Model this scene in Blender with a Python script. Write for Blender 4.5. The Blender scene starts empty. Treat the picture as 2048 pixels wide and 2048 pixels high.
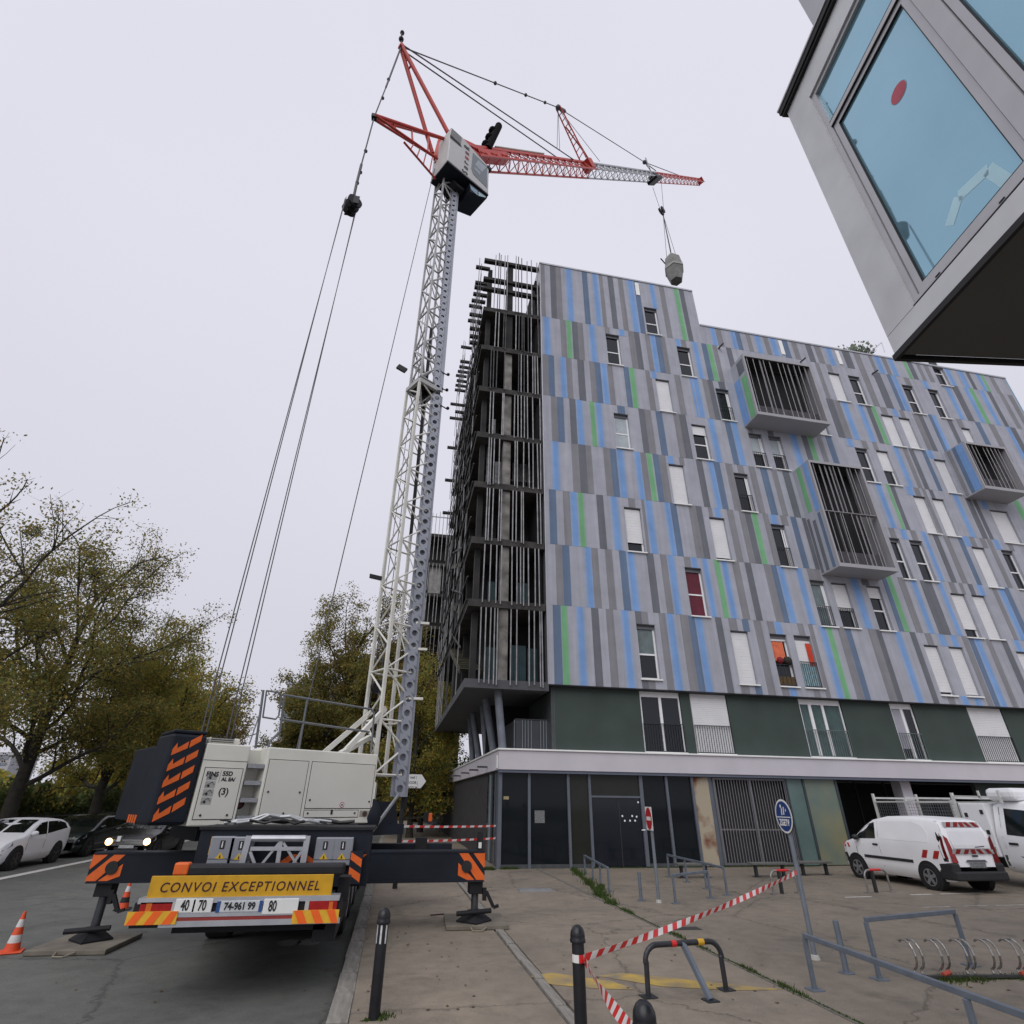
import bpy, bmesh, math, random
import numpy as np
from mathutils import Vector, Matrix

scene = bpy.context.scene
C = scene.collection
R = math.radians

# ------------------------------------------------------------------ camera
FPX, PITCH, ROLL, YAW, EYE = 1068.0, R(28.396), R(0.726), R(10.934), 2.1
_cp, _sp, _cr, _sr = math.cos(PITCH), math.sin(PITCH), math.cos(ROLL), math.sin(ROLL)
_yaw = np.array([[math.cos(YAW), math.sin(YAW), 0], [-math.sin(YAW), math.cos(YAW), 0], [0, 0, 1]])
FW = _yaw @ np.array([0, _cp, _sp])
_up0 = np.array([0, -_sp, _cp]); _r0 = np.array([1.0, 0, 0])
RT = _yaw @ (_r0 * _cr + _up0 * _sr)
UP = _yaw @ (-_r0 * _sr + _up0 * _cr)
CAM = np.array([0, 0, EYE])
cam_data = bpy.data.cameras.new('camera')
cam_data.sensor_width = 36.0
cam_data.sensor_fit = 'HORIZONTAL'
cam_data.lens = 36.0 * FPX / 2048.0
cam_data.clip_start = 0.05
cam_data.clip_end = 2000
cam = bpy.data.objects.new('camera', cam_data)
C.objects.link(cam)
cam.matrix_world = Matrix(((RT[0], UP[0], -FW[0], 0), (RT[1], UP[1], -FW[1], 0), (RT[2], UP[2], -FW[2], EYE), (0, 0, 0, 1)))
scene.camera = cam

# ------------------------------------------------------------------ light and sky (overcast)
SUN_EL, SUN_AZ = R(46), R(213)
world = bpy.data.worlds.new('World')
scene.world = world
world.use_nodes = True
wn = world.node_tree.nodes; wl = world.node_tree.links
wn.clear()
sky = wn.new('ShaderNodeTexSky'); sky.sky_type = 'NISHITA'; sky.sun_disc = False
sky.sun_elevation = SUN_EL; sky.sun_rotation = SUN_AZ
mixn = wn.new('ShaderNodeMixRGB'); mixn.inputs[0].default_value = 0.97
mixn.inputs[2].default_value = (7.55, 7.50, 8.45, 1)          # the even cloud layer over the clear sky
bg = wn.new('ShaderNodeBackground'); bg.inputs['Strength'].default_value = 0.1
wo = wn.new('ShaderNodeOutputWorld')
tcw = wn.new('ShaderNodeTexCoord')
cln = wn.new('ShaderNodeTexNoise'); cln.inputs['Scale'].default_value = 1.6; cln.inputs['Detail'].default_value = 3
clm = wn.new('ShaderNodeMapRange'); clm.inputs['To Min'].default_value = 0.95; clm.inputs['To Max'].default_value = 1.05
clx = wn.new('ShaderNodeMixRGB'); clx.blend_type = 'MULTIPLY'; clx.inputs[0].default_value = 1.0
wl.new(tcw.outputs['Generated'], cln.inputs['Vector']); wl.new(cln.outputs['Fac'], clm.inputs['Value'])
wl.new(sky.outputs['Color'], mixn.inputs[1])
wl.new(mixn.outputs['Color'], clx.inputs[1]); wl.new(clm.outputs['Result'], clx.inputs[2])
sepw = wn.new('ShaderNodeSeparateXYZ'); wl.new(tcw.outputs['Generated'], sepw.inputs[0])
zen = wn.new('ShaderNodeMapRange'); zen.inputs['From Min'].default_value = 0.0; zen.inputs['From Max'].default_value = .75; zen.inputs['To Min'].default_value = .84; zen.inputs['To Max'].default_value = 1.03
wl.new(sepw.outputs['Z'], zen.inputs['Value'])                     # an overcast sky is a little brighter overhead than at the horizon
cly = wn.new('ShaderNodeMixRGB'); cly.blend_type = 'MULTIPLY'; cly.inputs[0].default_value = 1.0
wl.new(clx.outputs['Color'], cly.inputs[1]); wl.new(zen.outputs['Result'], cly.inputs[2])
wl.new(cly.outputs['Color'], bg.inputs['Color'])
wl.new(bg.outputs['Background'], wo.inputs['Surface'])
sun_data = bpy.data.lights.new('sun', 'SUN')
sun_data.energy = 1.5; sun_data.angle = R(55); sun_data.color = (1.0, 0.985, 0.96)
sun = bpy.data.objects.new('sun', sun_data)
C.objects.link(sun)
sun.rotation_euler = Vector((-math.sin(SUN_AZ) * math.cos(SUN_EL), -math.cos(SUN_AZ) * math.cos(SUN_EL), -math.sin(SUN_EL))).to_track_quat('-Z', 'Y').to_euler()
scene.view_settings.view_transform = 'Standard'
try: scene.view_settings.look = 'None'
except Exception: pass
scene.view_settings.exposure = 0.0
scene.view_settings.gamma = 1.0
scene.view_settings.use_curve_mapping = False
scene.render.engine = 'CYCLES'
scene.cycles.max_bounces = 6
scene.cycles.diffuse_bounces = 3
scene.cycles.glossy_bounces = 3
scene.cycles.transparent_max_bounces = 8

# ------------------------------------------------------------------ measuring helpers: where a sight line of the photograph meets a real plane
Q = 1.06004                                   # readings taken at 1932 px across
def ray(x, y): return FW + RT * (x - 1024) / FPX - UP * (y - 1024) / FPX
def hit(x, y, p, n):
    d = ray(x, y); n = np.array(n, float)
    return CAM + d * (((np.array(p, float) - CAM) @ n) / (d @ n))
def PY(x, y, v): return hit(x, y, (0, v, 0), (0, 1, 0))
def PX(x, y, u): return hit(x, y, (u, 0, 0), (1, 0, 0))
def PZ(x, y, z=0.0): return hit(x, y, (0, 0, z), (0, 0, 1))
def qy(x, y, v): return PY(x * Q, y * Q, v)
def qx(x, y, u): return PX(x * Q, y * Q, u)
def qz(x, y, z=0.0): return PZ(x * Q, y * Q, z)
ZOOM = {1: (1060, 500, .20704), 2: (1080, 900, .20704), 3: (1080, 1200, .20704), 4: (1380, 650, .20704), 5: (1400, 1000, .20704),
        6: (1448, 1250, .20704), 7: (1700, 700, .18012), 8: (1700, 1048, .18012)}
def zp(k, x, y):
    a, b, s = ZOOM[k]; return a + x * s, b + y * s

# ------------------------------------------------------------------ materials
MATS = {}
def mat(name, col, rough=.6, metal=0.0, var=.12, vscale=6.0, bump=0.0, bscale=60.0, spec=.5, col2=None, detail=5.0):
    """Principled paint / stone / metal with a little colour variation and relief."""
    if name in MATS: return MATS[name]
    m = bpy.data.materials.new(name); m.use_nodes = True
    nt = m.node_tree; n = nt.nodes; l = nt.links
    p = n['Principled BSDF']
    p.inputs['Roughness'].default_value = rough
    p.inputs['Metallic'].default_value = metal
    p.inputs['Specular IOR Level'].default_value = spec
    c = tuple(col) + (1,)
    if var > 0 or col2:
        tc = n.new('ShaderNodeTexCoord')
        nz = n.new('ShaderNodeTexNoise'); nz.inputs['Scale'].default_value = vscale; nz.inputs['Detail'].default_value = detail
        l.new(tc.outputs['Object'], nz.inputs['Vector'])
        rp = n.new('ShaderNodeValToRGB')
        rp.color_ramp.elements[0].position = .3; rp.color_ramp.elements[1].position = .7
        if col2:
            rp.color_ramp.elements[0].color = c; rp.color_ramp.elements[1].color = tuple(col2) + (1,)
        else:
            rp.color_ramp.elements[0].color = tuple(max(0, v * (1 - var)) for v in col) + (1,)
            rp.color_ramp.elements[1].color = tuple(min(1, v * (1 + var)) for v in col) + (1,)
        l.new(nz.outputs['Fac'], rp.inputs['Fac']); l.new(rp.outputs['Color'], p.inputs['Base Color'])
    else:
        p.inputs['Base Color'].default_value = c
    if bump > 0:
        tc2 = n.new('ShaderNodeTexCoord')
        b2 = n.new('ShaderNodeTexNoise'); b2.inputs['Scale'].default_value = bscale; b2.inputs['Detail'].default_value = 4
        l.new(tc2.outputs['Object'], b2.inputs['Vector'])
        bp = n.new('ShaderNodeBump'); bp.inputs['Strength'].default_value = bump; bp.inputs['Distance'].default_value = .02
        l.new(b2.outputs['Fac'], bp.inputs['Height']); l.new(bp.outputs['Normal'], p.inputs['Normal'])
    MATS[name] = m
    return m
def glass(name, col, rough=.04, spec=.6):
    return mat(name, col, rough, 0, .1, 1.2, 0, spec=spec)

def asphalt(name, col, patch, crack=.0):
    """Worn asphalt: fine stone grain, broad darker and paler patches, tar seams, oil spots."""
    m = bpy.data.materials.new(name); m.use_nodes = True
    n = m.node_tree.nodes; l = m.node_tree.links; p = n['Principled BSDF']
    tc = n.new('ShaderNodeTexCoord')
    big = n.new('ShaderNodeTexNoise'); big.inputs['Scale'].default_value = .35; big.inputs['Detail'].default_value = 6; big.inputs['Roughness'].default_value = .62
    fine = n.new('ShaderNodeTexNoise'); fine.inputs['Scale'].default_value = 70; fine.inputs['Detail'].default_value = 3
    mid = n.new('ShaderNodeTexNoise'); mid.inputs['Scale'].default_value = 3.2; mid.inputs['Detail'].default_value = 8; mid.inputs['Roughness'].default_value = .7
    for t in (big, fine, mid): l.new(tc.outputs['Object'], t.inputs['Vector'])
    rp = n.new('ShaderNodeValToRGB')
    rp.color_ramp.elements[0].position = .34; rp.color_ramp.elements[1].position = .66
    rp.color_ramp.elements[0].color = tuple(patch) + (1,); rp.color_ramp.elements[1].color = tuple(col) + (1,)
    l.new(big.outputs['Fac'], rp.inputs['Fac'])
    f2 = n.new('ShaderNodeMapRange'); f2.inputs['To Min'].default_value = .55; f2.inputs['To Max'].default_value = 1.45
    l.new(fine.outputs['Fac'], f2.inputs['Value'])
    m2 = n.new('ShaderNodeMapRange'); m2.inputs['From Min'].default_value = .3; m2.inputs['From Max'].default_value = .7
    m2.inputs['To Min'].default_value = .8; m2.inputs['To Max'].default_value = 1.16
    l.new(mid.outputs['Fac'], m2.inputs['Value'])
    st = n.new('ShaderNodeTexNoise'); st.inputs['Scale'].default_value = .9; st.inputs['Detail'].default_value = 9; st.inputs['Roughness'].default_value = .72; st.inputs['Distortion'].default_value = .6
    l.new(tc.outputs['Object'], st.inputs['Vector'])
    s2 = n.new('ShaderNodeMapRange'); s2.inputs['From Min'].default_value = .52; s2.inputs['From Max'].default_value = .68; s2.inputs['To Min'].default_value = 1.0; s2.inputs['To Max'].default_value = .70
    l.new(st.outputs['Fac'], s2.inputs['Value'])
    sp = n.new('ShaderNodeTexVoronoi'); sp.inputs['Scale'].default_value = 5.5; l.new(tc.outputs['Object'], sp.inputs['Vector'])
    s3 = n.new('ShaderNodeMapRange'); s3.inputs['From Min'].default_value = .05; s3.inputs['From Max'].default_value = .09; s3.inputs['To Min'].default_value = .72; s3.inputs['To Max'].default_value = 1.0
    l.new(sp.outputs['Distance'], s3.inputs['Value'])
    ms = n.new('ShaderNodeMath'); ms.operation = 'MULTIPLY'; l.new(s2.outputs['Result'], ms.inputs[0]); l.new(s3.outputs['Result'], ms.inputs[1])
    mq = n.new('ShaderNodeMath'); mq.operation = 'MULTIPLY'; l.new(ms.outputs[0], mq.inputs[0]); l.new(m2.outputs['Result'], mq.inputs[1])
    mm = n.new('ShaderNodeMath'); mm.operation = 'MULTIPLY'
    l.new(f2.outputs['Result'], mm.inputs[0]); l.new(mq.outputs[0], mm.inputs[1])
    vor = n.new('ShaderNodeTexVoronoi'); vor.feature = 'DISTANCE_TO_EDGE'; vor.inputs['Scale'].default_value = .21
    dist = n.new('ShaderNodeMixRGB'); dist.inputs[0].default_value = .5; dist.blend_type = 'ADD'
    l.new(tc.outputs['Object'], dist.inputs[1]); l.new(mid.outputs['Color'], dist.inputs[2]); l.new(dist.outputs['Color'], vor.inputs['Vector'])
    cr = n.new('ShaderNodeMapRange'); cr.inputs['From Max'].default_value = .007; cr.inputs['To Min'].default_value = 1 - crack; cr.inputs['To Max'].default_value = 1
    l.new(vor.outputs['Distance'], cr.inputs['Value'])
    m3 = n.new('ShaderNodeMath'); m3.operation = 'MULTIPLY'
    l.new(mm.outputs[0], m3.inputs[0]); l.new(cr.outputs['Result'], m3.inputs[1])
    mx = n.new('ShaderNodeMixRGB'); mx.blend_type = 'MULTIPLY'; mx.inputs[0].default_value = 1
    l.new(rp.outputs['Color'], mx.inputs[1]); l.new(m3.outputs[0], mx.inputs[2]); l.new(mx.outputs['Color'], p.inputs['Base Color'])
    rr = n.new('ShaderNodeMapRange'); rr.inputs['To Min'].default_value = .55; rr.inputs['To Max'].default_value = .95
    l.new(big.outputs['Fac'], rr.inputs['Value']); l.new(rr.outputs['Result'], p.inputs['Roughness'])
    bp = n.new('ShaderNodeBump'); bp.inputs['Strength'].default_value = .35; bp.inputs['Distance'].default_value = .01
    l.new(fine.outputs['Fac'], bp.inputs['Height']); l.new(bp.outputs['Normal'], p.inputs['Normal'])
    return m

def stripe_mat(name, col, soft, tone=False):
    """Sprayed facade paint; soft = how far the colour fades out at its left and right edge."""
    if name in MATS: return MATS[name]
    m = bpy.data.materials.new(name); m.use_nodes = True
    n = m.node_tree.nodes; l = m.node_tree.links; p = n['Principled BSDF']
    p.inputs['Roughness'].default_value = .8; p.inputs['Specular IOR Level'].default_value = .25
    tc = n.new('ShaderNodeTexCoord')
    geo = n.new('ShaderNodeNewGeometry')
    nz = n.new('ShaderNodeTexNoise'); nz.inputs['Scale'].default_value = 1.1; nz.inputs['Detail'].default_value = 7; nz.inputs['Roughness'].default_value = .65
    l.new(geo.outputs['Position'], nz.inputs['Vector'])
    mr = n.new('ShaderNodeMapRange'); mr.inputs['From Min'].default_value = .25; mr.inputs['From Max'].default_value = .75
    mr.inputs['To Min'].default_value = .88; mr.inputs['To Max'].default_value = 1.12
    l.new(nz.outputs['Fac'], mr.inputs['Value'])
    mp = n.new('ShaderNodeMapping'); mp.inputs['Scale'].default_value = (3.2, 3.2, .16); l.new(geo.outputs['Position'], mp.inputs['Vector'])
    n3 = n.new('ShaderNodeTexNoise'); n3.inputs['Scale'].default_value = 1.6; n3.inputs['Detail'].default_value = 6; l.new(mp.outputs['Vector'], n3.inputs['Vector'])
    m3 = n.new('ShaderNodeMapRange'); m3.inputs['From Min'].default_value = .3; m3.inputs['From Max'].default_value = .7; m3.inputs['To Min'].default_value = .90; m3.inputs['To Max'].default_value = 1.07
    l.new(n3.outputs['Fac'], m3.inputs['Value'])
    m4 = n.new('ShaderNodeMath'); m4.operation = 'MULTIPLY'; l.new(mr.outputs['Result'], m4.inputs[0]); l.new(m3.outputs['Result'], m4.inputs[1])
    if tone:
        m5 = n.new('ShaderNodeMapRange'); m5.inputs['To Min'].default_value = .95; m5.inputs['To Max'].default_value = 1.04; l.new(geo.outputs['Random Per Island'], m5.inputs['Value'])
        m6 = n.new('ShaderNodeMath'); m6.operation = 'MULTIPLY'; l.new(m4.outputs[0], m6.inputs[0]); l.new(m5.outputs['Result'], m6.inputs[1]); m4 = m6
    mx = n.new('ShaderNodeMixRGB'); mx.blend_type = 'MULTIPLY'; mx.inputs[0].default_value = 1
    if soft:
        sx = n.new('ShaderNodeSeparateXYZ'); l.new(tc.outputs['Generated'], sx.inputs[0])
        rp = n.new('ShaderNodeValToRGB'); e = rp.color_ramp.elements
        g = tuple(FACADE_GREY) + (1,); c = tuple(col) + (1,)
        e[0].position = 0; e[0].color = g
        e[1].position = 1; e[1].color = g
        a = e.new(soft[0]); a.color = c
        b = e.new(1 - soft[1]); b.color = c
        l.new(sx.outputs['X'], rp.inputs['Fac']); l.new(rp.outputs['Color'], mx.inputs[1])
    else:
        mx.inputs[1].default_value = tuple(col) + (1,)
    l.new(m4.outputs[0], mx.inputs[2]); l.new(mx.outputs['Color'], p.inputs['Base Color'])
    MATS[name] = m
    return m

# ------------------------------------------------------------------ mesh builder
ORG = {}
class B:
    def __init__(s): s.v = []; s.f = []; s.mi = []; s.k = 0
    def m(s, k): s.k = k; return s
    def face(s, pts):
        i = len(s.v); s.v += [tuple(map(float, p)) for p in pts]; s.f.append(tuple(range(i, i + len(pts)))); s.mi.append(s.k); return s
    def _add(s, vs, fs):
        i = len(s.v); s.v += [tuple(map(float, p)) for p in vs]
        for f in fs: s.f.append(tuple(i + a for a in f)); s.mi.append(s.k)
        return s
    def box(s, x0, x1, y0, y1, z0, z1):
        if x0 > x1: x0, x1 = x1, x0
        if y0 > y1: y0, y1 = y1, y0
        if z0 > z1: z0, z1 = z1, z0
        v = [(x0, y0, z0), (x1, y0, z0), (x1, y1, z0), (x0, y1, z0), (x0, y0, z1), (x1, y0, z1), (x1, y1, z1), (x0, y1, z1)]
        return s._add(v, [(3, 2, 1, 0), (4, 5, 6, 7), (0, 1, 5, 4), (1, 2, 6, 5), (2, 3, 7, 6), (3, 0, 4, 7)])
    def obox(s, c, a, b, d):
        """box from centre and three half-axis vectors"""
        c, a, b, d = (np.array(t, float) for t in (c, a, b, d))
        if np.dot(np.cross(a, b), d) < 0: a = -a
        v = [c - a - b - d, c + a - b - d, c + a + b - d, c - a + b - d, c - a - b + d, c + a - b + d, c + a + b + d, c - a + b + d]
        return s._add(v, [(3, 2, 1, 0), (4, 5, 6, 7), (0, 1, 5, 4), (1, 2, 6, 5), (2, 3, 7, 6), (3, 0, 4, 7)])
    def bar(s, p0, p1, w, h=None, upv=(0, 0, 1)):
        """square bar between two points"""
        p0, p1 = np.array(p0, float), np.array(p1, float); h = h or w
        d = p1 - p0; L = np.linalg.norm(d)
        if L < 1e-6: return s
        d /= L; u = np.array(upv, float)
        if abs(d @ u) > .98: u = np.array((0, 1.0, 0)) if abs(d[1]) < .9 else np.array((1.0, 0, 0))
        a = np.cross(d, u); a /= np.linalg.norm(a); b = np.cross(a, d)
        return s.obox((p0 + p1) / 2, a * w / 2, b * h / 2, d * L / 2)
    def tube(s, p0, p1, r, n=8, r1=None, cap=True):
        p0, p1 = np.array(p0, float), np.array(p1, float); r1 = r if r1 is None else r1
        d = p1 - p0; L = np.linalg.norm(d)
        if L < 1e-6: return s
        d /= L; u = np.array((0, 0, 1.0)) if abs(d[2]) < .95 else np.array((0, 1.0, 0))
        a = np.cross(d, u); a /= np.linalg.norm(a); b = np.cross(d, a)
        v = []; f = []
        for k in range(n):
            t = 2 * math.pi * k / n; o = a * math.cos(t) + b * math.sin(t)
            v += [p0 + o * r, p1 + o * r1]
        for k in range(n):
            j = (k + 1) % n; f.append((2 * k, 2 * k + 1, 2 * j + 1, 2 * j))
        if cap: f.append(tuple(2 * k for k in range(n))); f.append(tuple(2 * k + 1 for k in reversed(range(n))))
        return s._add(v, f)
    def path(s, pts, r, n=8):
        for a, b in zip(pts[:-1], pts[1:]): s.tube(a, b, r, n)
        for p in pts[1:-1]: s.ball(p, r, n, 4)
        return s
    def ball(s, c, r, n=10, m=6, sz=1.0):
        v = []; f = []
        for i in range(m + 1):
            t = math.pi * i / m
            for k in range(n):
                a = 2 * math.pi * k / n
                v.append((c[0] + r * math.sin(t) * math.cos(a), c[1] + r * math.sin(t) * math.sin(a), c[2] + r * sz * math.cos(t)))
        for i in range(m):
            for k in range(n):
                j = (k + 1) % n
                f.append((i * n + k, (i + 1) * n + k, (i + 1) * n + j, i * n + j))
        return s._add(v, f)
    def lathe(s, c, prof, n=16):
        """profile of (radius, z) turned about the upright through c"""
        v = []; f = []
        for r, z in prof:
            for k in range(n):
                a = 2 * math.pi * k / n; v.append((c[0] + r * math.cos(a), c[1] + r * math.sin(a), c[2] + z))
        for i in range(len(prof) - 1):
            for k in range(n):
                j = (k + 1) % n; f.append((i * n + k, i * n + j, (i + 1) * n + j, (i + 1) * n + k))
        f.append(tuple(reversed(range(n)))); f.append(tuple((len(prof) - 1) * n + k for k in range(n)))
        return s._add(v, f)
    def prism(s, pts, off):
        """planar outline pushed along the vector off"""
        pts = [np.array(p, float) for p in pts]; off = np.array(off, float); n = len(pts)
        nn = np.zeros(3)
        for i in range(n): nn += np.cross(pts[i] - pts[0], pts[(i + 1) % n] - pts[0])
        if nn @ off > 0: pts = pts[::-1]
        v = pts + [p + off for p in pts]
        f = [tuple(range(n)), tuple(range(2 * n - 1, n - 1, -1))]
        for i in range(n):
            j = (i + 1) % n; f.append((j, i, n + i, n + j))
        return s._add(v, f)
    def disc(s, c, nrm, r, th, n=20, rx=1.0):
        nrm = np.array(nrm, float); nrm /= np.linalg.norm(nrm)
        u = np.array((0, 0, 1.0)) if abs(nrm[2]) < .9 else np.array((0, 1.0, 0))
        a = np.cross(u, nrm); a /= np.linalg.norm(a); b = np.cross(nrm, a)
        return s.prism([np.array(c, float) + a * r * rx * math.cos(2 * math.pi * k / n) + b * r * math.sin(2 * math.pi * k / n) for k in range(n)], nrm * th)
    def build(s, name, mats, parent=None, smooth=False, bevel=0.0, local=False):
        me = bpy.data.meshes.new(name)
        v = np.array(s.v, float).reshape(-1, 3)
        if parent is not None and not local: v = v - np.array(ORG.get(parent.name, (0, 0, 0)))
        me.from_pydata([tuple(p) for p in v], [], s.f)
        mats = mats if isinstance(mats, (list, tuple)) else [mats]
        for mm in mats: me.materials.append(mm)
        if len(mats) > 1: me.polygons.foreach_set('material_index', s.mi)
        if smooth:
            me.polygons.foreach_set('use_smooth', [True] * len(me.polygons))
            try: me.set_sharp_from_angle(angle=R(38))
            except Exception: pass
        me.update()
        o = bpy.data.objects.new(name, me); C.objects.link(o)
        if parent is not None: o.parent = parent; ORG[o.name] = ORG.get(parent.name, (0, 0, 0))
        if bevel:
            md = o.modifiers.new('bevel', 'BEVEL'); md.width = bevel; md.segments = 2; md.limit_method = 'ANGLE'; md.angle_limit = R(40)
        return o

def thing(name, label, cat, loc=(0, 0, 0), rz=0.0, group=None):
    o = bpy.data.objects.new(name, None); C.objects.link(o)
    o.empty_display_size = .2
    o.location = loc; o.rotation_euler = (0, 0, rz)
    ORG[o.name] = tuple(loc) if rz == 0 else (0, 0, 0)
    return tag(o, label, cat, group)
def tag(o, label, cat, group=None):
    o['label'] = label; o['category'] = cat
    if group: o['group'] = group
    return o
def struct(o): o['kind'] = 'structure'; return o
def stuff(o): o['kind'] = 'stuff'; return o
def dup(root, loc, rz, label, group=None):
    r = root.copy(); C.objects.link(r); r.location = loc; r.rotation_euler = (0, 0, rz); r['label'] = label
    if group: r['group'] = group
    for ch in list(root.children):
        c = ch.copy(); C.objects.link(c); c.parent = r
        for g in list(ch.children):
            d = g.copy(); C.objects.link(d); d.parent = c
    return r
def text(body, size, p, xdir, ydir, m, parent, name='lettering', ext=.002, align='CENTER', shear=0.0, xs=1.0, off=0.0, sp=1.0):
    cu = bpy.data.curves.new(name, 'FONT'); cu.body = body; cu.size = size; cu.extrude = ext; cu.align_x = align; cu.align_y = 'CENTER'; cu.shear = shear
    cu.resolution_u = 3
    cu.materials.append(m)
    cu.offset = off; cu.space_character = sp
    tmp = bpy.data.objects.new(name, cu); me = bpy.data.meshes.new_from_object(tmp); bpy.data.objects.remove(tmp); bpy.data.curves.remove(cu)
    me.name = name; o = bpy.data.objects.new(name, me); C.objects.link(o)
    x = Vector(xdir).normalized(); y = Vector(ydir).normalized(); z = x.cross(y)
    org = ORG.get(parent.name, (0, 0, 0)) if parent else (0, 0, 0)
    M = Matrix(((x[0], y[0], z[0], p[0] - org[0]), (x[1], y[1], z[1], p[1] - org[1]), (x[2], y[2], z[2], p[2] - org[2]), (0, 0, 0, 1)))
    if parent: o.parent = parent
    o.matrix_local = M @ Matrix.Diagonal((xs, 1, 1, 1))
    return o

# ================================================================== SETTING: ground, road, pavements
rnd = random.Random(7)
FACADE_GREY = (.385, .397, .448)
M_road = asphalt('road_asphalt', (.122, .126, .112), (.094, .098, .089), .5)
M_walk = asphalt('footway_asphalt', (.265, .222, .172), (.200, .168, .132), .4)
M_fore = asphalt('forecourt_asphalt', (.255, .214, .166), (.190, .160, .126), .5)
M_park = asphalt('parking_asphalt', (.235, .196, .150), (.178, .152, .120), .5)
M_earth = mat('earth', (.05, .048, .035), .95, 0, .3, .8)
M_kerb = mat('kerb_granite', (.245, .23, .205), .8, 0, .30, 3.5, .4, 50, detail=8)
M_line = mat('road_paint_white', (.62, .61, .58), .7, 0, .2, 9)
M_yel = mat('worn_yellow_paint', (.215, .180, .130), .8, 0, .1, 3.2, 0, col2=(.50, .335, .06), detail=9)
M_iron = mat('cast_iron', (.06, .058, .055), .6, .4, .2, 14, .3, 40)

def sheet(name, x0, x1, y0, y1, z, m):
    return struct(B().face([(x0, y0, z), (x1, y0, z), (x1, y1, z), (x0, y1, z)]).build(name, m))
sheet('ground', -420, 420, -200, 620, -.14, M_earth)
sheet('road', -14.4, -.42, -30, 320, -.12, M_road)
o = B().box(-19.0, -14.42, -30, 300, -.13, .0).build('pavement', M_walk); struct(o)
o = B().box(-.20, 2.10, -25, 120, -.13, 0).build('pavement', M_walk); struct(o)
o = B().box(2.30, 5.22, -25, 60, -.13, 0).build('forecourt', M_fore); struct(o)
o = B().box(5.32, 90, -25, 60, -.13, 0).build('parking_ground', M_park); struct(o)
kerb = B().box(-.415, -.203, -25, 120, -.135, -.05).build('kerb', M_kerb); struct(kerb)
y = 3.0
kshared = None
def stone(x0, x1, y0, y1, z0, z1, parent, m):
    """one kerb stone, edges rounded off, shared block scaled to size"""
    global kshared
    if kshared is None:
        b = B()
        e = .03
        b.box(-.5, .5, -.5, .5, -.5, .5)
        t = b.build('kerb_stone', m, None); kshared = t.data; bpy.data.objects.remove(t)
    o = bpy.data.objects.new('kerb_stone', kshared); C.objects.link(o); o.parent = parent
    o.location = ((x0 + x1) / 2, (y0 + y1) / 2, (z0 + z1) / 2); o.scale = (x1 - x0, y1 - y0, z1 - z0)
    o.rotation_euler = (0, 0, rnd.uniform(-.012, .012))
    md = o.modifiers.new('bevel', 'BEVEL'); md.width = .012; md.segments = 2
    return o
while y < 30:
    L = rnd.uniform(.85, 1.1)
    stone(-.42 + rnd.uniform(-.012, .012), -.205, y + .008, y + L - .008, -.13, .004 + rnd.uniform(-.004, .014), kerb, M_kerb); y += L
edging = B().box(2.105, 2.295, -25, 60, -.135, -.05).build('edging_strip', M_kerb); struct(edging)
y = 3.0
while y < 24:
    L = rnd.uniform(.9, 1.15)
    xo = .05 + (y - 12) * .012 if y > 12 else 0
    stone(2.135, 2.265 + rnd.uniform(-.01, .015), y + .006, y + L - .006, -.13, .012 + rnd.uniform(-.006, .012), edging, M_kerb); y += L
edge2 = B().box(5.225, 5.315, -25, 60, -.135, .006).build('edging_strip', mat('old_edging', (.14, .13, .11), .9, 0, .3, 9)); struct(edge2)
# painted lines, each 4 mm above the asphalt
def mark(name, pts, z, m): return struct(B().face([(x, y, z) for x, y in pts]).build(name, m))
mark('road_line', [(-11.35, -20), (-11.05, -20), (-11.05, 150), (-11.35, 150)], -.116, M_line)
for (x0, x1, y0) in ((11.75, 12.55, 14.80), (13.9, 14.6, 14.98), (14.9, 16.3, 15.02), (17.6, 19.2, 14.95)):
    mark('parking_line', [(x0, y0), (x1, y0 + .02), (x1, y0 + .11), (x0, y0 + .09)], .004, M_line)
for (x0, x1, y0) in ((12.5, 13.3, 13.25), (13.7, 14.4, 13.27), (14.6, 15.6, 13.25), (15.7, 17.2, 13.22)):
    mark('parking_line', [(x0, y0), (x1, y0), (x1, y0 + .06), (x0, y0 + .06)], .004, mat('worn_line', (.24, .22, .2), .8, 0, .1, 7, 0, col2=(.55, .54, .5)))
yl = [qz(x, y)[:2] for x, y in ((1000, 1842), (1040, 1836), (1155, 1852), (1200, 1868), (1130, 1866), (1040, 1858))]
mark('yellow_marking', [tuple(p) for p in yl][::-1], .004, M_yel)
yl = [qz(x, y)[:2] for x, y in ((1128, 1842), (1170, 1836), (1310, 1850), (1478, 1868), (1380, 1869), (1250, 1862))]
mark('yellow_marking', [tuple(p) for p in yl][::-1], .004, M_yel)
for (px, py, w) in ((583, 1778, .20), (545, 1779, .20)):
    p = qz(px, py, -.12)
    mark('cycle_marking', [(p[0] + w * math.cos(a), p[1] + w * 1.25 * math.sin(a)) for a in np.linspace(0, 2 * math.pi, 24, endpoint=False)], -.116, mat('worn_white', (.2, .2, .19), .8, 0, .3, 12))

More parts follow.
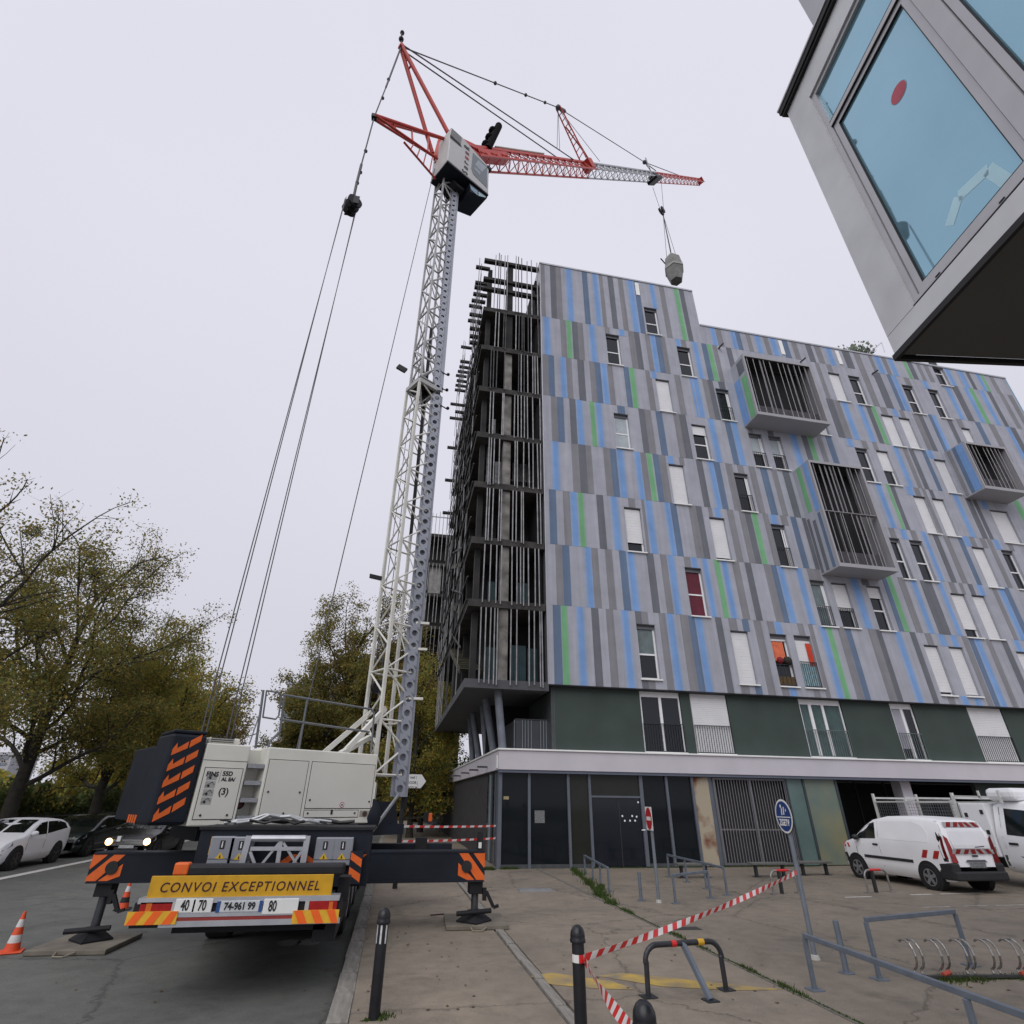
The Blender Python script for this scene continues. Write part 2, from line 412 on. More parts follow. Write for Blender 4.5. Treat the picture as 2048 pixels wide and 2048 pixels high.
# ================================================================== STRIPED APARTMENT BUILDING
YF = 21.75                      # facade plane
XL, XR = 5.83, 40.1
ZROW = [6.30, 9.67, 12.61, 15.56, 18.5, 21.5, 24.5, 27.55, 32.3]
ZLOW = 29.12                    # lower roof right of the notch
XN = 16.34
def fx(zk, x, z):
    """facade X of a stripe edge read at picture column x, on the row line at height z"""
    px = zp(zk, x, 0)[0]; lo, hi = XL - 8, XR + 12
    for _ in range(40):
        m_ = (lo + hi) / 2; d = np.array((m_, YF, z)) - CAM
        if 1024 + FPX * (d @ RT) / (d @ FW) < px: lo = m_
        else: hi = m_
    return lo
def frect(a, b, ka, kb=None, v=YF):
    p = PY(*zp(ka, *a), v); q = PY(*zp(kb or ka, *b), v)
    return p[0], q[0], q[2], p[2]            # x0 x1 z0 z1
# windows: (top-left), (bottom-right), zooms, kind
WIN = [((1097, 548), (1265, 830), 1, 1, 'two'), ((728, 805), (893, 1122), 1, 1, 'two'), ((1415, 928), (1600, 1235), 1, 1, 'two'),
       ((1210, 1242), (1395, 1575), 1, 1, 'shut'), ((807, 1572), (985, 1928), 1, 1, 'net'), ((243, 610), (443, 936), 4, 4, 'dark_rail'),
       ((10, 955), (216, 1310), 4, 4, 'part25'), ((1240, 132), (1450, 533), 2, 2, 'shut'), ((810, 548), (1020, 993), 2, 2, 'part78'),
       ((1632, 645), (1863, 1073), 2, 2, 'part93'), ((420, 1425), (643, 1812), 4, 4, 'sky_rail'), ((1395, 1130), (1635, 1613), 2, 2, 'red'),
       ((928, 228), (1170, 770), 3, 3, 'curtain'), ((290, 1258), (563, 1786), 5, 5, 'shut'), ((668, 1290), (950, 1806), 5, 5, 'orange'),
       ((900, 1305), (1193, 1820), 5, 5, 'redcur'), ((680, 230), (923, 653), 5, 5, 'dark_half'), ((560, 1040), (773, 1383), 4, 4, 'net_rail'),
       ((750, 1065), (963, 1408), 4, 4, 'net_rail'), ((1330, 455), (1543, 748), 4, 4, 'shut'), ((1522, 485), (1743, 783), 4, 4, 'two'),
       ((1165, 770), (1355, 1072), 4, 4, 'shut'), ((1055, 770), (1323, 1228), 5, 5, 'curtain_rail'), ((1262, 795), (1543, 1243), 5, 5, 'part60_rail'),
       ((1600, 825), (1878, 1268), 5, 5, 'part25'), ((570, 382), (838, 722), 7, 7, 'two'), ((857, 430), (1128, 772), 7, 7, 'two'),
       ((848, 60), (1133, 412), 7, 7, 'two'), ((340, 712), (618, 1083), 7, 7, 'shut'), ((535, 745), (808, 1110), 7, 7, 'shut'),
       ((1228, 860), (1500, 1225), 7, 7, 'shut'), ((50, 1080), (328, 1480), 7, 7, 'two'), ((285, 1110), (568, 1513), 7, 7, 'part55'),
       ((928, 1208), (1228, 1602), 7, 7, 'shut'), ((697, 1615), (1003, 115), 7, 8, 'shut'), ((905, 1643), (1218, 145), 7, 8, 'shut'),
       ((1545, 1770), (1925, 228), 7, 8, 'shut'), ((430, 150), (713, 620), 8, 8, 'two'), ((650, 175), (973, 643), 8, 8, 'two'),
       ((1345, 250), (1688, 712), 8, 8, 'shut'), ((1670, 285), (2012, 738), 8, 8, 'two'), ((1110, 765), (1473, 1270), 8, 8, 'part80'),
       ((1345, 785), (1703, 1287), 8, 8, 'shut'), ((815, 1340), (1178, 1908), 8, 8, 'part93'), ((1090, 1360), (1463, 1920), 8, 8, 'part96'),
       ((1840, 1415), (2210, 1990), 8, 8, 'shut')]
WR = [frect(a, b, ka, kb) + (k,) for a, b, ka, kb, k in WIN]
# facade paint stripes, read at the top of each storey. colours: M brown grey, D dark grey, N slate blue, B blue, G green
STR = [
 (7, 32.0, {1: '88-140M 192-245D 245-295M 340-400B 500-550N 600-650B 650-700M 750-800D 848-895M 935-1000B 1003-1050N 1150-1200B 1245-1295M 1385-1440G 1440-1485D 1520-1568B'}),
 (7, 28.9, {4: '30-95B 190-243B 243-300M 385-435B 435-480N 540-580M 620-680B 710-755M 760-835B 885-940N 980-1030M 1115-1170D 1200-1260M 1300-1370B 1470-1540D 1580-1640M 1725-1770M 1770-1840B',
            7: '350-400M 415-480B 590-635G 640-690D 740-780M 820-870M 1050-1110B 1190-1260B 1290-1330D 1400-1450B 1450-1490G 1550-1600M'}),
 (6, None, {1: '120-192B 290-345M 345-402G 402-455D 455-507M 560-625B 720-765M 850-908B 945-1000M 1000-1052D 1105-1150M 1150-1205B 1205-1255N 1255-1300M 1400-1450B 1450-1500M 1560-1612B',
            4: '105-155N 155-210G 210-255M 345-395D 1200-1240M 1310-1360M 1640-1700M 1760-1830D', 7: '250-310D 400-445N 445-505B 590-650M 785-850B 1030-1090B 1120-1190D 1250-1310B 1310-1370G 1420-1480B 1515-1560D 1650-1700M 1745-1800M'}),
 (5, None, {1: '118-172M 172-230N 285-345B 345-400M 455-517D 570-620M 620-675N 675-740B 740-792M 900-950N 950-1012G 1110-1165M 1165-1215B 1390-1445M',
            4: '0-10B 10-75B 115-165M 165-215D 270-330D 1310-1375D 1375-1435M 1450-1510B 1600-1660B 1690-1735D 1735-1790G 1830-1890M',
            7: '320-370M 455-510B 540-590M 680-740M 740-790D 860-900N 880-945B 1060-1110D 1170-1230M 1380-1440N 1530-1600M 1720-1770B 1770-1830D'}),
 (4, None, {1: '200-260M 260-320N 378-437D 437-502B 570-628G 625-687B 840-912N 1045-1100D 1100-1162M 1210-1270N 1380-1435M 1435-1500D',
            4: '165-228B 330-385N 385-447B 545-590M 735-790D 940-1012B 1060-1112D 1112-1172G 1210-1260M 1300-1357N 1500-1562B 1650-1700M',
            7: '120-215M 240-290M 460-522B 570-620M 640-690D 785-830N 830-905B 1060-1120N'}),
 (3, None, {2: '110-178B 300-368M 368-437D 437-492M 607-672M 672-730N 730-802B 905-964B 964-1022M 1022-1083G 1083-1140N 1140-1207M 1225-1283B 1340-1387M 1503-1562D 1615-1672B 1672-1731N 1785-1850M',
            4: '335-392M 450-510M 560-622M 672-737N 780-832M 887-950D 1005-1050M 1080-1120D', 7: '265-337B 390-432G 432-480D 600-690B 695-760M 790-830M 870-912D 1120-1182B 1250-1312D 1330-1372D 1410-1472B 1800-1885G'}),
 (2, None, {2: '85-152N 220-285M 285-357B 360-427G 542-607D 675-747B 850-912M 975-1002M 1005-1077B 1195-1252B 1252-1312N 1430-1500M 1500-1557D 1620-1672M 1672-1737B 1800-1862M',
            5: '370-422M 425-483D 485-552G 600-652M 665-737B 770-832M 867-922N 980-1017D 1052-1102D 1145-1172N',
            8: '420-482M 540-612B 660-722M 780-832B 905-962D 1020-1082M 1180-1232N 1232-1312B 1312-1372M 1430-1492M 1510-1562M 1575-1642B 1730-1782M'}),
 (1, None, {2: '147-212M 212-281N 425-492B 492-557M 625-692M 760-827N 830-907B 1025-1092D 1155-1217M 1222-1292B 1385-1447M 1447-1512B 1560-1612B 1672-1737G 1737-1802B 1850-1918M',
            5: '427-487D 610-682M 682-732N 732-802B 915-972B 1027-1150M 1422-1502B 1532-1602D 1745-1790N 1790-1852G',
            8: '520-592M 655-717B 765-892D 960-1012B 1085-1152M 1200-1242M 1300-1352D 1390-1462B 1560-1622M 1625-1692B 1692-1752N'}),
 (0, None, {3: '122-197N 198-272G 350-417B 492-562D 634-704M 780-852B 915-972D 972-1037M 1142-1207M 1212-1287B 1347-1427M 1427-1487N 1487-1557B 1687-1747D 1815-1892M',
            5: '400-462N 512-582M 642-707M 707-777B 935-992M 1040-1082M 1142-1207B 1207-1272G 1322-1392M 1392-1447N 1617-1692M 1692-1742D 1867-1932B',
            8: '657-717D 822-892M 960-1042B 1097-1172B 1232-1292M 1302-1357N 1357-1432B 1492-1552M 1667-1732D 1802-1872B'})]
PCOL = {'M': (.242, .240, .260), 'D': (.152, .160, .183), 'N': (.135, .190, .285), 'B': (.195, .345, .63), 'G': (.185, .43, .22)}
M_panel = {k: stripe_mat('facade_paint_' + {'M': 'brown_grey', 'D': 'dark_grey', 'N': 'slate_blue', 'B': 'blue', 'G': 'green'}[k], c,
                         {'B': (.38, .34), 'G': (.12, .34)}.get(k)) for k, c in PCOL.items()}
M_wall = stripe_mat('facade_paint_light_grey', FACADE_GREY, None)
M_white = mat('window_white', (.86, .86, .87), .4, 0, .03, 3)
M_shut = mat('roller_shutter_white', (.74, .74, .75), .5, 0, .04, 2)
M_dark = mat('dark_reveal', (.045, .046, .05), .8, 0, .1, 3)
M_pane = glass('window_glass', (.016, .019, .024), .03, .4)
M_cap = mat('parapet_cap_metal', (.42, .43, .45), .4, .6, .06, 2)
M_trim = mat('white_trim', (.86, .86, .84), .45, 0, .05, 2)
M_railm = mat('railing_charcoal', (.035, .04, .045), .5, .3, .05, 5)
M_pale = mat('painted_concrete_pale', (.56, .535, .575), .75, 0, .05, .8, .05, 30)
M_green = mat('dark_green_render', (.044, .064, .056), .8, 0, .16, .7, .06, 40)

bld = thing('apartment_building', 'tall apartment block painted in grey, blue and green stripes with white shutters', 'building', (23, 21.75, 0))
ub = B().box(0, 1, 0, 1, 0, 1).build('cladding_panel', M_panel['M']); UNIT = ub.data; bpy.data.objects.remove(ub)
# holes in the wall: the windows, plus the openings behind the boxed loggias
HOLES = [(w[0], w[1], w[2], w[3]) for w in WR]
def wall_grid():
    xs = sorted(set([XL, XN, XR] + [a for h in HOLES for a in h[:2]]))
    zs = sorted(set([ZROW[0], ZLOW, ZROW[-1]] + [a for h in HOLES for a in h[2:]]))
    xs = [x for x in xs if XL <= x <= XR]; zs = [z for z in zs if ZROW[0] <= z <= ZROW[-1]]
    b = B(); D = .22
    def filled(i, j):
        if not (0 <= i < len(xs) - 1 and 0 <= j < len(zs) - 1): return False
        x = (xs[i] + xs[i + 1]) / 2; z = (zs[j] + zs[j + 1]) / 2
        if x > XN and z > ZLOW: return False
        return not any(h[0] < x < h[1] and h[2] < z < h[3] for h in HOLES)
    for i in range(len(xs) - 1):
        for j in range(len(zs) - 1):
            if not filled(i, j): continue
            x0, x1, z0, z1 = xs[i], xs[i + 1], zs[j], zs[j + 1]; y0, y1 = YF, YF + D
            b.face([(x0, y0, z0), (x1, y0, z0), (x1, y0, z1), (x0, y0, z1)])
            if not filled(i - 1, j): b.face([(x0, y1, z0), (x0, y0, z0), (x0, y0, z1), (x0, y1, z1)])
            if not filled(i + 1, j): b.face([(x1, y0, z0), (x1, y1, z0), (x1, y1, z1), (x1, y0, z1)])
            if not filled(i, j - 1): b.face([(x0, y1, z0), (x1, y1, z0), (x1, y0, z0), (x0, y0, z0)])
            if not filled(i, j + 1): b.face([(x0, y0, z1), (x1, y0, z1), (x1, y1, z1), (x0, y1, z1)])
    return b
wall_grid().build('facade_wall', M_wall, bld)
B().box(XL + .02, XR - .02, YF + .24, YF + 13, ZROW[0] + .02, ZLOW - .4).box(XL + .03, XN - .03, YF + .25, YF + 13, ZLOW - .45, ZROW[-1] - .5).build('building_core', M_dark, bld)
B().box(XL - .06, XN - .01, YF - .05, YF + .5, ZROW[-1], ZROW[-1] + .12).box(XN + .02, XR + .05, YF - .05, YF + .5, ZLOW, ZLOW + .12).build('parapet_cap', M_cap, bld)
B().box(XL - .05, XL - .001, YF - .012, YF + 2.0, ZROW[0], ZROW[-1] - .01).build('edge_trim', M_cap, bld)
B().box(XR - .03, XR + .05, YF - .02, YF + .4, ZROW[0], ZLOW - .01).build('edge_trim', mat('edge_trim_blue', (.22, .38, .5), .6), bld)
taken = {}
NP = 0
for row, zread, zooms in STR:
    z0 = ZROW[row]; z1 = ZROW[row + 1]
    zr = zread or z1
    for zk, txt in zooms.items():
        for tok in txt.split():
            a, b = tok[:-1].split('-'); k = tok[-1]
            x0, x1 = fx(zk, float(a), zr), fx(zk, float(b), zr)
            if k == 'B' : x0, x1 = x0 - .09, x1 + .09
            top = z1
            if row == 7 and x1 > XN + .01:
                top = ZLOW
                if x0 < XN: continue
            x0 = max(x0, XL + .02); x1 = min(x1, XR - .04)
            if x1 - x0 < .08: continue
            key = (row, row == 7 and zread == 32.0)
            segs = taken.setdefault(row, [])
            mid = (x0 + x1) / 2
            if any(p - .02 < mid < q + .02 for p, q in segs): continue
            segs.append((x0, x1))
            cuts = sorted([(h[2] - .0, h[3] + .0) for h in HOLES if h[0] < x1 - .03 and h[1] > x0 + .03 and h[2] < top and h[3] > z0])
            # a window narrows the stripe only where it covers its middle
            spans = []; c = z0
            for h0, h1 in cuts:
                if h0 > c + .05: spans.append((c, min(h0, top)))
                c = max(c, h1)
            if c < top - .05: spans.append((c, top))
            th = {'M': .007, 'D': .010, 'N': .009, 'B': .006, 'G': .008}[k] + rnd.uniform(0, .004)
            for s0, s1 in spans:
                o = bpy.data.objects.new('cladding_panel', UNIT); C.objects.link(o); o.parent = bld
                o.location = (x0 - 23, -th, s0 + .004); o.scale = (x1 - x0, th - .002, s1 - s0 - .008)
                o.material_slots[0].link = 'OBJECT'; o.material_slots[0].material = M_panel[k]; NP += 1
# the light stripes between them, slightly different in tone, in one mesh
lb_ = B()
for row in range(8):
    z0, z1 = ZROW[row], ZROW[row + 1]
    xa = XL + .02; segs = sorted(taken.get(row, [])) + [(XR - .04, XR)]
    for p_, q_ in segs:
        while p_ - xa > .12:
            w = min(p_ - xa, rnd.choice((.34, .36, .4, .72)))
            if p_ - xa - w < .12: w = p_ - xa
            top = ZLOW if (row == 7 and xa >= XN) else z1
            if not (row == 7 and xa < XN < xa + w):
                cuts = sorted([(h[2], h[3]) for h in HOLES if h[0] < xa + w - .005 and h[1] > xa + .005 and h[2] < top and h[3] > z0]); c_ = z0
                for h0, h1 in cuts + [(top, top + 1)]:
                    if h0 > c_ + .05: lb_.box(xa + .003, xa + w - .003, YF - .004, YF - .0015, c_ + .004, min(h0, top) - .004)
                    c_ = max(c_, h1)
            xa += w
        xa = max(xa, q_)
stuff(lb_.build('light_cladding_panels', stripe_mat('facade_paint_light_panels', FACADE_GREY, None, True), bld))
print('cladding panels', NP)
# white rain outlets under the parapet and small dark spouts
for (zk, x0, y0, x1, y1) in ((1, 1008, 318, 1045, 440), (4, 845, 152, 885, 285), (4, 1395, 250, 1440, 380)):
    p = PY(*zp(zk, x0, y0), YF); q = PY(*zp(zk, x1, y1), YF)
    B().box(p[0], p[0] + .26, YF - .05, YF - .013, q[2], p[2]).build('rain_outlet', M_trim, bld)
for (zk, x, y) in ((1, 1830, 925), (4, 280, 205), (4, 1072, 338), (4, 1765, 455)):
    p = PY(*zp(zk, x, y), YF - .1); B().tube((p[0], YF, p[2] - .1), (p[0] + .03, YF - .45, p[2] - .14), .05, 8).build('spout', M_dark, bld)

# ---- the windows of the striped storeys
M_cloth = {'net': mat('net_curtain', (.42, .47, .50), .8, 0, .12, 3), 'curtain': mat('grey_curtain', (.15, .19, .20), .8, 0, .2, 3),
           'red': mat('dark_red_curtain', (.13, .018, .035), .8, 0, .15, 3), 'orange': mat('orange_curtain', (.72, .20, .10), .8, 0, .15, 5),
           'redcur': mat('red_orange_curtain', (.62, .07, .03), .8, 0, .15, 5)}
def curtain(name, x0, x1, z0, z1, yy, m, parent, waves=7, amp=.02):
    b = B(); n = waves * 4
    P = [(x0 + (x1 - x0) * i / n, yy + amp * math.sin(i * math.pi / 2 + .4)) for i in range(n + 1)]
    for (a, c), (d, e) in zip(P[:-1], P[1:]): b.face([(a, c, z0), (d, e, z0), (d, e, z1), (a, c, z1)])
    return b.build(name, m, parent, smooth=True)
def shutter(x0, x1, z0, z1, yy, parent):
    b = B(); n = max(3, int((z1 - z0) / .075)); h = (z1 - z0) / n
    for i in range(n): b.box(x0, x1, yy + .003 * (i % 2), yy + .02, z0 + i * h, z0 + (i + 1) * h - .004)
    return b.build('roller_shutter', M_shut, parent)
def railing(x0, x1, z0, z1, yy, parent, step=.105, m=None):
    b = B(); m = m or M_railm
    b.box(x0, x1, yy - .02, yy + .02, z1 - .03, z1); b.box(x0, x1, yy - .015, yy + .015, z0 + .05, z0 + .08)
    n = max(3, int((x1 - x0) / step))
    for i in range(n + 1):
        x = x0 + .012 + (x1 - x0 - .024) * i / n; b.box(x - .009, x + .009, yy - .009, yy + .009, z0 + .08, z1 - .03)
    return b.build('railing', m, parent)
for x0, x1, z0, z1, kind in WR:
    yy = YF + .15; f = .08
    b = B()
    b.box(x0, x0 + f, yy, yy + .07, z0, z1 - .03).box(x1 - f, x1, yy, yy + .07, z0, z1 - .03)
    b.box(x0 + f, x1 - f, yy, yy + .07, z0, z0 + f).box(x0 + f, x1 - f, yy, yy + .07, z1 - .03 - f, z1 - .03)
    zm = z0 + (z1 - z0) * .45
    two = not kind.startswith(('shut', 'dark', 'sky', 'orange', 'redcur'))
    if two: b.box(x0 + f, x1 - f, yy, yy + .07, zm - .035, zm + .035)
    w = b.build('window', M_white, bld)
    B().box(x0, x1, yy - .12, yy + .09, z1 - .03, z1 + .0).box(x0, x1, yy - .03, yy - .002, z1 - .20, z1 - .03).build('lintel', mat('lintel_dark_grey', (.13, .135, .15), .7), w)  # head of the opening in one even dark grey
    B().box(x0 - .05, x1 + .06, YF - .09, yy, z0 - .055, z0).build('sill', M_trim, w)
    B().box(x0 + f, x1 - f, yy + .035, yy + .045, z0 + f, z1 - .09).build('pane', M_pane, w)
    gx0, gx1 = x0 + f, x1 - f
    if kind == 'shut': shutter(x0 + .02, x1 - .02, z0 + .01, z1 - .06, yy - .045, w)
    if kind.startswith('part'):
        fr = int(kind[4:6]) / 100; shutter(x0 + .02, x1 - .02, z1 - .06 - (z1 - z0 - .06) * fr, z1 - .06, yy - .045, w)
    if 'net' in kind: curtain('curtain', gx0, gx1, z0 + f if 'rail' not in kind else zm, z1 - .1, yy + .025, M_cloth['net'], w, 9, .005)
    if 'curtain' in kind: curtain('curtain', gx0, gx1, z0 + f if 'rail' in kind else zm + .03, z1 - .1, yy + .022, M_cloth['curtain'], w, 8, .008)
    if kind == 'red': curtain('curtain', gx0, gx1, z0 + f, z1 - .1, yy + .024, M_cloth['red'], w, 9, .006)
    if kind == 'orange':
        H = z1 - z0
        shutter(x0 + .02, x1 - .02, z1 - .06 - H * .1, z1 - .06, yy - .02, w)
        curtain('curtain', x0 + .03, x1 - .22, z0 + H * .48, z1 - H * .14, yy - .05, M_cloth['orange'], w, 7, .03)
        B().tube((x0 + .01, yy - .05, z1 - H * .14), (x1 - .02, yy - .05, z1 - H * .13), .014, 6).build('curtain_rod', M_dark, w)
        B().ball((x0 + .3, yy - .09, z0 + H * .49), .16, 10, 6).build('red_bundle', mat('red_bundle_cloth', (.2, .012, .02), .8), w)
        B().ball((x1 - .2, yy - .09, z0 + H * .49), .2, 10, 6).build('dark_hat', mat('dark_felt', (.03, .026, .02), .9), w)
        B().box(x0 + .02, x1 - .02, yy - .06, yy - .02, z0 + .02, z0 + H * .19).build('wicker_screen', mat('wicker_brown', (.10, .062, .022), .8, 0, .3, 14), w)
        railing(x0 + .01, x1 - .01, z0, z0 + H * .42, yy - .1, w, .2)
    if kind == 'redcur':
        H = z1 - z0
        shutter(x0 + .02, x1 - .02, z0 + H * .44, z1 - .06, yy - .02, w)
        curtain('curtain', x1 - .3, x1 - .05, z0 + H * .42, z1 - H * .14, yy - .06, M_cloth['redcur'], w, 4, .03)
        curtain('screen_cloth', x0 + .03, x1 - .06, z0 + .06, z0 + H * .46, yy - .05, mat('pale_blue_screen', (.30, .45, .50), .8, 0, .3, 9), w, 10, .012)
        railing(x0 + .01, x1 - .01, z0, z0 + H * .49, YF + .03, w)
    if kind == 'dark_half': railing(x0 + .02, x1 - .0, z0, z0 + (z1 - z0) * .46, YF + .05, w); B().box(x1 - .2, x1 - .14, yy - .02, yy + .0, z0 + .05, z1 - .1).build('mullion', M_white, w)
    if kind in ('dark_rail', 'sky_rail', 'net_rail', 'curtain_rail') or kind.endswith('60_rail'):
        railing(x0 + .02, x1 - .01, z0, z0 + (z1 - z0) * .44, YF + .03, w)
        if kind != 'part60_rail': B().box(x1 - .17, x1 - .11, yy - .02, yy - .001, z0 + .05, z1 - .1).build('mullion', M_white, w)

# ---- boxed loggias standing out of the facade
M_box = mat('loggia_box_metal', (.36, .355, .375), .6, .1, .05, 1)
M_fin = mat('loggia_fin', (.27, .26, .27), .55, .2, .1, 3)
def loggia(fTL, fBR, wBL, nf, mid=False, sidecol=(), seed=1):
    """front corners and the point where the lower left edge meets the wall"""
    r_ = random.Random(seed)
    w = PY(*wBL, YF)                                  # lower left corner on the facade
    xa = w[0]; za = w[2]
    fbl = PX(*fBR[0], xa); yv = fbl[1]                # how far the box stands out
    tl = PY(*fTL, yv); br = PY(*fBR[1], yv)
    x0, x1, z0, z1 = xa, br[0], za, tl[2]
    lg = B(); t = .09
    lg.box(x0, x1, yv, YF, z0 - t, z0).box(x0, x1, yv, YF - .012, z1, z1 + .05)
    lg.box(x1 - t, x1, yv, YF - .012, z0, z1)
    lg.box(x0, x0 + .1, yv - .012, yv + .12, z0, z1).box(x1 - .13, x1 + .002, yv - .012, yv - .001, z0, z1)
    lg.box(x0 - .002, x1 + .002, yv - .014, yv - .002, z0 - t, z0 + .1).box(x0 - .002, x1 + .002, yv - .014, yv - .002, z1 - .1, z1 + .05)
    L = lg.build('loggia_box', M_box, bld)
    B().box(x0, x0 + .05, yv + .122, YF - .012, z0, z1).build('side_wall', M_wall, L)
    for (a, c, zf0, zf1, k) in sidecol:
        o = B().box(x0 - .008, x0 - .001, YF - .012 - (YF - yv - .14) * c, YF - .012 - (YF - yv - .14) * a, z0 + (z1 - z0) * zf0, z0 + (z1 - z0) * zf1).build('side_stripe', M_panel[k] if k not in 'BG' else stripe_mat('facade_flat_' + k, PCOL[k], None), L)
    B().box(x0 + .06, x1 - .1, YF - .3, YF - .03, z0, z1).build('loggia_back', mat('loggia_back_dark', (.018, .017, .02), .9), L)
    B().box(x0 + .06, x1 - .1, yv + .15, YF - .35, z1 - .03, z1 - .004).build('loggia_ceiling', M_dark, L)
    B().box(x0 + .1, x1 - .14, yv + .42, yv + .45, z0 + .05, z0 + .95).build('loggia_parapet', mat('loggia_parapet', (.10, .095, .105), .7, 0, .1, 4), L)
    tiers = [(z0 + .1, z1 - .1)] if not mid else [(z0 + .1, (z0 + z1) / 2 - .02), ((z0 + z1) / 2 + .02, z1 - .1)]
    for zz0, zz1 in tiers:
        for i in range(nf):
            x = x0 + .2 + (x1 - x0 - .42) * (i + .5 + r_.uniform(-.33, .33)) / nf
            a = R(r_.uniform(20, 75)); c = np.array((x, yv + .11, (zz0 + zz1) / 2))
            B().obox(c, (math.cos(a) * .075, math.sin(a) * .075, 0), (-math.sin(a) * .014, math.cos(a) * .014, 0), (0, 0, (zz1 - zz0) / 2)).build('fin', M_fin, L)
    if mid: B().box(x0 + .1, x1 - .13, yv + .02, yv + .2, (z0 + z1) / 2 - .02, (z0 + z1) / 2 + .02).build('fin_rail', M_fin, L)
    return L
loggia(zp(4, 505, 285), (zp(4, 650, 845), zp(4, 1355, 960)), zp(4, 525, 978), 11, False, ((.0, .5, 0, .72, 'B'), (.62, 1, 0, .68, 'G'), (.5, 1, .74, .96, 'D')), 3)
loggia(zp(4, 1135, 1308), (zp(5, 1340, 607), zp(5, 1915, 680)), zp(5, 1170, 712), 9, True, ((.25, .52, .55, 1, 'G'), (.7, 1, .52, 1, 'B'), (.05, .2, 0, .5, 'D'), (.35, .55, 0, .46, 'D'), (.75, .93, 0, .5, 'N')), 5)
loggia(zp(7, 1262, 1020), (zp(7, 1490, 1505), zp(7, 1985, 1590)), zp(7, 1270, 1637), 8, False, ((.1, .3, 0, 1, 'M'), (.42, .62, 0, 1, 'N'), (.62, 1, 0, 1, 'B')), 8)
# roof planting and rail seen over the parapet
rb = B(); p = PY(*zp(4, 1640, 262), YF + 1.2)
for i in range(260):
    a = rnd.uniform(0, 2 * math.pi); q = p + np.array((rnd.gauss(0, .55), rnd.gauss(0, .3), abs(rnd.gauss(0, .42)) - .3)); s_ = rnd.uniform(.06, .14)
    rb.face([q + np.array((math.cos(a) * s_, math.sin(a) * s_, 0)), q + np.array((0, 0, s_ * 1.4)), q - np.array((math.cos(a) * s_, math.sin(a) * s_, 0)), q - np.array((0, 0, s_))])
o = rb.build('roof_shrub', mat('shrub_grey_green', (.13, .16, .11), .8, 0, .4, 4)); tag(o, 'grey green shrub showing above the roof edge of the striped block', 'shrub')
a0, a1, a2 = PY(*zp(4, 1735, 265), YF + .6), PY(*zp(4, 1850, 170), YF + .6), PY(*zp(4, 1880, 262), YF + .6)
o = B().tube(a0, a1, .025, 6).tube(a1, a2, .025, 6).tube(a0 + np.array((.0, 0, -.4)), a0, .025, 6).build('roof_ladder_rail', M_cap, bld)

# ---- podium: pale band, recessed first floor, glazed ground floor
ZB0, ZB1 = 3.13, 3.80          # band
XP = 3.82                      # podium corner
Yg = 22.0                      # glazing plane of the ground floor
Y1 = 22.05                     # first floor wall plane
band = B().box(XP, 42, YF, YF + .35, ZB0, ZB1).box(XP, XP + .35, YF + .352, 75, ZB0, ZB1).build('podium_band', M_pale, bld)
B().box(XP - .05, 42, YF - .06, YF + .3, ZB1, ZB1 + .055).box(XP - .05, XP + .3, YF + .302, 75, ZB1, ZB1 + .055).build('band_cap', M_trim, bld)
B().box(XP + .35, 42, YF + .35, YF + 14, ZB0 + .05, ZB1 + .02).box(XP + .35, 8, YF + 14.01, 75, ZB0 + .05, ZB1 + .02).build('podium_slab', mat('podium_slab_grey', (.10, .10, .11), .8), bld)
B().box(XP + .02, 42, YF + .05, Yg + .05, ZB0 - .10, ZB0 - .004).build('glazing_head', mat('slate_frame', (.15, .17, .22), .5, .3, .05, 3), bld)
for yy in (24.5, 27.2, 30.5, 34.5, 39): B().box(XP - .42, XP - .01, yy - .06, yy + .06, 3.30, 3.36).build('drain_spout', M_dark, bld)
B().box(XP - .03, XP - .003, YF + .2, YF + .45, 3.18, 3.62).build('inspection_cover', M_trim, bld)
# first floor (under the overhanging striped storeys)
B().box(6.12, 41, Y1 + .16, Y1 + .3, ZB1, ZROW[0] + .02).build('first_floor_backing', M_dark, bld)
B().box(XL, 41, YF + .02, Y1 + .5, ZROW[0] - .03, ZROW[0] - .004).build('overhang_soffit', mat('soffit_dark', (.05, .05, .06), .8), bld)
def z1f(k, x, y): return PY(*zp(k, x, y), Y1)
def zq(x, y): return PY(1500 + x * .3364, 1000 + y * .3364, Y1)     # readings from a wider crop
gp = [(6.12, z1f(3, 998, 1300)[0]), (z1f(3, 1385, 1200)[0], z1f(3, 1480, 1200)[0]), (z1f(3, 1860, 1300)[0], z1f(6, 800, 1100)[0]),
      (z1f(6, 1190, 1000)[0], z1f(6, 1665, 1000)[0]), (zq(1010, 1370)[0], zq(1335, 1370)[0]), (zq(1540, 1370)[0], zq(1540, 1370)[0] + 4.5)]
for a, b in gp: B().box(a, b, Y1, Y1 + .15, ZB1 + .058, ZROW[0] - .035).build('green_wall_panel', M_green, bld)
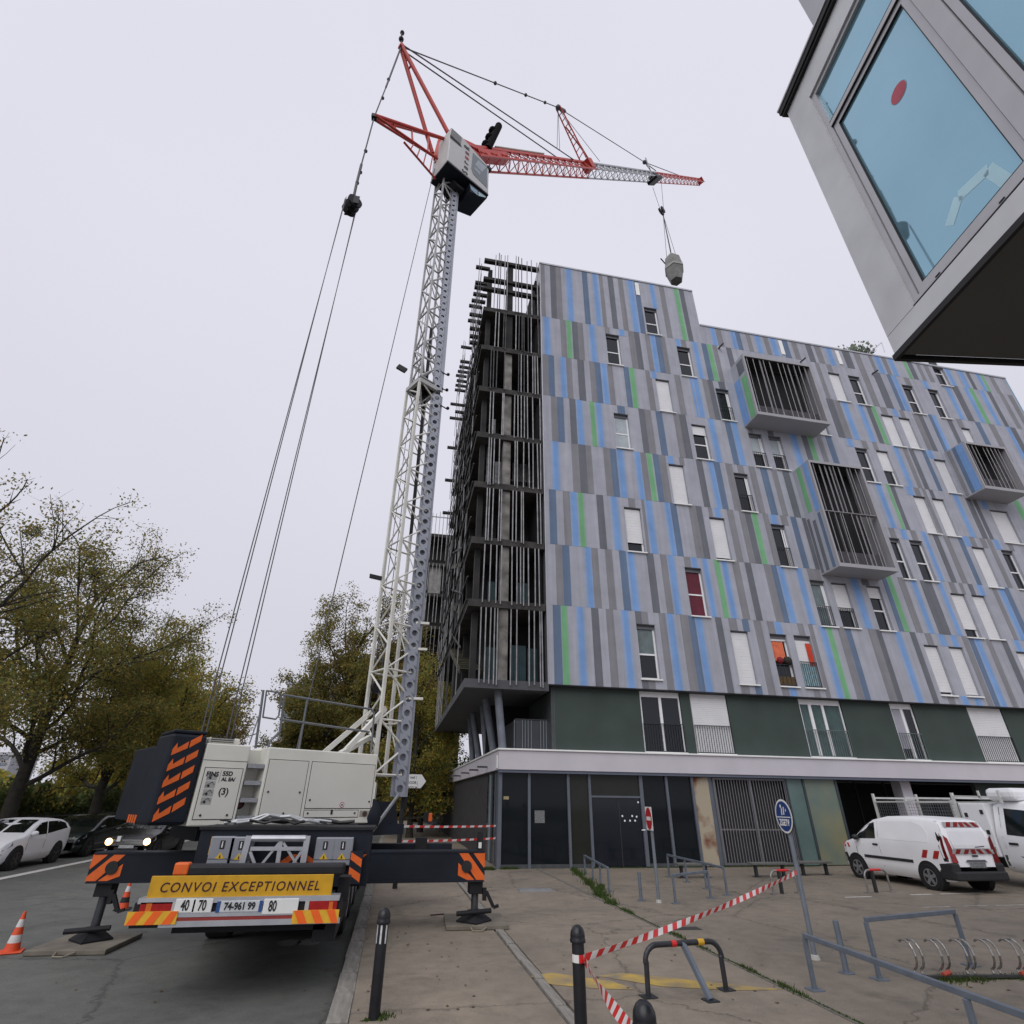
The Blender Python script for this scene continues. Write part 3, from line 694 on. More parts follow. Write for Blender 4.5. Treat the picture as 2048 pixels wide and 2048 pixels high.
def french(x0, x1, kind):
    yy = Y1 + .06; z0, z1 = ZB1 + .06, ZROW[0] - .04; f = .06
    b = B().box(x0, x0 + f, yy, yy + .08, z0, z1).box(x1 - f, x1, yy, yy + .08, z0, z1).box(x0 + f, x1 - f, yy, yy + .08, z1 - .22, z1).box(x0 + f, x1 - f, yy, yy + .08, z0, z0 + f)
    xm = x0 + (x1 - x0) * (.5 if kind != 'teal' else .56)
    b.box(xm - .06, xm + .06, yy - .01, yy + .07, z0 + f, z1 - .22)
    if kind == 'teal': b.box(x0 + (x1 - x0) * .22, x0 + (x1 - x0) * .29, yy - .01, yy + .07, z0 + f, z1 - .22)
    w = b.build('french_window', M_white, bld)
    B().box(x0 + f, x1 - f, yy + .04, yy + .05, z0 + f, z1 - .22).build('pane', M_pane, w)
    B().box(x0 - .03, x1 + .03, Y1 - .1, Y1 - .002, ZB1 + .057, ZB1 + .1).build('sill', M_trim, w)
    if kind == 'blind': shutter(x0 + .02, x1 - .02, z0 + .02, z1 - .02, yy - .03, w)
    if kind == 'teal': curtain('curtain', x0 + f, x1 - f, z0 + f, z1 - .24, yy + .028, mat('teal_curtain', (.07, .115, .115), .7, 0, .3, 2), w, 12, .006)
    if kind == 'lilac':
        curtain('curtain', x0 + f, x0 + (x1 - x0) * .62, z0 + (z1 - z0) * .2, z1 - .24, yy + .028, mat('lilac_curtain', (.36, .35, .40), .8, 0, .1, 3), w, 5, .008)
    railing(x0 + .01, x1 - .0, z0, z0 + (z1 - z0) * .47, Y1 - .035, w, .11, M_railm if kind in ('dark', 'blind') else mat('railing_grey_green', (.13, .16, .16), .5, .2))
    return w
french(gp[0][1] + .02, gp[1][0] - .02, 'dark'); french(gp[1][1] + .02, gp[2][0] - .02, 'blind'); french(gp[2][1] + .02, gp[3][0] - .02, 'teal')
french(gp[3][1] + .02, gp[4][0] - .02, 'lilac'); french(gp[4][1] + .02, gp[5][0] - .02, 'blind')
french(gp[5][1] + .02, gp[5][1] + 1.6, 'blind')
# corner terrace on the podium: parapet with pale rods
tb = PY(940 + 735 * .1242, 1330 + 870 * .1242, YF + .5); tx0 = tb[0]; tz = tb[2] - .02
ter = B().box(tx0, 6.1, YF + .5, YF + .54, ZB1 + .06, tz).box(tx0, tx0 + .04, YF + .542, YF + 3.5, ZB1 + .06, tz).build('terrace_parapet', mat('terrace_sheet', (.045, .05, .058), .5, .2, .1, 3), bld)
B().box(tx0 - .02, 6.1, YF + .47, YF + .56, tz + .002, tz + .035).build('terrace_rail', M_dark, ter)
for fpx in (845, 888, 935, 985, 1133, 1180, 1222, 1412, 1460, 715):
    x = PY(940 + fpx * .1242, 1430, YF + .48)[0]; B().box(x - .012, x + .012, YF + .465, YF + .495, ZB1 + .1, tz - .01).build('terrace_rod', mat('pale_rod', (.2, .22, .24), .5, .3), ter)
B().box(5.98, 6.10, Y1 + .02, Y1 + 4, ZB1 + .06, ZROW[0] - .05).build('terrace_wall', mat('terrace_wall_grey', (.07, .08, .08), .8), bld)
B().box(6.10, 6.118, Y1, Y1 + .15, ZB1 + .06, ZROW[0] - .04).build('corner_trim', mat('corner_trim_grey', (.10, .115, .11), .6), bld)
B().box(3.95, 6.0, Y1 + 4.0, Y1 + 4.2, ZB1 + .02, ZROW[0]).build('terrace_back_wall', mat('soot_black', (.012, .012, .013), .9, 0, .3, 2), bld)

# ground floor
gz0 = .0
def gx(x, y=1560): return PY(960 + x * .19669, y, Yg)[0]
M_frame = mat('slate_mullion', (.135, .152, .18), .45, .3, .08, 3)
M_gdark = glass('dark_shop_glass', (.011, .014, .017), .05, .18)
M_gbrown = glass('brownish_shop_glass', (.026, .028, .024), .08, .2)
mul = [gx(205), gx(498), gx(893), gx(1108), gx(1628), gx(1888)]
def z3g(x, y=1640): return PY(*zp(3, x, y), Yg)[0]
def z6g(x, y=1500): return PY(*zp(6, x, y), Yg)[0]
mul += [z3g(1447)]
door_z = PY(960 + 1380 * .19669, 1520 + 383 * .19669, Yg)[2]
zt = ZB0 - .10
for i, (a, b) in enumerate(zip(mul[:-1], mul[1:])):
    if i == 3:
        B().box(a + .05, b - .07, Yg + .02, Yg + .04, door_z + .06, zt).build('transom_pane', M_gbrown, bld)
        dr = B().box(a + .05, b - .07, Yg + .03, Yg + .08, gz0 + .03, door_z - .0).build('double_door', mat('navy_door_glass', (.008, .011, .018), .12, 0, .1, 2), bld)
        xm = (a + b) / 2 + .1
        B().box(xm - .01, xm + .01, Yg + .02, Yg + .029, .03, door_z).build('door_joint', M_dark, dr)
        for (px_, py_) in ((1450, 570), (1550, 570), (1595, 577), (1475, 618), (1528, 617), (1580, 617), (1610, 430)):
            q = PY(960 + px_ * .19669, 1520 + py_ * .19669, Yg); B().disc((q[0], Yg + .028, q[2]), (0, -1, 0), .035, .006, 8).build('door_sticker', M_white, dr)
        q = PY(960 + 1660 * .19669, 1520 + 713 * .19669, Yg - .03); B().tube((q[0] - .07, Yg - .05, q[2]), (q[0] + .07, Yg - .05, q[2]), .02, 8).build('door_handle', M_white, dr)
    else:
        B().box(a + .05, b, Yg + .03, Yg + .05, .12, zt).build('shop_pane', M_gbrown if i == 2 else M_gdark, bld)
for i, x in enumerate(mul):
    w_ = .07 if i in (0, 4) else .05
    B().box(x - w_, x + w_, Yg - .05, Yg + .1, .0, zt).build('mullion', M_frame, bld)
B().box(mul[3] + .05, mul[4] - .07, Yg - .03, Yg + .09, door_z - .0, door_z + .06).build('transom', M_frame, bld)
B().box(mul[0] - .06, mul[3], Yg - .04, Yg + .12, 0, .12).build('plinth', mat('plinth_grey', (.06, .065, .07), .7, 0, .2, 4), bld); B().box(mul[4], mul[-1], Yg - .04, Yg + .12, 0, .12).build('plinth', MATS['plinth_grey'], bld)
q = PY(960 + 608 * .19669, 1520 + 577 * .19669, Yg); B().box(q[0] - .19, q[0] + .19, Yg + .018, Yg + .028, q[2] - .2, q[2] + .2).build('notice', mat('notice_grey', (.16, .165, .17), .6, 0, .35, 22), bld)
q = PY(960 + 267 * .19669, 1520 + 385 * .19669, Yg); B().box(q[0] - .10, q[0] + .10, Yg + .018, Yg + .028, q[2] - .05, q[2] + .05).build('notice', mat('notice_yellow', (.35, .29, .15), .6, 0, .35, 30), bld)
# rusty panel, louvred grille, teal and yellowed panes
xr0, xr1 = z3g(1462, 1700), z3g(1612, 1700)
M_rust = mat('rust_stained_cream', (.40, .345, .255), .8, 0, .1, 1.1, 0, col2=(.17, .055, .025), detail=4)
M_rust.node_tree.nodes['Color Ramp'].color_ramp.elements[0].position = .50; M_rust.node_tree.nodes['Color Ramp'].color_ramp.elements[1].position = .64
B().box(xr0, xr1, Yg - .02, Yg + .06, .03, zt - .02).build('rusty_panel', M_rust, bld)
B().box(mul[-1], xr0 - .003, Yg + .03, Yg + .05, .03, zt).box(xr1 + .003, xr1 + .2, Yg + .02, Yg + .07, .03, zt).build('filler_panel', M_frame, bld)
xg0, xg1 = xr1 + .2, z6g(585)
grl = B().box(xg0, xg1, Yg - .03, Yg + .05, zt - .09, zt - .02).box(xg0, xg1, Yg - .03, Yg + .05, .05, .12).box(xg0, xg0 + .06, Yg - .03, Yg + .05, .121, zt - .091).box(xg1 - .06, xg1, Yg - .03, Yg + .05, .121, zt - .091).box((xg0 + xg1) / 2 - .04, (xg0 + xg1) / 2 + .04, Yg - .03, Yg + .05, .121, zt - .091).build('louvre_grille', mat('grille_frame', (.17, .17, .185), .5, .4, .08, 4), bld)
B().box(xg0 + .06, xg1 - .06, Yg + .3, Yg + .32, .05, zt).build('grille_backing', mat('grille_dark', (.05, .05, .055), .8, 0, .2, 2), grl)
B().box(xg0 + .061, xg1 - .061, Yg + .03, Yg + .05, 1.18, 1.23).build('grille_crossbar', M_fin, grl)
n = 26
for i in range(n):
    x = xg0 + .1 + (xg1 - xg0 - .2) * i / (n - 1)
    if abs(x - (xg0 + xg1) / 2) < .05: continue
    a = R(48)
    B().obox((x, Yg + .0, (zt - .09 + .12) / 2), (math.cos(a) * .045, math.sin(a) * .045, 0), (-math.sin(a) * .006, math.cos(a) * .006, 0), (0, 0, (zt - .215) / 2)).build('louvre_slat', M_fin, grl)
xt = [z6g(597), z6g(757), z6g(1068)]
B().box(xt[0], xt[1] - .05, Yg + .01, Yg + .05, .03, zt).build('teal_panel', mat('teal_glass_panel', (.115, .175, .165), .25, 0, .18, .7), bld)
M_yt = mat('yellowed_teal_panel', (.125, .185, .17), .3, 0, .1, .75, 0, col2=(.26, .245, .14), detail=5)
B().box(xt[1] + .05, xt[2] - .04, Yg + .01, Yg + .05, .03, zt).build('yellowed_panel', M_yt, bld)
for x in (xt[0] - .04, xt[1], xt[2]): B().box(x - .045, x + .045, Yg - .03, Yg + .09, 0, zt).build('mullion', mat('dark_mullion', (.05, .065, .075), .5, .2), bld)
# open parking recess behind, piers
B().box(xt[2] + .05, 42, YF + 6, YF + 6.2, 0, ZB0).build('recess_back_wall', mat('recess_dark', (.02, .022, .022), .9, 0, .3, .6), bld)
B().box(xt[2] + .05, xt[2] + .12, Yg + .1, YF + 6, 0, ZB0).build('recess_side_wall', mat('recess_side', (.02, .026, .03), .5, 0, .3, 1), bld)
xq = z6g(1800)
B().box(xq - .28, xq + .22, Yg + .3, Yg + .8, 0, ZB0 + .04).build('pier', M_pale, bld)
xq = PY(1985, 1590, Yg)[0]
B().box(xq - .2, 42, Yg + .5, Yg + .7, 0, ZB0 + .04).build('recess_green_wall', M_green, bld)
for k in range(4):
    x = xt[2] + 1.2 + k * 1.7; B().box(x, x + .06, YF + 4.5, YF + 4.6, 0, ZB0).build('recess_post', M_dark, bld)
B().box(xt[2] + 3.1, xt[2] + 4.4, YF + 5.7, YF + 5.99, .2, 2.4).build('recess_door', mat('brown_door', (.05, .032, .02), .6), bld)

# side wall of the podium along the street (vertical timber-like boards) and its glazed end
sl = mat('dark_side_board', (.038, .036, .038), .75, 0, .3, 3)
for k in range(96):
    y0 = 25.1 + k * .46
    B().box(XP + .14, XP + .2 + .012 * (k % 3), y0 + .01, y0 + .44, 0, ZB0 - .004).build('side_board', sl, bld)
B().box(XP + .21, XP + .3, 25, 70, 0, ZB0).build('side_backing', M_dark, bld)
for (a, b, m_) in ((22.15, 23.0, M_gdark), (23.05, 23.9, M_gdark), (23.95, 24.45, mat('pale_teal_pane', (.24, .30, .29), .3)), (24.5, 25.05, M_gdark)):
    B().box(XP + .12, XP + .15, a, b, .05, ZB0 - .1).build('shop_pane', m_, bld)
for yy in (22.6, 23.02, 23.92, 24.47): B().box(XP + .08, XP + .18, yy - .025, yy + .025, 0, ZB0 - .004).build('mullion', M_frame, bld)

# ================================================================== BURNT WING
XB0, XB1 = 2.37, 5.74
YB1 = float(PX(870, 1450, XB0)[1])
brn = thing('burnt_building', 'fire-damaged building wing with charred open galleries and bare vertical metal bars', 'building', (4, 21.75, 0))
def char(name, a, b, vs=1.2): return mat(name, a, .9, 0, .2, vs, .15, 20, col2=b, detail=7)
M_char = char('charred_concrete', (.014, .0135, .015), (.042, .040, .039))
M_slab = char('scorched_slab_edge', (.020, .019, .019), (.075, .070, .064), 1.6)
M_soot = mat('soot_interior', (.006, .006, .008), .95, 0, .4, 1)
M_bar = mat('galvanised_bar', (.30, .295, .305), .5, .35, .3, 3)
M_barb = mat('blackened_bar', (.085, .083, .088), .7, .3, .4, 3)
M_col = char('scorched_column', (.10, .095, .088), (.33, .315, .29), 2.2)
M_teal = mat('teal_shutter_panel', (.020, .052, .060), .55, 0, .3, 2)
ZS = ZROW[:]                                     # slabs
B().box(XB0, XB1 + .08, YF + .0, YF + 5.0, 6.02, ZS[0] + .06).box(XB0, 6.6, YF + 5.001, YB1, 6.02, ZS[0] + .06).build('soffit_slab', mat('soffit_grey', (.085, .088, .095), .8, 0, .12, .5), brn)
for i, z in enumerate(ZS[1:8]):
    B().box(XB0 - .02, XB1, YF - .02, YF + 5.2, z - .32, z).build('floor_slab', M_slab, brn)
    B().box(XB0 - .02, XB1, YF + 5.201, YB1, z - .32, z).build('floor_slab', M_char, brn)
fp = .02
# remains of the roof frame
for z in (31.9, 30.2, 29.35):
    B().box(XB0 - .1, XB1, YF, YF + .25, z - .22, z).build('roof_beam', M_char, brn)
for yy in (24.5, 27.5):
    B().box(XB0, XB1 - .5, yy, yy + .2, 29.2, 29.4).build('roof_beam', M_char, brn)
# columns
cx = PY(1007, 1200, YF + .25)[0]
for i in range(8):
    z0 = ZS[i] + .002; z1 = ZS[i + 1] - .322 if i < 7 else 31.6
    B().box(cx - .19, cx + .19, YF + .12, YF + .5, z0, z1).build('column', M_col if i < 6 else M_char, brn)
    B().box(XB0 + .25, XB0 + .5, YF + .55, YF + .9, z0, z1).build('column', M_char, brn)
    for yy in (26.2, 30.4):
        B().box(XB0 + .35, XB0 + .7, yy, yy + .35, z0, min(z1, 29.3)).build('column', M_char, brn)
# charred rooms behind the gallery
for i in range(7):
    z0, z1 = ZS[i] + .001, ZS[i + 1] - .321
    yb = YF + 2.4
    if i < 6:
        B().box(XB0 + .9, 3.85, yb, yb + .15, z0, z1).box(4.9, XB1, yb, yb + .15, z0, z1).box(3.85, 4.9, yb + .002, yb + .12, z1 - .5, z1).build('room_wall', M_soot if i % 2 else M_char, brn)
        B().box(XB0 + 1.0, XB0 + 1.15, yb + .16, YB1, z0, z1).build('room_wall', M_soot, brn)
    elif i == 6:
        B().box(4.4, XB1, yb, yb + .15, z0, z1 - .4).box(XB0 + .9, 3.2, yb, yb + .15, z0, z1).build('room_wall', M_soot, brn)
    B().box(XB1 - .2, XB1 - .05, YF + .3, YF + 12, z0, z1).build('party_wall', M_soot, brn)
B().box(XB1 - .2, XB1 - .05, YF + .3, YF + 12, ZS[7] + .001, 31.0).build('party_wall', M_soot, brn)
# one bent duct crossing the gap in the roof storey
B().tube((3.6, YF + 2.6, 24.6), (5.2, YF + 2.2, 27.0), .16, 8).build('fallen_duct', M_char, brn)
# corrugated sheet, hanging insulation, boards and railings inside the lower rooms
b = B()
for k in range(16):
    x = 4.55 + k * .075; b.box(x, x + .045, YF + 1.7, YF + 1.76 + .02 * (k % 2), 16.9, 18.0)
b.build('corrugated_sheet', mat('corrugated_grey', (.24, .235, .225), .7, .2, .15, 3), brn)
B().box(4.4, XB1 - .25, YF + 1.5, YF + 1.55, 15.6, 16.5).build('room_panel', mat('slate_purple_panel', (.055, .056, .075), .6), brn)
for (x, z, h, w_) in ((3.0, 15.7, 2.5, .22), (3.45, 15.62, 1.7, .3), (3.9, 15.7, 2.6, .16), (3.2, 18.6, 1.4, .2)):
    B().box(x, x + w_, YF + .75, YF + .8, z, z + h).build('peeled_panel', mat('peeled_grey', (.20, .20, .205), .7, .1, .5, 4), brn)
for i in (3, 5, 6):
    z0 = ZS[i]; b = B().box(XB0 + .6, XB1 - .3, YF + 1.1, YF + 1.13, z0 + .95, z0 + 1.0)
    for k in range(22): b.box(XB0 + .65 + k * .115, XB0 + .665 + k * .115, YF + 1.1, YF + 1.12, z0, z0 + .95)
    b.build('gallery_railing', M_barb, brn)
for (i, x0, x1, zt_) in ((0, 3.25, 3.75, 1.55), (0, 4.35, 5.05, 1.7), (0, 5.12, 5.70, 1.6), (1, 3.3, 3.7, 1.15), (1, 4.6, 5.2, 1.2)):
    b = B(); n = int((x1 - x0) / .085)
    for k in range(n): b.box(x0 + k * (x1 - x0) / n, x0 + (k + .82) * (x1 - x0) / n, YF + .8, YF + .83, ZS[i] + .07, ZS[i] + zt_)
    b.build('teal_shutter', M_teal, brn)
# vertical bars on the front, irregularly set storey by storey
r2 = random.Random(11)
for i in range(8):
    z0 = ZS[i] - .13; z1 = ZS[i + 1] - .36 if i < 7 else 32.2
    xs = [2.95, 3.12, 3.28, 3.55, 3.68, 4.25, 4.42, 4.62, 4.78, 4.98, 5.22, 5.42, 5.58]
    r2.shuffle(xs); xs = sorted(xs[:11])
    for x in xs:
        x += r2.uniform(-.05, .05); dx = r2.uniform(-.02, .02)
        B().bar((x, YF - .075, z0 + r2.uniform(-.05, .05)), (x + dx, YF - .075, z1 + (r2.uniform(-.1, .35) if i == 7 else 0)), .046, .046).build('facade_bar', M_bar if i < 5 or r2.random() < .5 else M_barb, brn)
# bars and diagonal stairs along the street side
for i in range(8):
    z0 = ZS[i] - .1; z1 = ZS[i + 1] - .32 if i < 7 else 30.2
    y = YF + .3
    while y < YB1 - .3:
        y += r2.choice((.6, .9, 1.3, 1.9, 2.6))
        if i == 7 and r2.random() < .4: continue
        B().bar((XB0 - .06, y, z0), (XB0 - .06 + r2.uniform(-.02, .02), y, z1), .045, .045).build('facade_bar', M_bar if r2.random() < (.6 if i < 2 else .3) else M_barb, brn)
for i in range(7):
    z = ZS[i + 1]
    for dz, m_ in ((1.02, M_barb), (-.02, M_slab)):
        B().bar((XB0 - .09, YF + .05, z + dz), (XB0 - .09, YB1, z + dz), .05, .05 if dz > .5 else .09).build('gallery_handrail', m_, brn)
# broken slab fins and beam ends jutting over the street
zz = [31.75, 30.4, 29.6, 28.9, 28.2, 27.4, 26.6, 25.6, 24.4, 23.6, 22.9, 22.1, 21.4, 20.8, 20.1, 19.2, 18.4, 17.6, 16.8, 15.5, 14.2, 12.6]
for k, (sx_, sy_) in enumerate(((330, 95), (325, 195), (320, 225), (312, 268), (302, 310), (285, 345), (288, 400), (278, 440), (290, 490), (292, 540), (290, 580), (233, 612), (228, 705), (222, 740), (212, 770), (200, 797), (205, 830), (197, 860), (193, 890), (165, 980), (195, 1030), (160, 1070), (145, 1260), (130, 1470), (115, 1680))):
    q = PX(850 + sx_ * .3106, 500 + sy_ * .3106, XB0 - .42)
    if q[1] > YB1: q = PY(850 + sx_ * .3106, 500 + sy_ * .3106, YB1)
    zz_ = q[2]
    B().box(q[0], XB0 + .55, q[1], q[1] + .2, zz_ - .2, zz_).build('beam_end', M_char, brn)
    for dx in (-.2, -.06): B().bar((XB0 + dx + r2.uniform(-.04, .04), q[1] - .03, zz_ - r2.uniform(1.2, 3.2)), (XB0 + dx, q[1] - .03, zz_ + r2.uniform(.1, 1.0)), .035).build('facade_bar', M_barb, brn)
for k in range(7):
    z = ZS[k + 1]
    b = B()
    ya, yb_ = 23.4 + (k % 3) * 1.2, 29.2 + (k % 3) * 1.2
    for j in range(14):
        t = j / 13; b.box(XB0 - .02, XB0 + .85, ya + (yb_ - ya) * t, ya + (yb_ - ya) * t + .42, z - 2.6 + 2.3 * t, z - 2.54 + 2.3 * t)
    b.bar((XB0 - .04, ya, z - 2.7), (XB0 - .04, yb_ + .3, z - .35), .05, .22).bar((XB0 + .86, ya, z - 2.7), (XB0 + .86, yb_ + .3, z - .35), .05, .22)
    b.build('gallery_stair', M_char if k > 2 else char('dusty_stair', (.035, .033, .025), (.10, .095, .06)), brn)
    B().bar((XB0 - .07, ya, z - 1.7), (XB0 - .07, yb_ + .3, z + .65), .045, .07).build('stair_handrail', M_barb, brn)
# slanting round pillars carrying the wing on the podium
for k, yy in enumerate((22.25, 24.3, 26.3, 28.6, 31.0)):
    B().tube((4.05, yy, ZB1 + .02), (3.80 - (.18 if k % 2 else 0), yy, 6.03), .155, 20).build('pillar', mat('slate_pillar', (.17, .185, .215), .6, .1, .2, 2.5, .1, 20), brn, smooth=True)
B().box(6.0, 6.2, 26.5, YB1 - 2, ZB1 + .02, 6.0).build('first_floor_wall', M_soot, brn)
# second, more distant block of the wing seen past the mast
YD = 46.0
fa_, fb_ = PY(851, 1024, YD), PY(915, 1024, YD)
xd0, xd1, zd = fa_[0], fb_[0] + 1.5, fa_[2]
far = B().box(xd0 + .3, xd1, YD + 1.5, YD + 9, 3.2, zd - 2.2).build('far_room_wall', M_char, brn)
for k in range(6):
    z = zd - 2.2 - k * 2.94
    if z > 4: B().box(xd0, xd1, YD, YD + 8, z - .3, z).build('far_floor_slab', M_slab, brn)
for k in range(6):
    b = B(); z = zd - 2.2 - k * 2.94
    for j in range(13):
        x = xd0 + .03 + j * (xd1 - xd0) / 13 + r2.uniform(-.05, .05); b.box(x, x + .06, YD - .09, YD - .03, z - 2.7, z - .1)
    stuff(b.build('far_facade_bars', M_bar, brn))
b = B()
for j in range(13):
    x = xd0 + j * (xd1 - xd0) / 13; b.box(x, x + .05, YD - .06, YD - .01, zd - 2.3, zd + r2.uniform(-.1, .3))
b.box(xd0, xd1, YD - .1, YD - .061, zd - .5, zd - .4)
stuff(b.build('far_facade_bars', M_bar, brn))
B().box(xd0 + .5, xd0 + .85, YD + .2, YD + .3, zd - 10.5, zd - 8.4).box(xd0 + .9, xd0 + 2.0, YD + .3, YD + .4, zd - 8.0, zd - 5.3).build('far_pale_sheet', mat('far_pale_sheet', (.36, .35, .34), .7, 0, .3, 2), brn)

# ================================================================== MOBILE TOWER CRANE
AZ = R(58)
E1 = np.array((math.sin(AZ), math.cos(AZ), 0)); E2 = np.array((-math.cos(AZ), math.sin(AZ), 0)); EZ = np.array((0, 0, 1.0))
SL = np.array((-1.82, 13.55, 0))                       # slewing centre on the truck
MC = np.array((-.33, 14.5, 0))                         # mast foot
def U(s, t, z): return SL + E1 * s + E2 * t + EZ * z
M_cream = mat('crane_cream_paint', (.70, .69, .615), .42, 0, .07, 1.6)
M_creamd = mat('crane_cream_door', (.655, .645, .58), .42, 0, .05, 1.2)
M_navy = mat('crane_navy_paint', (.0085, .012, .020), .55, 0, .3, 2.0, spec=.28)
M_orange = mat('signal_orange', (.70, .12, .012), .5, 0, .12, 6)
M_red = mat('crane_red_paint', (.52, .045, .028), .45, 0, .12, 3)
M_steel = mat('crane_galvanised', (.36, .37, .38), .45, .5, .12, 4)
M_mast = mat('mast_off_white', (.66, .65, .59), .5, 0, .1, 2.5)
M_rail = mat('mast_rail_grey', (.30, .315, .36), .45, .35, .08, 1.5)
M_rope = mat('steel_rope', (.085, .085, .095), .65, .1, .1, 6)
M_black = mat('rubber_black', (.014, .014, .015), .75, 0, .25, 6)
M_blk = mat('machine_black', (.014, .0145, .017), .6, 0, .25, 5, spec=.3)
M_alu = mat('bare_aluminium', (.50, .51, .54), .38, .6, .1, 5)
M_ink = mat('print_black', (.012, .012, .014), .6, 0, 0)
M_wht = mat('print_white', (.72, .72, .70), .5, 0, .05, 5)
M_tread = mat('tread_plate', (.36, .37, .39), .5, .5, .3, 50)
crane = thing('mobile_crane', 'white and red truck-mounted tower crane with its lattice mast raised, rear sign reading CONVOI EXCEPTIONNEL', 'crane', (-1.8, 13.5, -.12))

# ---- carrier
TX0, TX1 = -3.08, -.52
B().box(-2.75, -.85, 10.42, 22.5, .45, .92).build('chassis', M_navy, crane)
B().box(-2.95, -.65, 11.6, 22.3, .92, 1.22).build('chassis_deck', M_navy, crane)
B().box(-3.05, -.55, 20.6, 22.6, .55, 2.6).build('driver_cab', M_cream, crane)
def axle_wheel(x, y):
    b = B(); sgn = 1 if x > -1.8 else -1
    c = np.array((x, y, .40)); n = np.array((sgn, 0, 0))
    b.disc(c - n * .2, n, .52, .40, 28); w = b.build('wheel', M_black, crane, bevel=.04)
    B().disc(c + n * .201, n, .28, .012, 20).build('rim', M_steel, w)
for yy in (12.9, 14.5, 16.1, 18.6, 20.3):
    for x in (-2.78, -.82): axle_wheel(x, yy)
for yy in (14.5, 16.1): B().box(-.98, -.56, yy - .62, yy + .62, .96, 1.0).build('mudguard', M_blk, crane)
B().box(-.85, -.56, 9.3, 11.9, .42, .80).build('side_locker', M_blk, crane)
# rear under-run bar with lamps and plates (plane Y = 9)
YR = 9.0
def yr(px, py, v=YR): return qy(px, py, v)
def slab(name, a, b_, v, d, m, parent=crane, **k):
    p, q = yr(*a, v), yr(*b_, v); return B().box(p[0], q[0], v, v + d, p[2], q[2]).build(name, m, parent, **k)
bump = slab('rear_bar', (255, 1704), (640, 1742), YR + .03, .16, M_blk)
slab('bar_frame', (262, 1695), (640, 1699), YR, .2, M_alu, bump)
slab('bar_stripe', (300, 1729), (590, 1737), YR, .03, mat('bar_red', (.26, .03, .025), .5), bump)
slab('bar_frame', (300, 1739), (640, 1742), YR - .004, .03, M_alu, bump); slab('bar_frame', (330, 1722), (560, 1726), YR - .004, .03, M_alu, bump)
for (a, b_, tag_) in (((241, 1721), (330, 1744), 0), ((553, 1718), (637, 1741), 1)):
    p, q = yr(*a, YR - .02), yr(*b_, YR - .02); z0, z1 = q[2], p[2]; x0, x1 = p[0], q[0]
    ch = B().box(x0, x1, YR - .02, YR + .0, z0, z1).build('reflector_board', mat('reflex_yellow', (.72, .40, .03), .35, 0, .1, 12), crane)
    for k in range(3):
        w_ = (x1 - x0) / 5; s_ = 1 if tag_ else -1; xa = x0 + w_ * (.1 + 1.75 * k); h = z1 - z0
        pts = [(xa, z0 if s_ < 0 else z1), (xa + w_ * .9, z0 if s_ < 0 else z1), (xa + w_ * 1.6, z1 if s_ < 0 else z0), (xa + w_ * .7, z1 if s_ < 0 else z0)]
        pts = [(min(x, x1), z) for x, z in pts]
        B().prism([(x, YR - .024, z) for x, z in pts], (0, .003, 0)).build('reflector_stripe', mat('reflex_orange', (.85, .13, .015), .35, 0, .05, 12), ch)
for (a, b_, c_) in (((266, 1703), (326, 1722), 0), ((583, 1700), (634, 1719), 1)):
    lamp = slab('tail_lamp', a, b_, YR + .0, .04, mat('tail_lamp_red', (.33, .012, .012), .2, 0, .25, 8))
    p, q = yr(*a), yr(*b_); xm = (p[0] + (q[0] - p[0]) * (.18 if not c_ else .72), p[0] + (q[0] - p[0]) * (.34 if not c_ else .86))
    B().box(xm[0], xm[1], YR - .005, YR - .001, q[2] + .01, p[2] - .01).build('indicator', mat('amber_lens', (.6, .14, .02), .2), lamp)
    xm = (p[0] + (q[0] - p[0]) * (.93 if not c_ else -.12), p[0] + (q[0] - p[0]) * (1.07 if not c_ else .02))
    B().box(xm[0], xm[1], YR - .005, YR - .001, q[2] + .0, p[2]).build('reversing_lens', mat('clear_lens', (.45, .44, .42), .2), lamp)
def plate(a, b_, body, size, m=M_wht, xs=.8, align=0.0, v=YR - .01, col=M_ink):
    p, q = yr(*a, v), yr(*b_, v)
    o = B().box(p[0], q[0], v, v + .02, q[2], p[2]).build('number_plate', m, crane, bevel=.006)
    if body: text(body, size, ((p[0] + q[0]) / 2 + align, v - .003, (p[2] + q[2]) / 2), (1, 0, 0), (0, 0, 1), col, o, ext=.0015, xs=xs, off=.004)
    return o
plate((333, 1696), (365, 1722), '40', .155, xs=.62)
plate((366, 1696), (397, 1722), '70', .155, xs=.62)
pl = plate((411, 1700), (493, 1720), '74-961 99', .105, mat('plate_grey_white', (.52, .54, .55), .4), .88)
p, q = yr(411, 1700), yr(493, 1720)
B().box(p[0], p[0] + .045, YR - .013, YR - .0105, q[2], p[2]).box(q[0] - .04, q[0], YR - .013, YR - .0105, q[2], p[2]).build('plate_band', mat('plate_blue', (.02, .07, .22), .4), pl)
plate((499, 1696), (560, 1724), '80', .16, xs=.62, align=-.10)
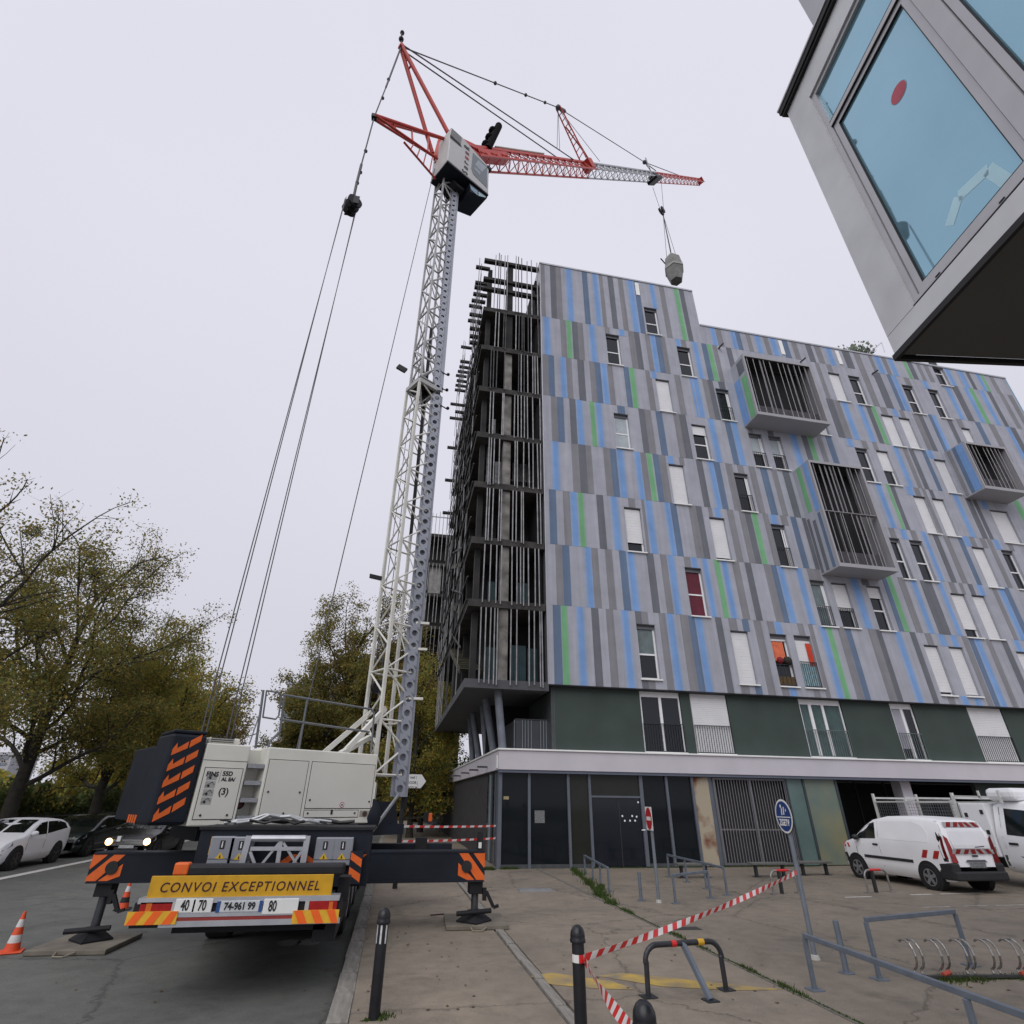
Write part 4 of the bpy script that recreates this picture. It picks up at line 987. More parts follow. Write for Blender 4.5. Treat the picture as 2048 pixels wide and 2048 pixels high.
# the yellow board
yb = YR + .02
sgn = slab('warning_board', (287, 1653), (624, 1693), yb, .03, mat('board_yellow', (.56, .30, .008), .45, 0, .12, 7), crane, bevel=.004)
p, q = yr(287, 1653, yb), yr(624, 1693, yb)
text('CONVOI EXCEPTIONNEL', .148, ((p[0] + q[0]) / 2 - .02, yb - .004, (p[2] + q[2]) / 2 + .0), (1, 0, 0), (0, 0, 1), mat('dark_maroon_print', (.045, .006, .010), .6, 0, 0), sgn, ext=.001, xs=1.0, shear=.16, off=.0012, sp=1.21)
bk = slab('rear_beam', (345, 1633), (648, 1652), YR + .12, .3, M_blk, bevel=.03)
slab('beam_arm', (330, 1628), (352, 1652), YR + .1, .14, M_orange, bevel=.02); 
B().box(-2.6, -.7, YR + .3, 10.45, .55, .85).build('rear_frame', M_blk, crane)
slab('beam_side', (640, 1655), (655, 1700), YR + .35, .3, M_blk)
# rear end face with boxes, silver A frame (plane Y = 10.4)
YE = 10.4
p, q = yr(380, 1565, YE), yr(690, 1672, YE)
rear = B().box(p[0], q[0], YE, YE + .9, q[2], p[2]).build('rear_body', M_navy, crane)
B().box(p[0] - .02, q[0] + .04, YE - .04, YE + .93, p[2], p[2] + .04).build('rear_body_rim', M_blk, rear)
for (x0, x1, y0, y1) in ((421, 457, 1578, 1632), (457, 492, 1579, 1634), (636, 668, 1580, 1633), (669, 702, 1580, 1633)):
    x0, x1 = (v * .9994 - 20 if v < 600 else v * .9994 - 38 for v in (x0, x1))
    v = YE - .14; p_, q_ = yr(x0, y0, v), yr(x1, y1, v)
    bx = B().box(p_[0], q_[0] - .02, v, YE - .002, q_[2], p_[2]).build('control_box', mat('box_grey', (.25, .26, .29), .45, .2, .08, 4), crane, bevel=.015)
    xm, zm = (p_[0] + q_[0] - .02) / 2, (p_[2] + q_[2]) / 2; h = p_[2] - q_[2]
    B().box(xm - .035, xm + .035, v - .008, v - .001, zm + h * .06, zm + h * .36).build('box_badge', M_ink, bx, bevel=.006)
    text('i', .115, (xm, v - .011, zm + h * .21), (1, 0, 0), (0, 0, 1), M_wht, bx, off=.003)
    B().prism([(xm - .065, v - .004, zm - h * .28), (xm + .065, v - .004, zm - h * .28), (xm, v - .004, zm - h * .06)], (0, .003, 0)).build('warning_triangle', mat('triangle_yellow', (.62, .40, .02), .5), bx)
    B().prism([(xm - .014, v - .007, zm - h * .25), (xm + .014, v - .007, zm - h * .25), (xm, v - .007, zm - h * .12)], (0, .003, 0)).build('triangle_mark', M_ink, bx)
    B().box(p_[0] + .005, q_[0] - .025, v - .003, v - .001, q_[2] + h * .2, q_[2] + h * .22).build('box_joint', M_ink, bx)
p_, q_ = yr(400, 1578, YE - .02), yr(424, 1613, YE - .02)
st = B().box(p_[0], q_[0], YE - .02, YE - .002, q_[2], p_[2]).build('warning_sticker', mat('sticker_yellow', (.60, .42, .10), .5, 0, .1, 9, 0, col2=(.2, .08, .03)), crane)
B().prism([(p_[0] + .02, YE - .023, q_[2] + .12), (q_[0], YE - .023, q_[2] + .2), (q_[0], YE - .023, q_[2] + .23), (p_[0] + .02, YE - .023, q_[2] + .15)], (0, .002, 0)).build('sticker_bar', M_ink, st)
b = B(); v = YE - .2
def yv_(x, y): return yr(x, y, v)
b.bar(yv_(471, 1577), yv_(456, 1632), .085, .07).bar(yv_(581, 1577), yv_(571, 1632), .085, .07)
b.tube(yv_(475, 1582), yv_(577, 1582), .045, 12).bar(yv_(473, 1601), yv_(572, 1601), .06, .05)
b.bar(yv_(531, 1583), yv_(523, 1634), .06, .05).bar(yv_(527, 1590), yv_(491, 1634), .035).bar(yv_(535, 1590), yv_(562, 1634), .035).bar(yv_(472, 1606), yv_(482, 1634), .04).bar(yv_(572, 1602), yv_(550, 1634), .04)
b.build('ladder_frame', M_alu, crane)
for (x0, y0, x1, y1, s_) in ((382, 1632, 420, 1612, 1), (658, 1628, 675, 1612, -1), (520, 1632, 548, 1612, 1), (560, 1612, 590, 1632, 1)):
    pa, pb = yr(x0, y0, YE - .012), yr(x1, y1, YE - .012)
    B().prism([(pa[0], YE - .012, pa[2]), (pa[0] + .14, YE - .012, pa[2]), (pb[0] + .14, YE - .012, pb[2]), (pb[0], YE - .012, pb[2])], (0, .01, 0)).build('orange_flash', M_orange, rear)
p_ = [yr(662, 1606, YE - .16), yr(686, 1606, YE - .16), yr(686, 1668, YE - .16), yr(662, 1668, YE - .16)]
rg = B().box(p_[0][0], p_[1][0], YE - .15, YE, p_[2][2], p_[0][2]).build('corner_guard', M_navy, crane)
h = p_[0][2] - p_[2][2]; xa, xb = p_[0][0], p_[1][0]; zb = p_[2][2]
for f0 in (.1, .55): B().prism([(xa + .01, YE - .154, zb + h * (f0 + .2)), (xa + .01, YE - .154, zb + h * (f0 + .42)), (xb - .01, YE - .154, zb + h * (f0 + .2)), (xb - .01, YE - .154, zb + h * (f0 - .05))], (0, .003, 0)).build('orange_flash', M_orange, rg)

# hoses and cables lying over the rear body and behind the cabinets
rh = random.Random(21); M_hose = mat('hose_black', (.012, .012, .013), .5, 0, .2, 9); p_ = yr(380, 1565, YE); q_ = yr(690, 1565, YE)
for k in range(7):
    x0 = p_[0] + rh.uniform(.1, .9); x1 = q_[0] - rh.uniform(.1, .9); z_ = p_[2] + .05; yy = YE + rh.uniform(.05, .5); P = []
    for j in range(9):
        f = j / 8; P.append((x0 + (x1 - x0) * f, yy + rh.uniform(-.05, .05), z_ + .03 + .05 * abs(math.sin(f * 6 + k)) + (.08 if k % 3 == 0 and 2 < j < 6 else 0)))
    B().path(P, rh.choice((.014, .02, .026)), 7).build('hydraulic_hose', M_hose if k % 3 else M_steel, crane, smooth=True)
for k in range(5):
    P = [(-.75 + .05 * k, 11.2 + .4 * k, 1.3), (-.6, 11.5 + .4 * k, 1.12 + .1 * math.sin(k)), (-.58, 12.1 + .4 * k, 1.25), (-.7, 12.6 + .4 * k, 1.5)]
    B().path(P, .018, 7).build('hydraulic_hose', M_hose, crane, smooth=True)
# ---- outriggers
YO = 12.3
def orp(px, py, v=YO): return qy(px, py, v)
def outrigger(a, b_, inner, padx, pady, side, hoset):
    p, q = orp(*a), orp(*b_)
    xo = q[0] if side > 0 else p[0]; z0, z1 = q[2], p[2]
    bm = B().box(min(inner, xo), max(inner, xo), YO, YO + .42, z0, z1).build('outrigger_beam', M_navy, crane, bevel=.012)
    B().box(min(inner, xo) + .02, max(inner, xo) - .02, YO - .012, YO - .001, z1 - .035, z1 - .005).box(min(inner, xo) + .02, max(inner, xo) - .02, YO - .012, YO - .001, z0 + .0, z0 + .035).build('beam_flange', M_navy, bm)
    h = z1 - z0
    for k in range(2):
        for s_ in (0,):
            x = xo - side * (.06 + .36 * k)
            pts = [(x - side * .02, z1 - .03), (x - side * .22, z1 - .03), (x + side * .06 - side * .0 if k else xo - side * .005, z0 + h * .42), (x + side * .22 if k else xo - side * .005, z0 + h * .14 if k else z0 + h * .75)]
            pts = [(x - side * .20, z1 - .03), (x - side * .40, z1 - .03), (x - side * .02, z0 + .03), (x + side * .0 + (side * .16 if k else -side * .0), z0 + .03 if k else z0 + .2)]
            if k == 0: pts = [(xo - side * .005, z1 - .03), (xo - side * .24, z1 - .03), (xo - side * .02, z0 + h * .45), (xo - side * .005, z0 + h * .5)]
            else: pts = [(xo - side * .34, z1 - .03), (xo - side * .52, z1 - .03), (xo - side * .15, z0 + .02), (xo - side * .005, z0 + .02), (xo - side * .005, z0 + .1)]
            B().prism([(x_, YO - .008, z_) for x_, z_ in pts], (0, .006, 0)).build('orange_stripe', M_orange, bm)
    pts = [(xo - side * .52, z0 + h * .62), (xo - side * .52, z0 + h * .22), (xo - side * .30, z0 + .02), (xo - side * .18, z0 + .02)]
    B().prism([(x_, YO - .008, z_) for x_, z_ in pts], (0, .006, 0)).build('orange_stripe', M_orange, bm)
    B().disc((xo - side * .36, YO - .03, z0 + h * .5), (0, 1, 0), .10, .028, 16).build('lifting_eye', M_black, bm)
    # jack leg
    zb_f = hoset
    jb = B(); jb.box(padx - .13, padx + .13, YO + .07, YO + .36, z0 - .20, z0 - .002); jl = jb.build('jack_housing', M_blk, crane, bevel=.01)
    B().tube((padx, YO + .21, zb_f + .1), (padx, YO + .21, z0 - .202), .07, 16).build('jack_ram', mat('ram_steel', (.10, .105, .115), .3, .6), jl, smooth=True)
    b = B(); zb = hoset
    b.lathe((padx, YO + .21, zb), [(.34, 0), (.34, .04), (.15, .16), (.13, .20)], 4)
    b.tube((padx - .36, YO + .0, zb + .17), (padx + .30, YO + .06, zb + .20), .04, 10)
    b.build('jack_foot', M_blk, jl)
    b = B()
    b.box(padx + .13, padx + .20, YO + .03, YO + .12, z0 - .30, z0 - .1).bar((padx + .2, YO + .05, z0 - .16), (padx + .34, YO + .05, z0 - .40), .06).bar((padx + .34, YO + .05, z0 - .41), (padx + .44, YO + .05, z0 - .38), .05)
    b.build('jack_lock', M_blk, jl)
outrigger((178, 1608), (170, 1667), -2.7, -4.72, 0, -1, -.06)
outrigger((715, 1606), (914, 1664), -.62, 1.78, 0, 1, .06)
B().box(-1.02, 1.5, 14.6, 15.0, .78, 1.2).build('outrigger_beam', M_navy, crane)
for (px, py) in ((908, 1607),):
    p_ = orp(px, py, YO + .1); B().box(p_[0] - .08, p_[0] + .03, YO + .1, YO + .2, p_[2], p_[2] + .34).build('beam_lamp_post', M_blk, crane)
    B().box(p_[0] - .06, p_[0] + .0, YO + .09, YO + .098, p_[2] + .06, p_[2] + .16).build('level_gauge', M_wht, crane)
p_ = orp(796, 1592, YO + 2.2); B().box(p_[0] - .15, p_[0] + .12, YO + 2.2, YO + 2.35, p_[2] - .25, p_[2] + .12).build('beam_lamp_post', M_blk, crane)
p_ = orp(222, 1590, YO + .1); B().box(p_[0] - .03, p_[0] + .03, YO + .1, YO + .18, p_[2] + .02, p_[2] + .10).build('level_gauge', M_wht, crane)

# ---- slewing superstructure
B().lathe(tuple(U(0, 0, 1.22)), [(1.0, 0), (1.0, .16), (.85, .18), (.85, .28)], 32).build('slewing_ring', M_blk, crane)
def ubox(s0, s1, t0, t1, z0, z1, b=None):
    b = b or B(); return b.obox(U((s0 + s1) / 2, (t0 + t1) / 2, (z0 + z1) / 2), E1 * abs(s1 - s0) / 2, E2 * abs(t1 - t0) / 2, EZ * abs(z1 - z0) / 2)
def US(px, py, t=-1.2): return hit(px * Q, py * Q, U(0, t, 0), E2)       # point on the near side of the superstructure
def s_of(p): return float((p - SL) @ E1)
ubox(-2.2, 2.05, -.8, .8, 1.42, 1.62).build('turntable_frame', M_navy, crane)
T = -1.2
sA0, sA1 = s_of(US(352, 1556)), s_of(US(442, 1553)); sB0, sB1 = s_of(US(478, 1556)), s_of(US(699, 1553))
zb_ = US(480, 1557)[2]; zt_B = US(560, 1413)[2]; zt_A = US(400, 1402)[2]
cabA = ubox(sA0, sA1, T, T + 1.0, zb_, zt_A).build('hydraulic_cabinet', M_cream, crane, bevel=.02)
ubox(sA0 + .04, sA1 - .18, T + .1, T + .9, zt_A + .002, US(400, 1389)[2]).build('vent_hood', M_cream, crane, bevel=.03)
for k in range(4):
    z = zt_A + .03 + k * .035; ubox(sA0 + .06, sA1 - .3, T + .085, T + .099, z, z + .012).build('vent_slot', M_ink, cabA)
def frame(s0, s1, z0, z1, par, t=T):
    """a door: its leaf stands 6 mm proud, with a dark joint round it"""
    ubox(s0 - .012, s1 + .012, t - .0015, t + .004, z0 - .012, z1 + .012).build('door_joint', M_ink, par)
    return ubox(s0, s1, t - .010, t + .004, z0, z1).build('cabinet_door', M_creamd, par, bevel=.004)
def lock(s, z, par, t=T - .012, r_=.018): B().disc(U(s, t, z), -E2, r_, .008, 10).build('door_lock', M_ink, par)
zA0, zA1 = US(360, 1546)[2], US(380, 1448)[2]
frame(sA0 + .07, sA1 - .06, zA0, zA1, cabA); lock(sA0 + .17, zA0 + .06, cabA); lock(sA1 - .16, zA0 + .06, cabA)
ubox(sA0, sA1, T - .003, T + .002, zA1 + .12, zA1 + .128).build('cabinet_seam', M_ink, cabA)
def dec(s, z, body, size, m=M_ink, par=cabA, xs=1.0): return text(body, size, U(s, T - .0125, z), E1, EZ, m, par, ext=.001, xs=xs, off=.004)
wA = sA1 - sA0
dec(sA0 + wA * .27, zA1 - .10, 'FINS', .105, xs=1.0); dec(sA0 + wA * .60, zA1 - .085, '55D', .10); dec(sA0 + wA * .64, zA1 - .175, 'AL EA/', .08); dec(sA0 + wA * .6, zA0 + .42, '(3)', .15)
ubox(sA0 + wA * .44, sA0 + wA * .445, T - .0125, T - .0105, zA1 - .23, zA1 - .03).build('decal_bar', M_ink, cabA)
for k in range(4):
    z = zA0 + .22 + k * .125
    ubox(sA0 + wA * .16, sA0 + wA * .38, T - .0125, T - .0105, z, z + .11).build('pictogram', mat('pictogram_grey', (.36, .36, .34), .6), cabA)
    B().bar(U(sA0 + wA * .17, T - .014, z + .03), U(sA0 + wA * .30, T - .014, z + .10), .012, .004).bar(U(sA0 + wA * .30, T - .014, z + .10), U(sA0 + wA * .36, T - .014, z + .05), .012, .004).disc(U(sA0 + wA * .24, T - .0135, z + .035), -E2, .02, .002, 10).build('pictogram_mark', M_ink, cabA)
# steps between the cabinets
for k in range(4):
    z = zb_ + .08 + k * .28; ubox(sA1 + .02, sB0 - .01, T + .02, T + .34, z, z + .07).build('step', M_tread, crane)
ubox(sA1 + .0, sB0, T + .36, T + .9, zb_, zt_B - .05).build('step_back', M_cream, crane)
lg = US(462, 1535, T + .34); B().disc(U(sA1 + .14, T + .355, zb_ + .33), -E2, .085, .006, 18).build('round_sticker', M_ink, crane)
B().disc(U(sA1 + .14, T + .35, zb_ + .33), -E2, .06, .006, 18).build('round_sticker', mat('sticker_maroon', (.12, .02, .03), .5), crane)
cabB = ubox(sB0, sB1, T, T + 1.0, zb_, zt_B).build('electric_cabinet', M_cream, crane, bevel=.02)
sd = s_of(US(577, 1480)); z1_ = US(600, 1438)[2]; z0_ = US(500, 1543)[2]; zm_ = US(640, 1527)[2]
frame(sB0 + .06, sd - .02, z0_, z1_, cabB); frame(sd + .06, sB1 - .05, zm_ + .02, z1_, cabB); frame(sd + .06, sB1 - .32, z0_, zm_ - .02, cabB)
ubox(sB1 - .28, sB1 - .06, T - .002, T + .002, z0_, zm_ - .02).build('socket_niche', mat('niche_beige', (.33, .31, .26), .6), cabB)
B().disc(U(sB1 - .17, T - .004, (z0_ + zm_) / 2 - .01), -E2, .045, .03, 14).build('socket', mat('socket_brown', (.06, .03, .02), .5), cabB)
for (s_, z) in ((sB0 + .14, z0_ + .42), (sd - .1, z0_ + .42), (sB0 + .5, z0_ + .07), (sd + .13, zm_ + .16), (sB1 - .1, zm_ + .14), (sd + .13, z0_ + .07), (sB1 - .4, z0_ + .07)): lock(s_, z, cabB)
ubox(sd + .60, sd + .64, T - .02, T - .011, z0_ + .05, z0_ + .13).build('door_latch', M_ink, cabB)
B().disc(U(sd + .82, T - .0115, zm_ + .08), -E2, .05, .002, 18).build('round_sticker', mat('sticker_red', (.35, .03, .03), .5), cabB)
B().disc(U(sd + .82, T - .0140, zm_ + .08), -E2, .038, .002, 18).build('round_sticker', M_wht, cabB)
B().disc(U(sd + .82, T - .0165, zm_ + .08), -E2, .018, .002, 12).build('round_sticker', M_ink, cabB)
# counterweight with the orange chevrons
sC0 = s_of(US(278, 1548)); sC1 = sA0 - .03; zc1 = US(330, 1385, T)[2] + .02; zc0 = zb_ + .02
# stepped block: chamfered rear corner
def t_at(px, z, s):
    lo, hi = T, 4.0
    for _ in range(40):
        m_ = (lo + hi) / 2; d = U(s, m_, z) - CAM
        if (1024 + FPX * (d @ RT) / (d @ FW)) / Q > px: lo = m_
        else: hi = m_
    return lo
tA_ = t_at(252, zc0, sC0); tB_ = t_at(214, zc0, sC0 + .05)
foot = [U(sC1, T - .02, 0), U(sC0, T - .02, 0), U(sC0 - .02, tA_, 0), U(sC0 + .3, tA_ + .25, 0), U(sC1, tA_ + .25, 0)]
cw = B().prism([p_ + EZ * zc0 for p_ in foot], EZ * (zc1 - zc0)).build('counterweight', M_navy, crane, bevel=.05)
foot2 = [U(sC1 - .1, tA_ + .252, 0), U(sC0 + .05, tA_ + .01, 0), U(sC0 + .05, tB_, 0), U(sC1 - .1, tB_, 0)]
B().prism([p_ + EZ * (zc0 + .02) for p_ in foot2], EZ * (zc1 - zc0 - .16)).build('counterweight_step', M_navy, crane, bevel=.03)
for k in range(5):
    z = zc0 + .05 + k * (zc1 - zc0 - .16) / 5; s0 = sC0 + .10; hh_ = (zc1 - zc0) / 5
    def cp(a, c): return U(s0 + a * .62, T - .026, z + c)
    B().prism([cp(-.06, .0), cp(-.06, .10 + .0), cp(.02, hh_ * .72), cp(.05, hh_ * .42), cp(.30, hh_ * .85), cp(.30, hh_ * .45)], E2 * .004).build('orange_chevron', M_orange, cw)
    B().prism([cp(.34, hh_ * .48), cp(.34, hh_ * .90), cp(.60, hh_ * 1.3), cp(.60, hh_ * .9)], E2 * .004).build('orange_chevron', M_orange, cw)
fv = U(sC0, T - .02, 0) - U(sC0 - .02, tA_, 0); fv /= np.linalg.norm(fv)
for k in range(4):
    c = U(sC0 - .02, tA_, zc0 + .075) + fv * (-.34 + k * .15) - E1 * (.0); nrm = np.cross(EZ, fv); nrm = nrm if nrm @ E2 < 0 else -nrm
    B().obox(c + nrm * .006, fv * .045, nrm * .003, EZ * .06).build('orange_mark', M_orange, cw)
ubox(sC1 - .55, sC1 - .0, T - .0, T + .9, zc1 + .003, zc1 + .06).build('counterweight_lid', M_navy, crane, bevel=.02)
# guard rails and gate on the cabinets
M_gr = mat('guard_rail_grey', (.17, .18, .19), .5, .4, .1, 5)
tg = T + .12
def up_(px, py): return US(px, py, tg)
b = B().tube(up_(535, 1311), up_(700, 1338), .022, 8).tube(up_(528, 1357), up_(697, 1381), .022, 8).tube(up_(580, 1319), up_(562, 1425), .022, 8)
b.path([up_(537, 1311), up_(528, 1380), up_(508, 1400), up_(506, 1412)], .022).path([up_(700, 1338), up_(706, 1345), up_(700, 1420)], .022)
b.build('guard_rail', M_gr, crane)
B().path([up_(503, 1303), up_(526, 1307), up_(531, 1312), up_(526, 1350), up_(520, 1357), up_(496, 1353), up_(503, 1303)], .016).build('gate', M_gr, crane)
B().tube(up_(497, 1302), up_(482, 1412), .024, 8).bar(up_(494, 1335), up_(470, 1405), .02).bar(up_(468, 1389), up_(485, 1384), .02).build('gate_post', M_gr, crane)

# ---- mast
ZF, ZT = 1.85, 27.4
def mcorner(k, z):
    """four corners of the mast at height z: 0 left, 1 front, 2 right, 3 back"""
    h = .53 if z < 14.6 else .45
    c = MC + np.array((-.10 * (z - 2) / 25, 0, 0))
    d = [-(E1 - E2) / 2 ** .5, -(E1 + E2) / 2 ** .5, (E1 - E2) / 2 ** .5, (E1 + E2) / 2 ** .5]
    return c + d[k] * h * 1.0 + EZ * z
def lattice(name, z0, z1, pitch, rc, rd, m):
    for k in range(4):
        if k == 2: continue
        B().bar(mcorner(k, z0), mcorner(k, z1), rc * 1.7, rc * 1.7, E1).build('mast_chord', m, crane)
    b = B(); n = max(1, round((z1 - z0) / pitch)); p_ = (z1 - z0) / n
    for i in range(n):
        a, c, mid = z0 + i * p_, z0 + (i + 1) * p_, z0 + (i + .5) * p_
        for k in range(4):
            j = (k + 1) % 4
            b.tube(mcorner(k, a), mcorner(j, a), rd, 6)
            if k in (0, 1): b.tube(mcorner(k, a), mcorner(j, mid), rd, 6).tube(mcorner(j, mid), mcorner(k, c), rd, 6)
            else: b.tube(mcorner(k, a), mcorner(j, c), rd * .7, 5)
    b.build('mast_lattice', m, crane)
M_mastu = mat('mast_upper_grey_white', (.42, .42, .41), .5, .2, .12, 3)
lattice('lower', 2.6, 14.5, 1.16, .045, .026, M_mast)
lattice('upper', 14.7, ZT, 1.5, .038, .035, M_mastu)
# rail with round holes up the right corner
def holed_plate(z0, z1, step, w, r_, n=12):
    b = B(); N = int((z1 - z0) / step); d = E1 * .35 - E2 * .94; side = np.array((.985, .17, 0)); nor = np.array((.17, -.985, 0))
    for i in range(N):
        za = z0 + i * step; zc = za + step / 2
        c0 = mcorner(2, zc) + side * (-.02) + nor * .08
        up2 = (mcorner(2, za + step) - mcorner(2, za)) / step
        def P(a, c): return c0 + side * a + up2 * c
        ring = [(r_ * math.cos(2 * math.pi * (k + .5) / n), r_ * math.sin(2 * math.pi * (k + .5) / n)) for k in range(n)]
        sq = []
        for (a, c) in ring:
            f = 1 / max(abs(a) / (w / 2), abs(c) / (step / 2)); sq.append((a * f, c * f))
        for k in range(n):
            j = (k + 1) % n
            b.face([P(*sq[k]), P(*sq[j]), P(*ring[j]), P(*ring[k])])
            pa, pb = P(*ring[k]), P(*ring[j])
            b.face([pa, pb, pb - nor * .014, pa - nor * .014])
        for sx_, sy_ in ((1, 1), (1, -1), (-1, 1), (-1, -1)):
            cand = [q_ for q_ in sq if q_[0] * sx_ > 0 and q_[1] * sy_ > 0]
            ea = max(cand, key=lambda q_: abs(q_[0])); eb = max(cand, key=lambda q_: abs(q_[1]))
            b.face([P(*ea), P(sx_ * w / 2, sy_ * step / 2), P(*eb)])
    a0, a1 = (mcorner(2, q_) + side * -.02 + nor * (.08 - .13) for q_ in (z0, z0 + N * step)); b.bar(a0, a1, w * .9, .012, nor)
    for sg in (-1, 1):
        a0 = mcorner(2, z0) + side * (-.02 + sg * w / 2) + nor * .08; a1 = mcorner(2, z0 + N * step) + side * (-.02 + sg * w / 2) + nor * .08
        b.bar((a0 - nor * .07), (a1 - nor * .07), .02, .15, side)
    return b
holed_plate(2.15, 14.4, .335, .255, .080).build('holed_rail', M_rail, crane)
holed_plate(14.4, 26.7, .34, .23, .066).build('holed_rail', M_rail, crane)
B().bar(mcorner(2, 1.9) + np.array((.12, .12, 0)), mcorner(2, 14.8) + np.array((.10, .15, 0)), .13, .16).build('telescopic_ram', M_blk, crane)
B().bar(MC + np.array((.1, .1, 9)), MC + np.array((0, .1, 17.5)), .10, .10).build('inner_ram', M_blk, crane)
B().tube(MC + np.array((-.25, -.1, 4)), MC + np.array((-.25, -.1, 18)), .012, 5).tube(MC + np.array((-.45, .1, 3)), MC + np.array((-.3, .1, 26)), .010, 5).build('mast_cable', M_rope, crane)
# joint between the two mast sections: working platform, floodlight, cable guides
b = B()
for k in range(4):
    b.bar(mcorner(k, 14.45), mcorner((k + 1) % 4, 14.45), .12, .16); b.bar(mcorner(k, 15.6), mcorner((k + 1) % 4, 15.6), .05, .07); b.tube(mcorner(k, 14.45), mcorner((k + 2) % 4, 15.6), .03, 6)
    b.tube(mcorner(k, 13.4), mcorner((k + 2) % 4, 14.45), .03, 6)
b.build('mast_collar', M_mastu, crane)
B().prism([mcorner(k, 14.52) for k in range(4)], EZ * .03).build('mast_platform', M_blk, crane)
c = mcorner(0, 15.2) + np.array((-.35, -.1, .1)); B().obox(c, (.15, 0, -.08), (0, .04, 0), (.045, 0, .085)).build('floodlight', M_blk, crane)
c = mcorner(0, 7.6) + np.array((-.18, 0, 0)); B().obox(c, (.19, 0, -.03), (0, .04, 0), (.0, 0, .055)).build('floodlight', M_blk, crane)
b = B()
for dz in (14.7, 15.4, 13.9): b.bar(mcorner(2, dz), mcorner(2, dz) + np.array((.38, -.05, -.25)), .03).ball(mcorner(2, dz) + np.array((.38, -.05, -.2)), .06, 8, 5)
b.build('cable_guide', M_blk, crane)
for dz in (5.6, 6.3, 4.35): B().bar(mcorner(2, dz), mcorner(2, dz) + np.array((.36, -.02, .0)), .09, .06).build('mast_bracket', M_mast, crane)
c = mcorner(0, 4.6); B().disc(c + np.array((.18, -.15, 0)), (.6, -.8, 0), .16, .12, 18).build('cable_reel', M_blk, crane)
# raking struts from the turntable to the mast, foot block
b = B()
for t in (-.75, .55): b.bar(U(-.1, t, 2.45), MC + E2 * (t * .45) + E1 * (-.25) + EZ * 4.05, .075, .11)
b.bar(U(.3, -.75, 2.95), MC - E1 * .4 + EZ * 3.4, .10)
b.build('mast_strut', M_mast, crane)
B().prism([U(1.05, -.55, 1.45), U(2.15, -.45, 1.45), U(2.0, -.45, 2.05), U(1.35, -.5, 2.05)], E2 * 1.0).build('mast_foot', M_navy, crane)
B().bar(U(1.0, -1.15, 1.45), mcorner(2, 2.2) + np.array((-.02, -.1, 0)), .05).bar(U(.4, -1.18, 1.40), U(1.0, -1.15, 1.46), .05).build('foot_handle', M_steel, crane)
B().lathe(tuple(U(1.02, -1.02, 1.75)), [(.0, -.2), (.2, -.15), (.24, 0), (.2, .2), (.1, .35)], 16).build('grease_drum', M_navy, crane, smooth=True)

# ---- slewing head, A frame and jib lie in the upright plane through the mast axis
def J(px, py, t=0.0): return hit(px * Q, py * Q, MC + E2 * t, E2)
TOP = J(846, 283)
def jt(px, py): return J(px, py)
apex = jt(757, 88); tail = jt(706, 221); root = TOP
b = B()
for t in (-.45, .45):
    b.tube(J(845, 250, t) if t < 0 else J(816, 290, t), apex + E2 * t * .1, .10, 10)
b.bar(apex - E2 * .12, apex + E2 * .12, .2, .25)
for f in (.78, .86): b.tube(J(845, 250, -.45) * (1 - f) + apex * f, J(816, 290, .45) * (1 - f) + apex * f, .05, 6)
b.build('a_frame', M_red, crane, smooth=True)
b = B()
for t in (-.42, .42):
    b.tube(J(838, 262, t), tail + E2 * t * .2, .075, 10).tube(J(826, 300, t), tail + E2 * t * .2, .055, 10)
    for f in (.25, .5, .75): b.tube(J(838, 262, t) * (1 - f) + tail * f, (J(826, 300, t)) * (1 - f + .08) + tail * (f - .08), .022, 6)
b.bar(J(836, 270), J(828, 300), .5, .25)
b.build('counter_jib', M_red, crane, smooth=True)
b = B(); la, lb2 = J(762, 268), J(822, 338)
b.tube(la, lb2, .05, 8)
for f in (.2, .4, .6, .8, .98): b.tube(la + (lb2 - la) * f, J(770 + 58 * f, 262 + 40 * f), .028, 6)
b.build('counter_jib_frame', M_red, crane)
B().prism([J(822, 303), J(843, 268), J(846, 282), J(828, 316)], E2 * .12).build('head_gusset', M_red, crane)
B().box(*sum(([tail[i] - .1, tail[i] + .1] for i in range(3)), [])).build('tail_sheave', M_blk, crane)
b = B(); b.bar(apex, jt(758, 60), .07).ball(jt(759, 62), .11, 8, 5).ball(jt(757, 74), .13, 8, 5); b.build('wind_gauge', M_blk, crane)
b = B()
for k in range(4): b.bar(mcorner(k, ZT), mcorner((k + 1) % 4, ZT), .12, .2); b.bar(mcorner(k, ZT), TOP + (mcorner(k, ZT) - MC - EZ * ZT) * .9 + EZ * .0, .10)
b.build('slewing_head', M_blk, crane)
tip = jt(1322, 341)
jd = tip - root; JL = np.linalg.norm(jd); jd /= JL; jn = np.cross(E2, jd); jn = jn if jn[2] > 0 else -jn
def Jp(f, t, h): return root + jd * (JL * f) + E2 * t + jn * h
def f_of(px, py): return float((jt(px, py) - root) @ jd) / JL
W2, HH = .50, .98
f0 = .03; fa = f_of(1105, 305); fb = f_of(1237, 326)
